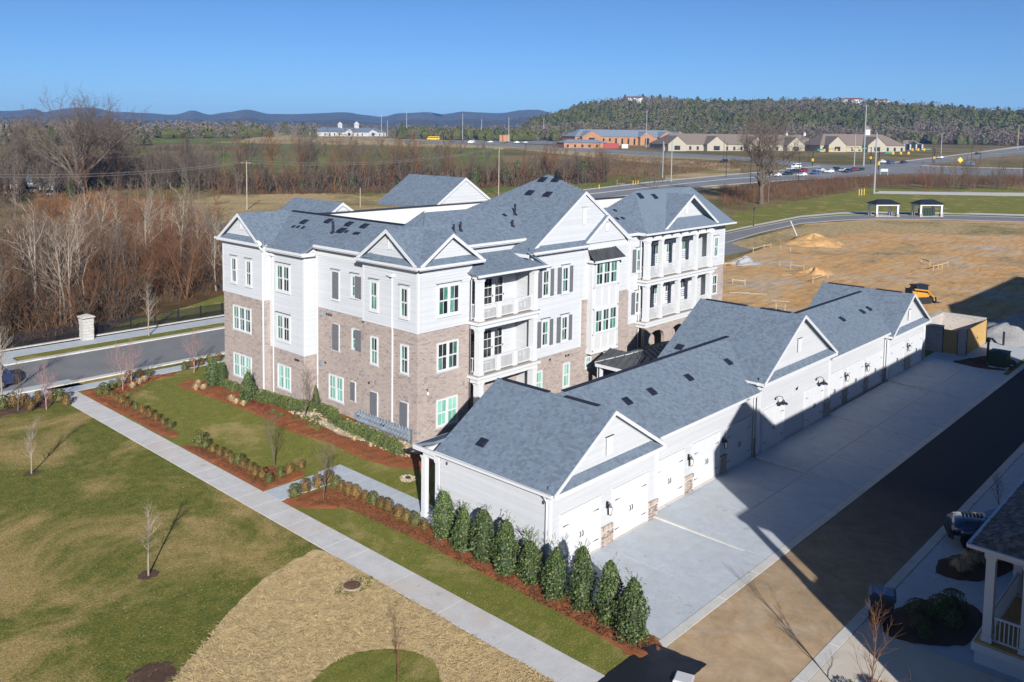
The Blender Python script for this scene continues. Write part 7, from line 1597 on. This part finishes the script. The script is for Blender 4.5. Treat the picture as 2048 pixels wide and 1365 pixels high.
# villas on the hill crest
for (u0, u1, t, l) in ((1246, 1290, .93, 'white villa with red roof on the hill crest at left'), (1678, 1722, .96, 'pale long house on the hill crest at right'), (1742, 1775, .98, 'white gabled house with red roof at the right hill crest')):
    a, b = hill_pt(u0, t), hill_pt(u1, t); ax = b-a; ax.z = 0; L = ax.length; ax.normalize(); bk = Vector((-ax.y, ax.x, 0)); o = a+Vector((0, 0, 8)); e = tag(empty('villa', a), l, 'house')
    m = MB(); m.hull([o+ax*s+bk*d+Vector((0, 0, h)) for s in (0, L) for d in (0, 10) for h in (-14, 3)]); m.build('wall', 'white', e); m = MB(); m.hull([o+ax*s+bk*d+Vector((0, 0, 3)) for s in (-.6, L+.6) for d in (-.6, 10.6)]+[o+ax*s+bk*5+Vector((0, 0, 5)) for s in (4, L-4)]); m.build('roof', 'redroof', e)
    for i in range(4): q = o+ax*(L*(i+.5)/4)-bk*.1; m = MB(); m.hull([q+ax*s+bk*d+Vector((0, 0, h)) for s in (-.9, .9) for d in (-.1, .1) for h in (.8, 2.4)]); m.build('window', 'darkglass', e)
# houses half hidden behind the left wood
for i, (u, v) in enumerate(((24, 388), (60, 384), (92, 391))):
    bld('small_house', ('leftmost pale roofed house behind the left wood', 'middle pale house behind the left wood', 'white shed seen through the left wood')[i], u-16, u+14, v, 'white', 'galv', 8, 2.8, 2.2, (), None, True, cat='house', nwin=3)
# mailbox pavilions
for (u, l, dark) in ((1766, 'open white pavilion with dark hipped roof, left of two', False), (1853, 'white pavilion with dark mailboxes inside, right of two', True)):
    p = G(u, 433); e = tag(empty('pavilion', p, R(-38)), l, 'pavilion')
    for x in (-2.7, 2.7):
        for y in (-1.5, 1.5):
            m = MB(); m.box(x-.22, x+.22, y-.22, y+.22, .8, 2.7); loc(m, 'pillar', 'trim', e); m = MB(); m.box(x-.34, x+.34, y-.34, y+.34, 0, .8); loc(m, 'pier', 'brick', e)
    m = MB(); m.box(-3, 3, -1.8, 1.8, 2.7, 3.05); loc(m, 'beam', 'trim', e); m = MB(); m.hull([(x*3.4, y*2.2, 3.05) for x in (-1, 1) for y in (-1, 1)]+[(x*1.6, 0, 4.1) for x in (-1, 1)]); loc(m, 'roof', 'vent', e)
    m = MB(); m.box(-3.2, 3.2, -2, 2, 0, .08); loc(m, 'floor_slab', 'kerb', e)
    if dark:
        for i in range(6): m = MB(); m.box(-2.1+i*.7, -1.5+i*.7, -.3, .3, .2, 1.9); loc(m, 'mailbox_unit', 'darkgreen', e)
# ---------------------------------------------------------------- poles, lamps, wires, signals
def pole(u, v, vt, rad, mat, label, cat='pole', arms=True, name='utility_pole', lean=0):
    p = G(u, v); h = (v-vt)/pxm(p); e = tag(empty(name, p), label, cat); m = MB(); m.tube([p-Vector((0, 0, .3)), p+Vector((lean*h, -lean*h, h))], [rad, rad*.65], 7); m.build('shaft', mat, e)
    if arms: m = MB(); beam(m, p+Vector((-.9, .9, h-.5)), p+Vector((.9, -.9, h-.5)), .14, .12); m.build('crossarm', mat, e)
    return p+Vector((0, 0, h-.45))
a1 = pole(494, 420, 322, .16, 'pole', 'wooden utility pole behind the left wing of the building'); a2 = pole(997, 392, 295, .16, 'pole', 'wooden utility pole behind the rear gable'); pole(720.5, 415, 376, .14, 'pole', 'short wooden pole between the two rear gables', arms=False)
pole(1748, 388, 266, .32, 'polegrey', 'tall grey steel pole beside the gravel path', arms=False); pole(1325, 356, 283, .24, 'polegrey', 'grey steel pole behind the far pavilion, left of two', arms=False); pole(1342, 364, 283, .24, 'polegrey', 'grey steel pole behind the far pavilion, right of two', arms=False)
for i, (u, v, vt) in enumerate(((763, 276, 224), (813, 278, 215), (925, 282, 228), (963, 279, 238), (1017, 286, 235), (1087, 279, 236), (1187, 268, 236), (1292, 296, 222), (775, 273, 241))):
    pole(u, v, vt, .35, 'polegrey', 'tall grey power pole %s' % ('beside the far school', 'on the far roadside, tallest of them', 'beside the car park, left', 'at the car park edge', 'beside the orange container', 'with lamp over the car park', 'behind the orange building', 'in front of the orange building', 'just right of the school cupola')[i], arms=i in (1, 7))
pole(1727, 333, 211, .4, 'polegrey', 'tallest grey power pole at the junction'); pole(1708, 338, 270, .25, 'polegrey', 'slim grey pole left of the junction', arms=False); pole(1882, 308, 268, .3, 'polegrey', 'grey pole beside the uphill road', arms=False); pole(2035, 300, 250, .3, 'pole', 'wooden pole at the right edge by the uphill road')
for i, (u, v, vt) in enumerate(((1500, 382, 300), (1447, 330, 278), (1452, 355, 285), (1597, 367, 292), (1618, 322, 275), (1865, 328, 285), (1942, 337, 282), (2046, 362, 290), (1960, 330, 296), (1330, 320, 268))): pole(u, v, vt, .14, 'black', ('dark lamp post left of the gnarled bare tree', 'dark lamp post before the tan lodge, farther one', 'dark lamp post on the green before the lodge', 'dark lamp post in front of the car queue', 'dark lamp post behind the car queue by the lodge', 'dark lamp post at the right side of the junction', 'dark lamp post below the uphill road', 'dark lamp post at the right edge of the picture', 'dark lamp post on the uphill road median', 'dark lamp post before the orange building')[i], 'lamp post', False, 'lamp_post')
p = G(1507, 453); e = tag(empty('street_lamp', p), 'black street lamp by the side street behind the building', 'street lamp'); m = MB(); m.lathe(p, [(.16, 0), (.12, .4), (.06, .6), (.05, 3.3), (.12, 3.4)], 8); m.build('post', 'black', e); m = MB(); m.lathe(p, [(.12, 3.4), (.2, 3.8), (.05, 4.0), (0, 4.15)], 8); m.build('lantern', 'black', e)
wl = G(-260, 455)+Vector((0, 0, 10.5)); wr = G(1200, 330)+Vector((0, 0, 11))
for (a, b, n) in ((wl, a1, 'left'), (a1, a2, 'middle'), (a2, wr, 'right')):
    for k, dz in enumerate((0, .55)):
        m = MB(); pts = [a.lerp(b, i/16)+Vector((.6*k, -.6*k, dz-2.2*(1-(2*i/16-1)**2))) for i in range(17)]; m.tube(pts, .035, 4, False); tag(m.build('power_line', 'wire'), 'overhead wire of the %s span, %s one' % (n, ('lower', 'upper')[k]), 'wire')
# traffic signals at the junction
for i, (u, v, h, arm) in enumerate(((1625, 333, 8.5, 12), (1741, 328, 8.5, 13), (1757, 341, 8.5, 14), (1868, 328, 8, 12))):
    p = G(u, v); e = tag(empty('traffic_signal', p), ('mast arm signal at the left corner of the junction', 'mast arm signal at the far corner of the junction', 'mast arm signal at the near corner of the junction', 'mast arm signal at the right corner of the junction')[i], 'traffic light'); s = -1 if i in (1, 3) else 1
    m = MB(); m.tube([p, p+Vector((0, 0, h))], .2, 6); m.tube([p+Vector((0, 0, h-.4)), p+_R*(arm*s)+Vector((0, 0, h))], .12, 5); m.build('mast', 'black', e)
    for q in (.45, .7, .95): c = p+_R*(arm*s*q)+Vector((0, 0, h-.7)); m = MB(); m.box(c.x-.35, c.x+.35, c.y-.35, c.y+.35, c.z-.6, c.z+.6); m.build('signal_head', 'yellow', e)
    c = p+_R*(arm*s*.3)+Vector((0, 0, h-.5)); m = MB(); m.obox(c, _R*1.6, Vector((-_R.y, _R.x, 0))*.05, (0, 0, .35)); m.build('street_sign', 'greenpaint', e)
    m = MB(); m.box(p.x-.35, p.x+.35, p.y-.35, p.y+.35, p.z+2.4, p.z+3.8); m.build('signal_head', 'yellow', e)
for (u0, v, n, l) in ((1718, 392, 3, 'yellow marker post by the steel pole'), (1266, 371, 3, 'yellow marker post beside the highway behind the far pavilion'), (1198, 379, 1, 'single yellow marker post behind the central roof')):
    for i in range(n): p = G(u0+i*5, v-i*.6); m = MB(); m.lathe(p, [(.12, 0), (.12, 2.0 if v > 390 else 1.5), (0, 2.1 if v > 390 else 1.6)], 8); tag(m.build('marker_post', 'yellow'), l, 'post', l.replace('yellow', 'the yellow')+'s' if n > 1 else None)
p = G(1240, 373); m = MB(); [m.tube([p+_R*x+Vector((0, 0, 0)), p+_R*x+Vector((0, 0, h))], .06, 5) for x, h in ((-1, 2.4), (0, 1), (.7, 1.2), (1.4, 1.2))]; m.tube([p+_R*-1+Vector((0, 0, .8)), p+_R*1.4+Vector((0, 0, .8))], .06, 5); tag(m.build('pipe_manifold', 'galv'), 'grey pipework beside the highway verge', 'pipes')
p = G(1768, 352); m = MB(); beam(m, p+_R*-1.5+Vector((0, 0, 2.3)), p+_R*1.5+Vector((0, 0, 2.3)), .2, 1.1); [m.tube([p+_R*x, p+_R*x+Vector((0, 0, 2.3))], .08, 5) for x in (-1.5, 1.5)]; tag(m.build('estate_sign', 'mintsign'), 'pale green sign board on two posts before the junction', 'sign')
p = G(1920, 330); m = MB(); m.tube([p, p+Vector((0, 0, 2))], .06, 5); m.obox(p+Vector((0, 0, 2.4)), (_R*.75+_U*.75), (_R*-.75+_U*.75), -_F*.05); tag(m.build('warning_sign', 'yellow'), 'yellow diamond warning sign on the uphill road median', 'sign')
# cars on the highway: place, paint, kind, heading
HD = math.atan2(G(1700, 345).y-G(1500, 358).y, G(1700, 345).x-G(1500, 358).x)
for (u, v, k, c, l) in [(1552, 354, 'car', 'car_white', 'white car at the left end of the waiting queue'), (1575, 352, 'suv', 'car_black', 'black suv behind the leftmost white car'), (1604, 353.5, 'car', 'car_white', 'white car in the near lane of the queue'), (1588, 347, 'suv', 'car_black', 'black suv in the middle of the queue'), (1606, 345, 'suv', 'car_red', 'dark red suv in the queue'), (1581, 341, 'car', 'car_silver', 'silver car in the far lane of the queue'), (1592, 337, 'van', 'car_white', 'white van in the far lane of the queue'),
        (1630, 349.5, 'suv', 'car_blue', 'blue suv in the near lane of the queue'), (1641, 344, 'car', 'car_silver', 'pale blue car behind the blue suv'), (1658, 347, 'suv', 'car_white', 'white suv in the near lane before the junction'), (1671, 342.5, 'suv', 'car_navy', 'navy suv in the far lane before the junction'), (1686, 344, 'car', 'car_silver', 'silver car second from the stop line'), (1696, 346, 'suv', 'car_navy', 'navy suv near the stop line'), (1709, 343, 'suv', 'car_red', 'dark red suv at the stop line'), (1720, 342.5, 'car', 'car_black', 'black car at the stop line'),
        (1764, 327, 'suv', 'car_white', 'white suv crossing the junction'), (1781, 329, 'suv', 'car_blue', 'blue suv crossing the junction'), (1807, 328, 'car', 'car_navy', 'navy car leaving the junction'), (1881, 318, 'car', 'car_white', 'white car on the uphill road'), (1955, 310, 'car', 'car_black', 'black car higher on the uphill road'), (1448, 326, 'suv', 'car_black', 'black suv on the cross road behind the green'), (1940, 332, 'van', 'car_teal', 'teal van on the near lane right of the junction'), (1538, 349.5, 'car', 'car_black', 'black car joining the queue at the gnarled tree')]:
    p = G(u, v, .2); car(k, c, p, HD+R(180 if u > 1740 else 0)+rnd.uniform(-.05, .05), l, 'car' if k != 'van' else 'van')
bus = G(868, 281, .2); e = tag(empty('school_bus', bus, -.9), 'yellow school bus on the far road', 'bus'); m = MB(); m.box(-5, 5, -1.25, 1.25, .5, 3.2); m.box(-6.2, -5, -1.1, 1.1, .5, 1.7); loc(m, 'body', 'busyellow', e); m = MB(); m.box(-4.8, 4.8, -1.28, 1.28, 1.9, 2.7); loc(m, 'windows', 'carglass', e)
for x in (-4.3, 3.2):
    for s in (-1, 1): m = MB(); m.tube([(x, s*1.0, .5), (x, s*1.3, .5)], .5, 12); loc(m, 'wheel', 'rubber', e)
for (u, v, k, c, l) in [(835, 277, 'suv', 'car_blue', 'blue suv left of the school bus'), (906, 285, 'car', 'car_black', 'dark car right of the school bus'), (942, 287, 'van', 'car_white', 'white van at the roadside works'), (980, 286, 'car', 'car_white', 'white car in the far car park, left one'), (1033, 287, 'car', 'car_white', 'white car in the far car park, right one'), (1050, 287, 'car', 'car_silver', 'silver car at the right of the far car park'), (921, 275, 'van', 'car_white', 'white trailer in the far field'), (1013, 287, 'car', 'car_black', 'dark car below the orange container')]: car(k, c, G(u, v, .2), -.6, l, 'car' if k != 'van' else 'van')
for (u, v, w_, d_, h_, mt_, nm, l) in [(1009, 284, 9, 4, 6, 'orangeb', 'container', 'orange container on end by the car park'), (1036, 280, 8, 5, 7, 'car_silver', 'shed', 'grey shed with blue panels by the car park'), (993, 275, 6, 5, 4, 'bluepaint', 'shed', 'blue shed behind the car park'), (1221, 297, 11, 4, 3.4, 'redbox', 'container', 'red container before the orange building'), (1249, 297, 4.5, 3, 2.8, 'white', 'container', 'small white container beside the red one'), (1195, 294, 22, 4, 4, 'orangeb', 'container', 'low rust container left of the red one')]:
    p = G(u, v); m = MB(); b_ = Vector((-_R.y, _R.x, 0)); m.obox(p+Vector((0, 0, h_/2)), _R*(w_/2), b_*(d_/2), (0, 0, h_/2)); m.obox(p+Vector((0, 0, h_)), _R*(w_/2+.2), b_*(d_/2+.2), (0, 0, .15))
    for i in range(5): m.obox(p+_R*(w_*(i-2)/5)-b_*(d_/2)+Vector((0, 0, h_/2)), _R*.15, b_*.08, (0, 0, h_/2-.2))
    tag(m.build(nm, mt_), l, nm)
# black mesh fence and guard rails by the highway: rails on posts
def rail_fence(pts, label, h=1.1, mat='black'):
    e = tag(empty('rail_fence', G(*pts[0])), label, 'fence'); ps = [G(*q) for q in pts]; pm_ = MB(); pm_.box(-.06, .06, -.06, .06, 0, h); me_ = pm_.mesh('post', mat)
    for a, b in zip(ps, ps[1:]):
        n = max(1, int((b-a).length/4))
        for i in range(n): inst(me_, 'post', a.lerp(b, i/n), e)
        for z in (.35, .7, 1.05): m = MB(); beam(m, a+Vector((0, 0, z)), b+Vector((0, 0, z)), .06, .09); m.build('rail', mat, e)
rail_fence([(1445, 383), (1500, 376), (1570, 368), (1640, 363), (1720, 358)], 'dark rail fence along the near side of the highway'); rail_fence([(1820, 358), (1900, 360), (2000, 363), (2060, 366)], 'dark rail fence at the right below the highway'); rail_fence([(1190, 312), (1300, 317), (1400, 324), (1470, 329)], 'guard rail along the cross road', 1.1, 'black')
# ---------------------------------------------------------------- air
hz = MB(); hz.box(-5600, 5600, -5600, 5600, -12, 165); ho = hz.build('haze', 'white')
hm = bpy.data.materials.new('haze'); hm.use_nodes = True; hn = hm.node_tree; hn.nodes.clear(); ou = hn.nodes.new('ShaderNodeOutputMaterial'); pv = hn.nodes.new('ShaderNodeVolumePrincipled')
pv.inputs['Color'].default_value = (.22, .48, 1, 1); pv.inputs['Density'].default_value = 1e-4; pv.inputs['Anisotropy'].default_value = 0.; hn.links.new(pv.outputs[0], ou.inputs['Volume'])
ho.data.materials.clear(); ho.data.materials.append(hm); ho['kind'] = 'stuff'
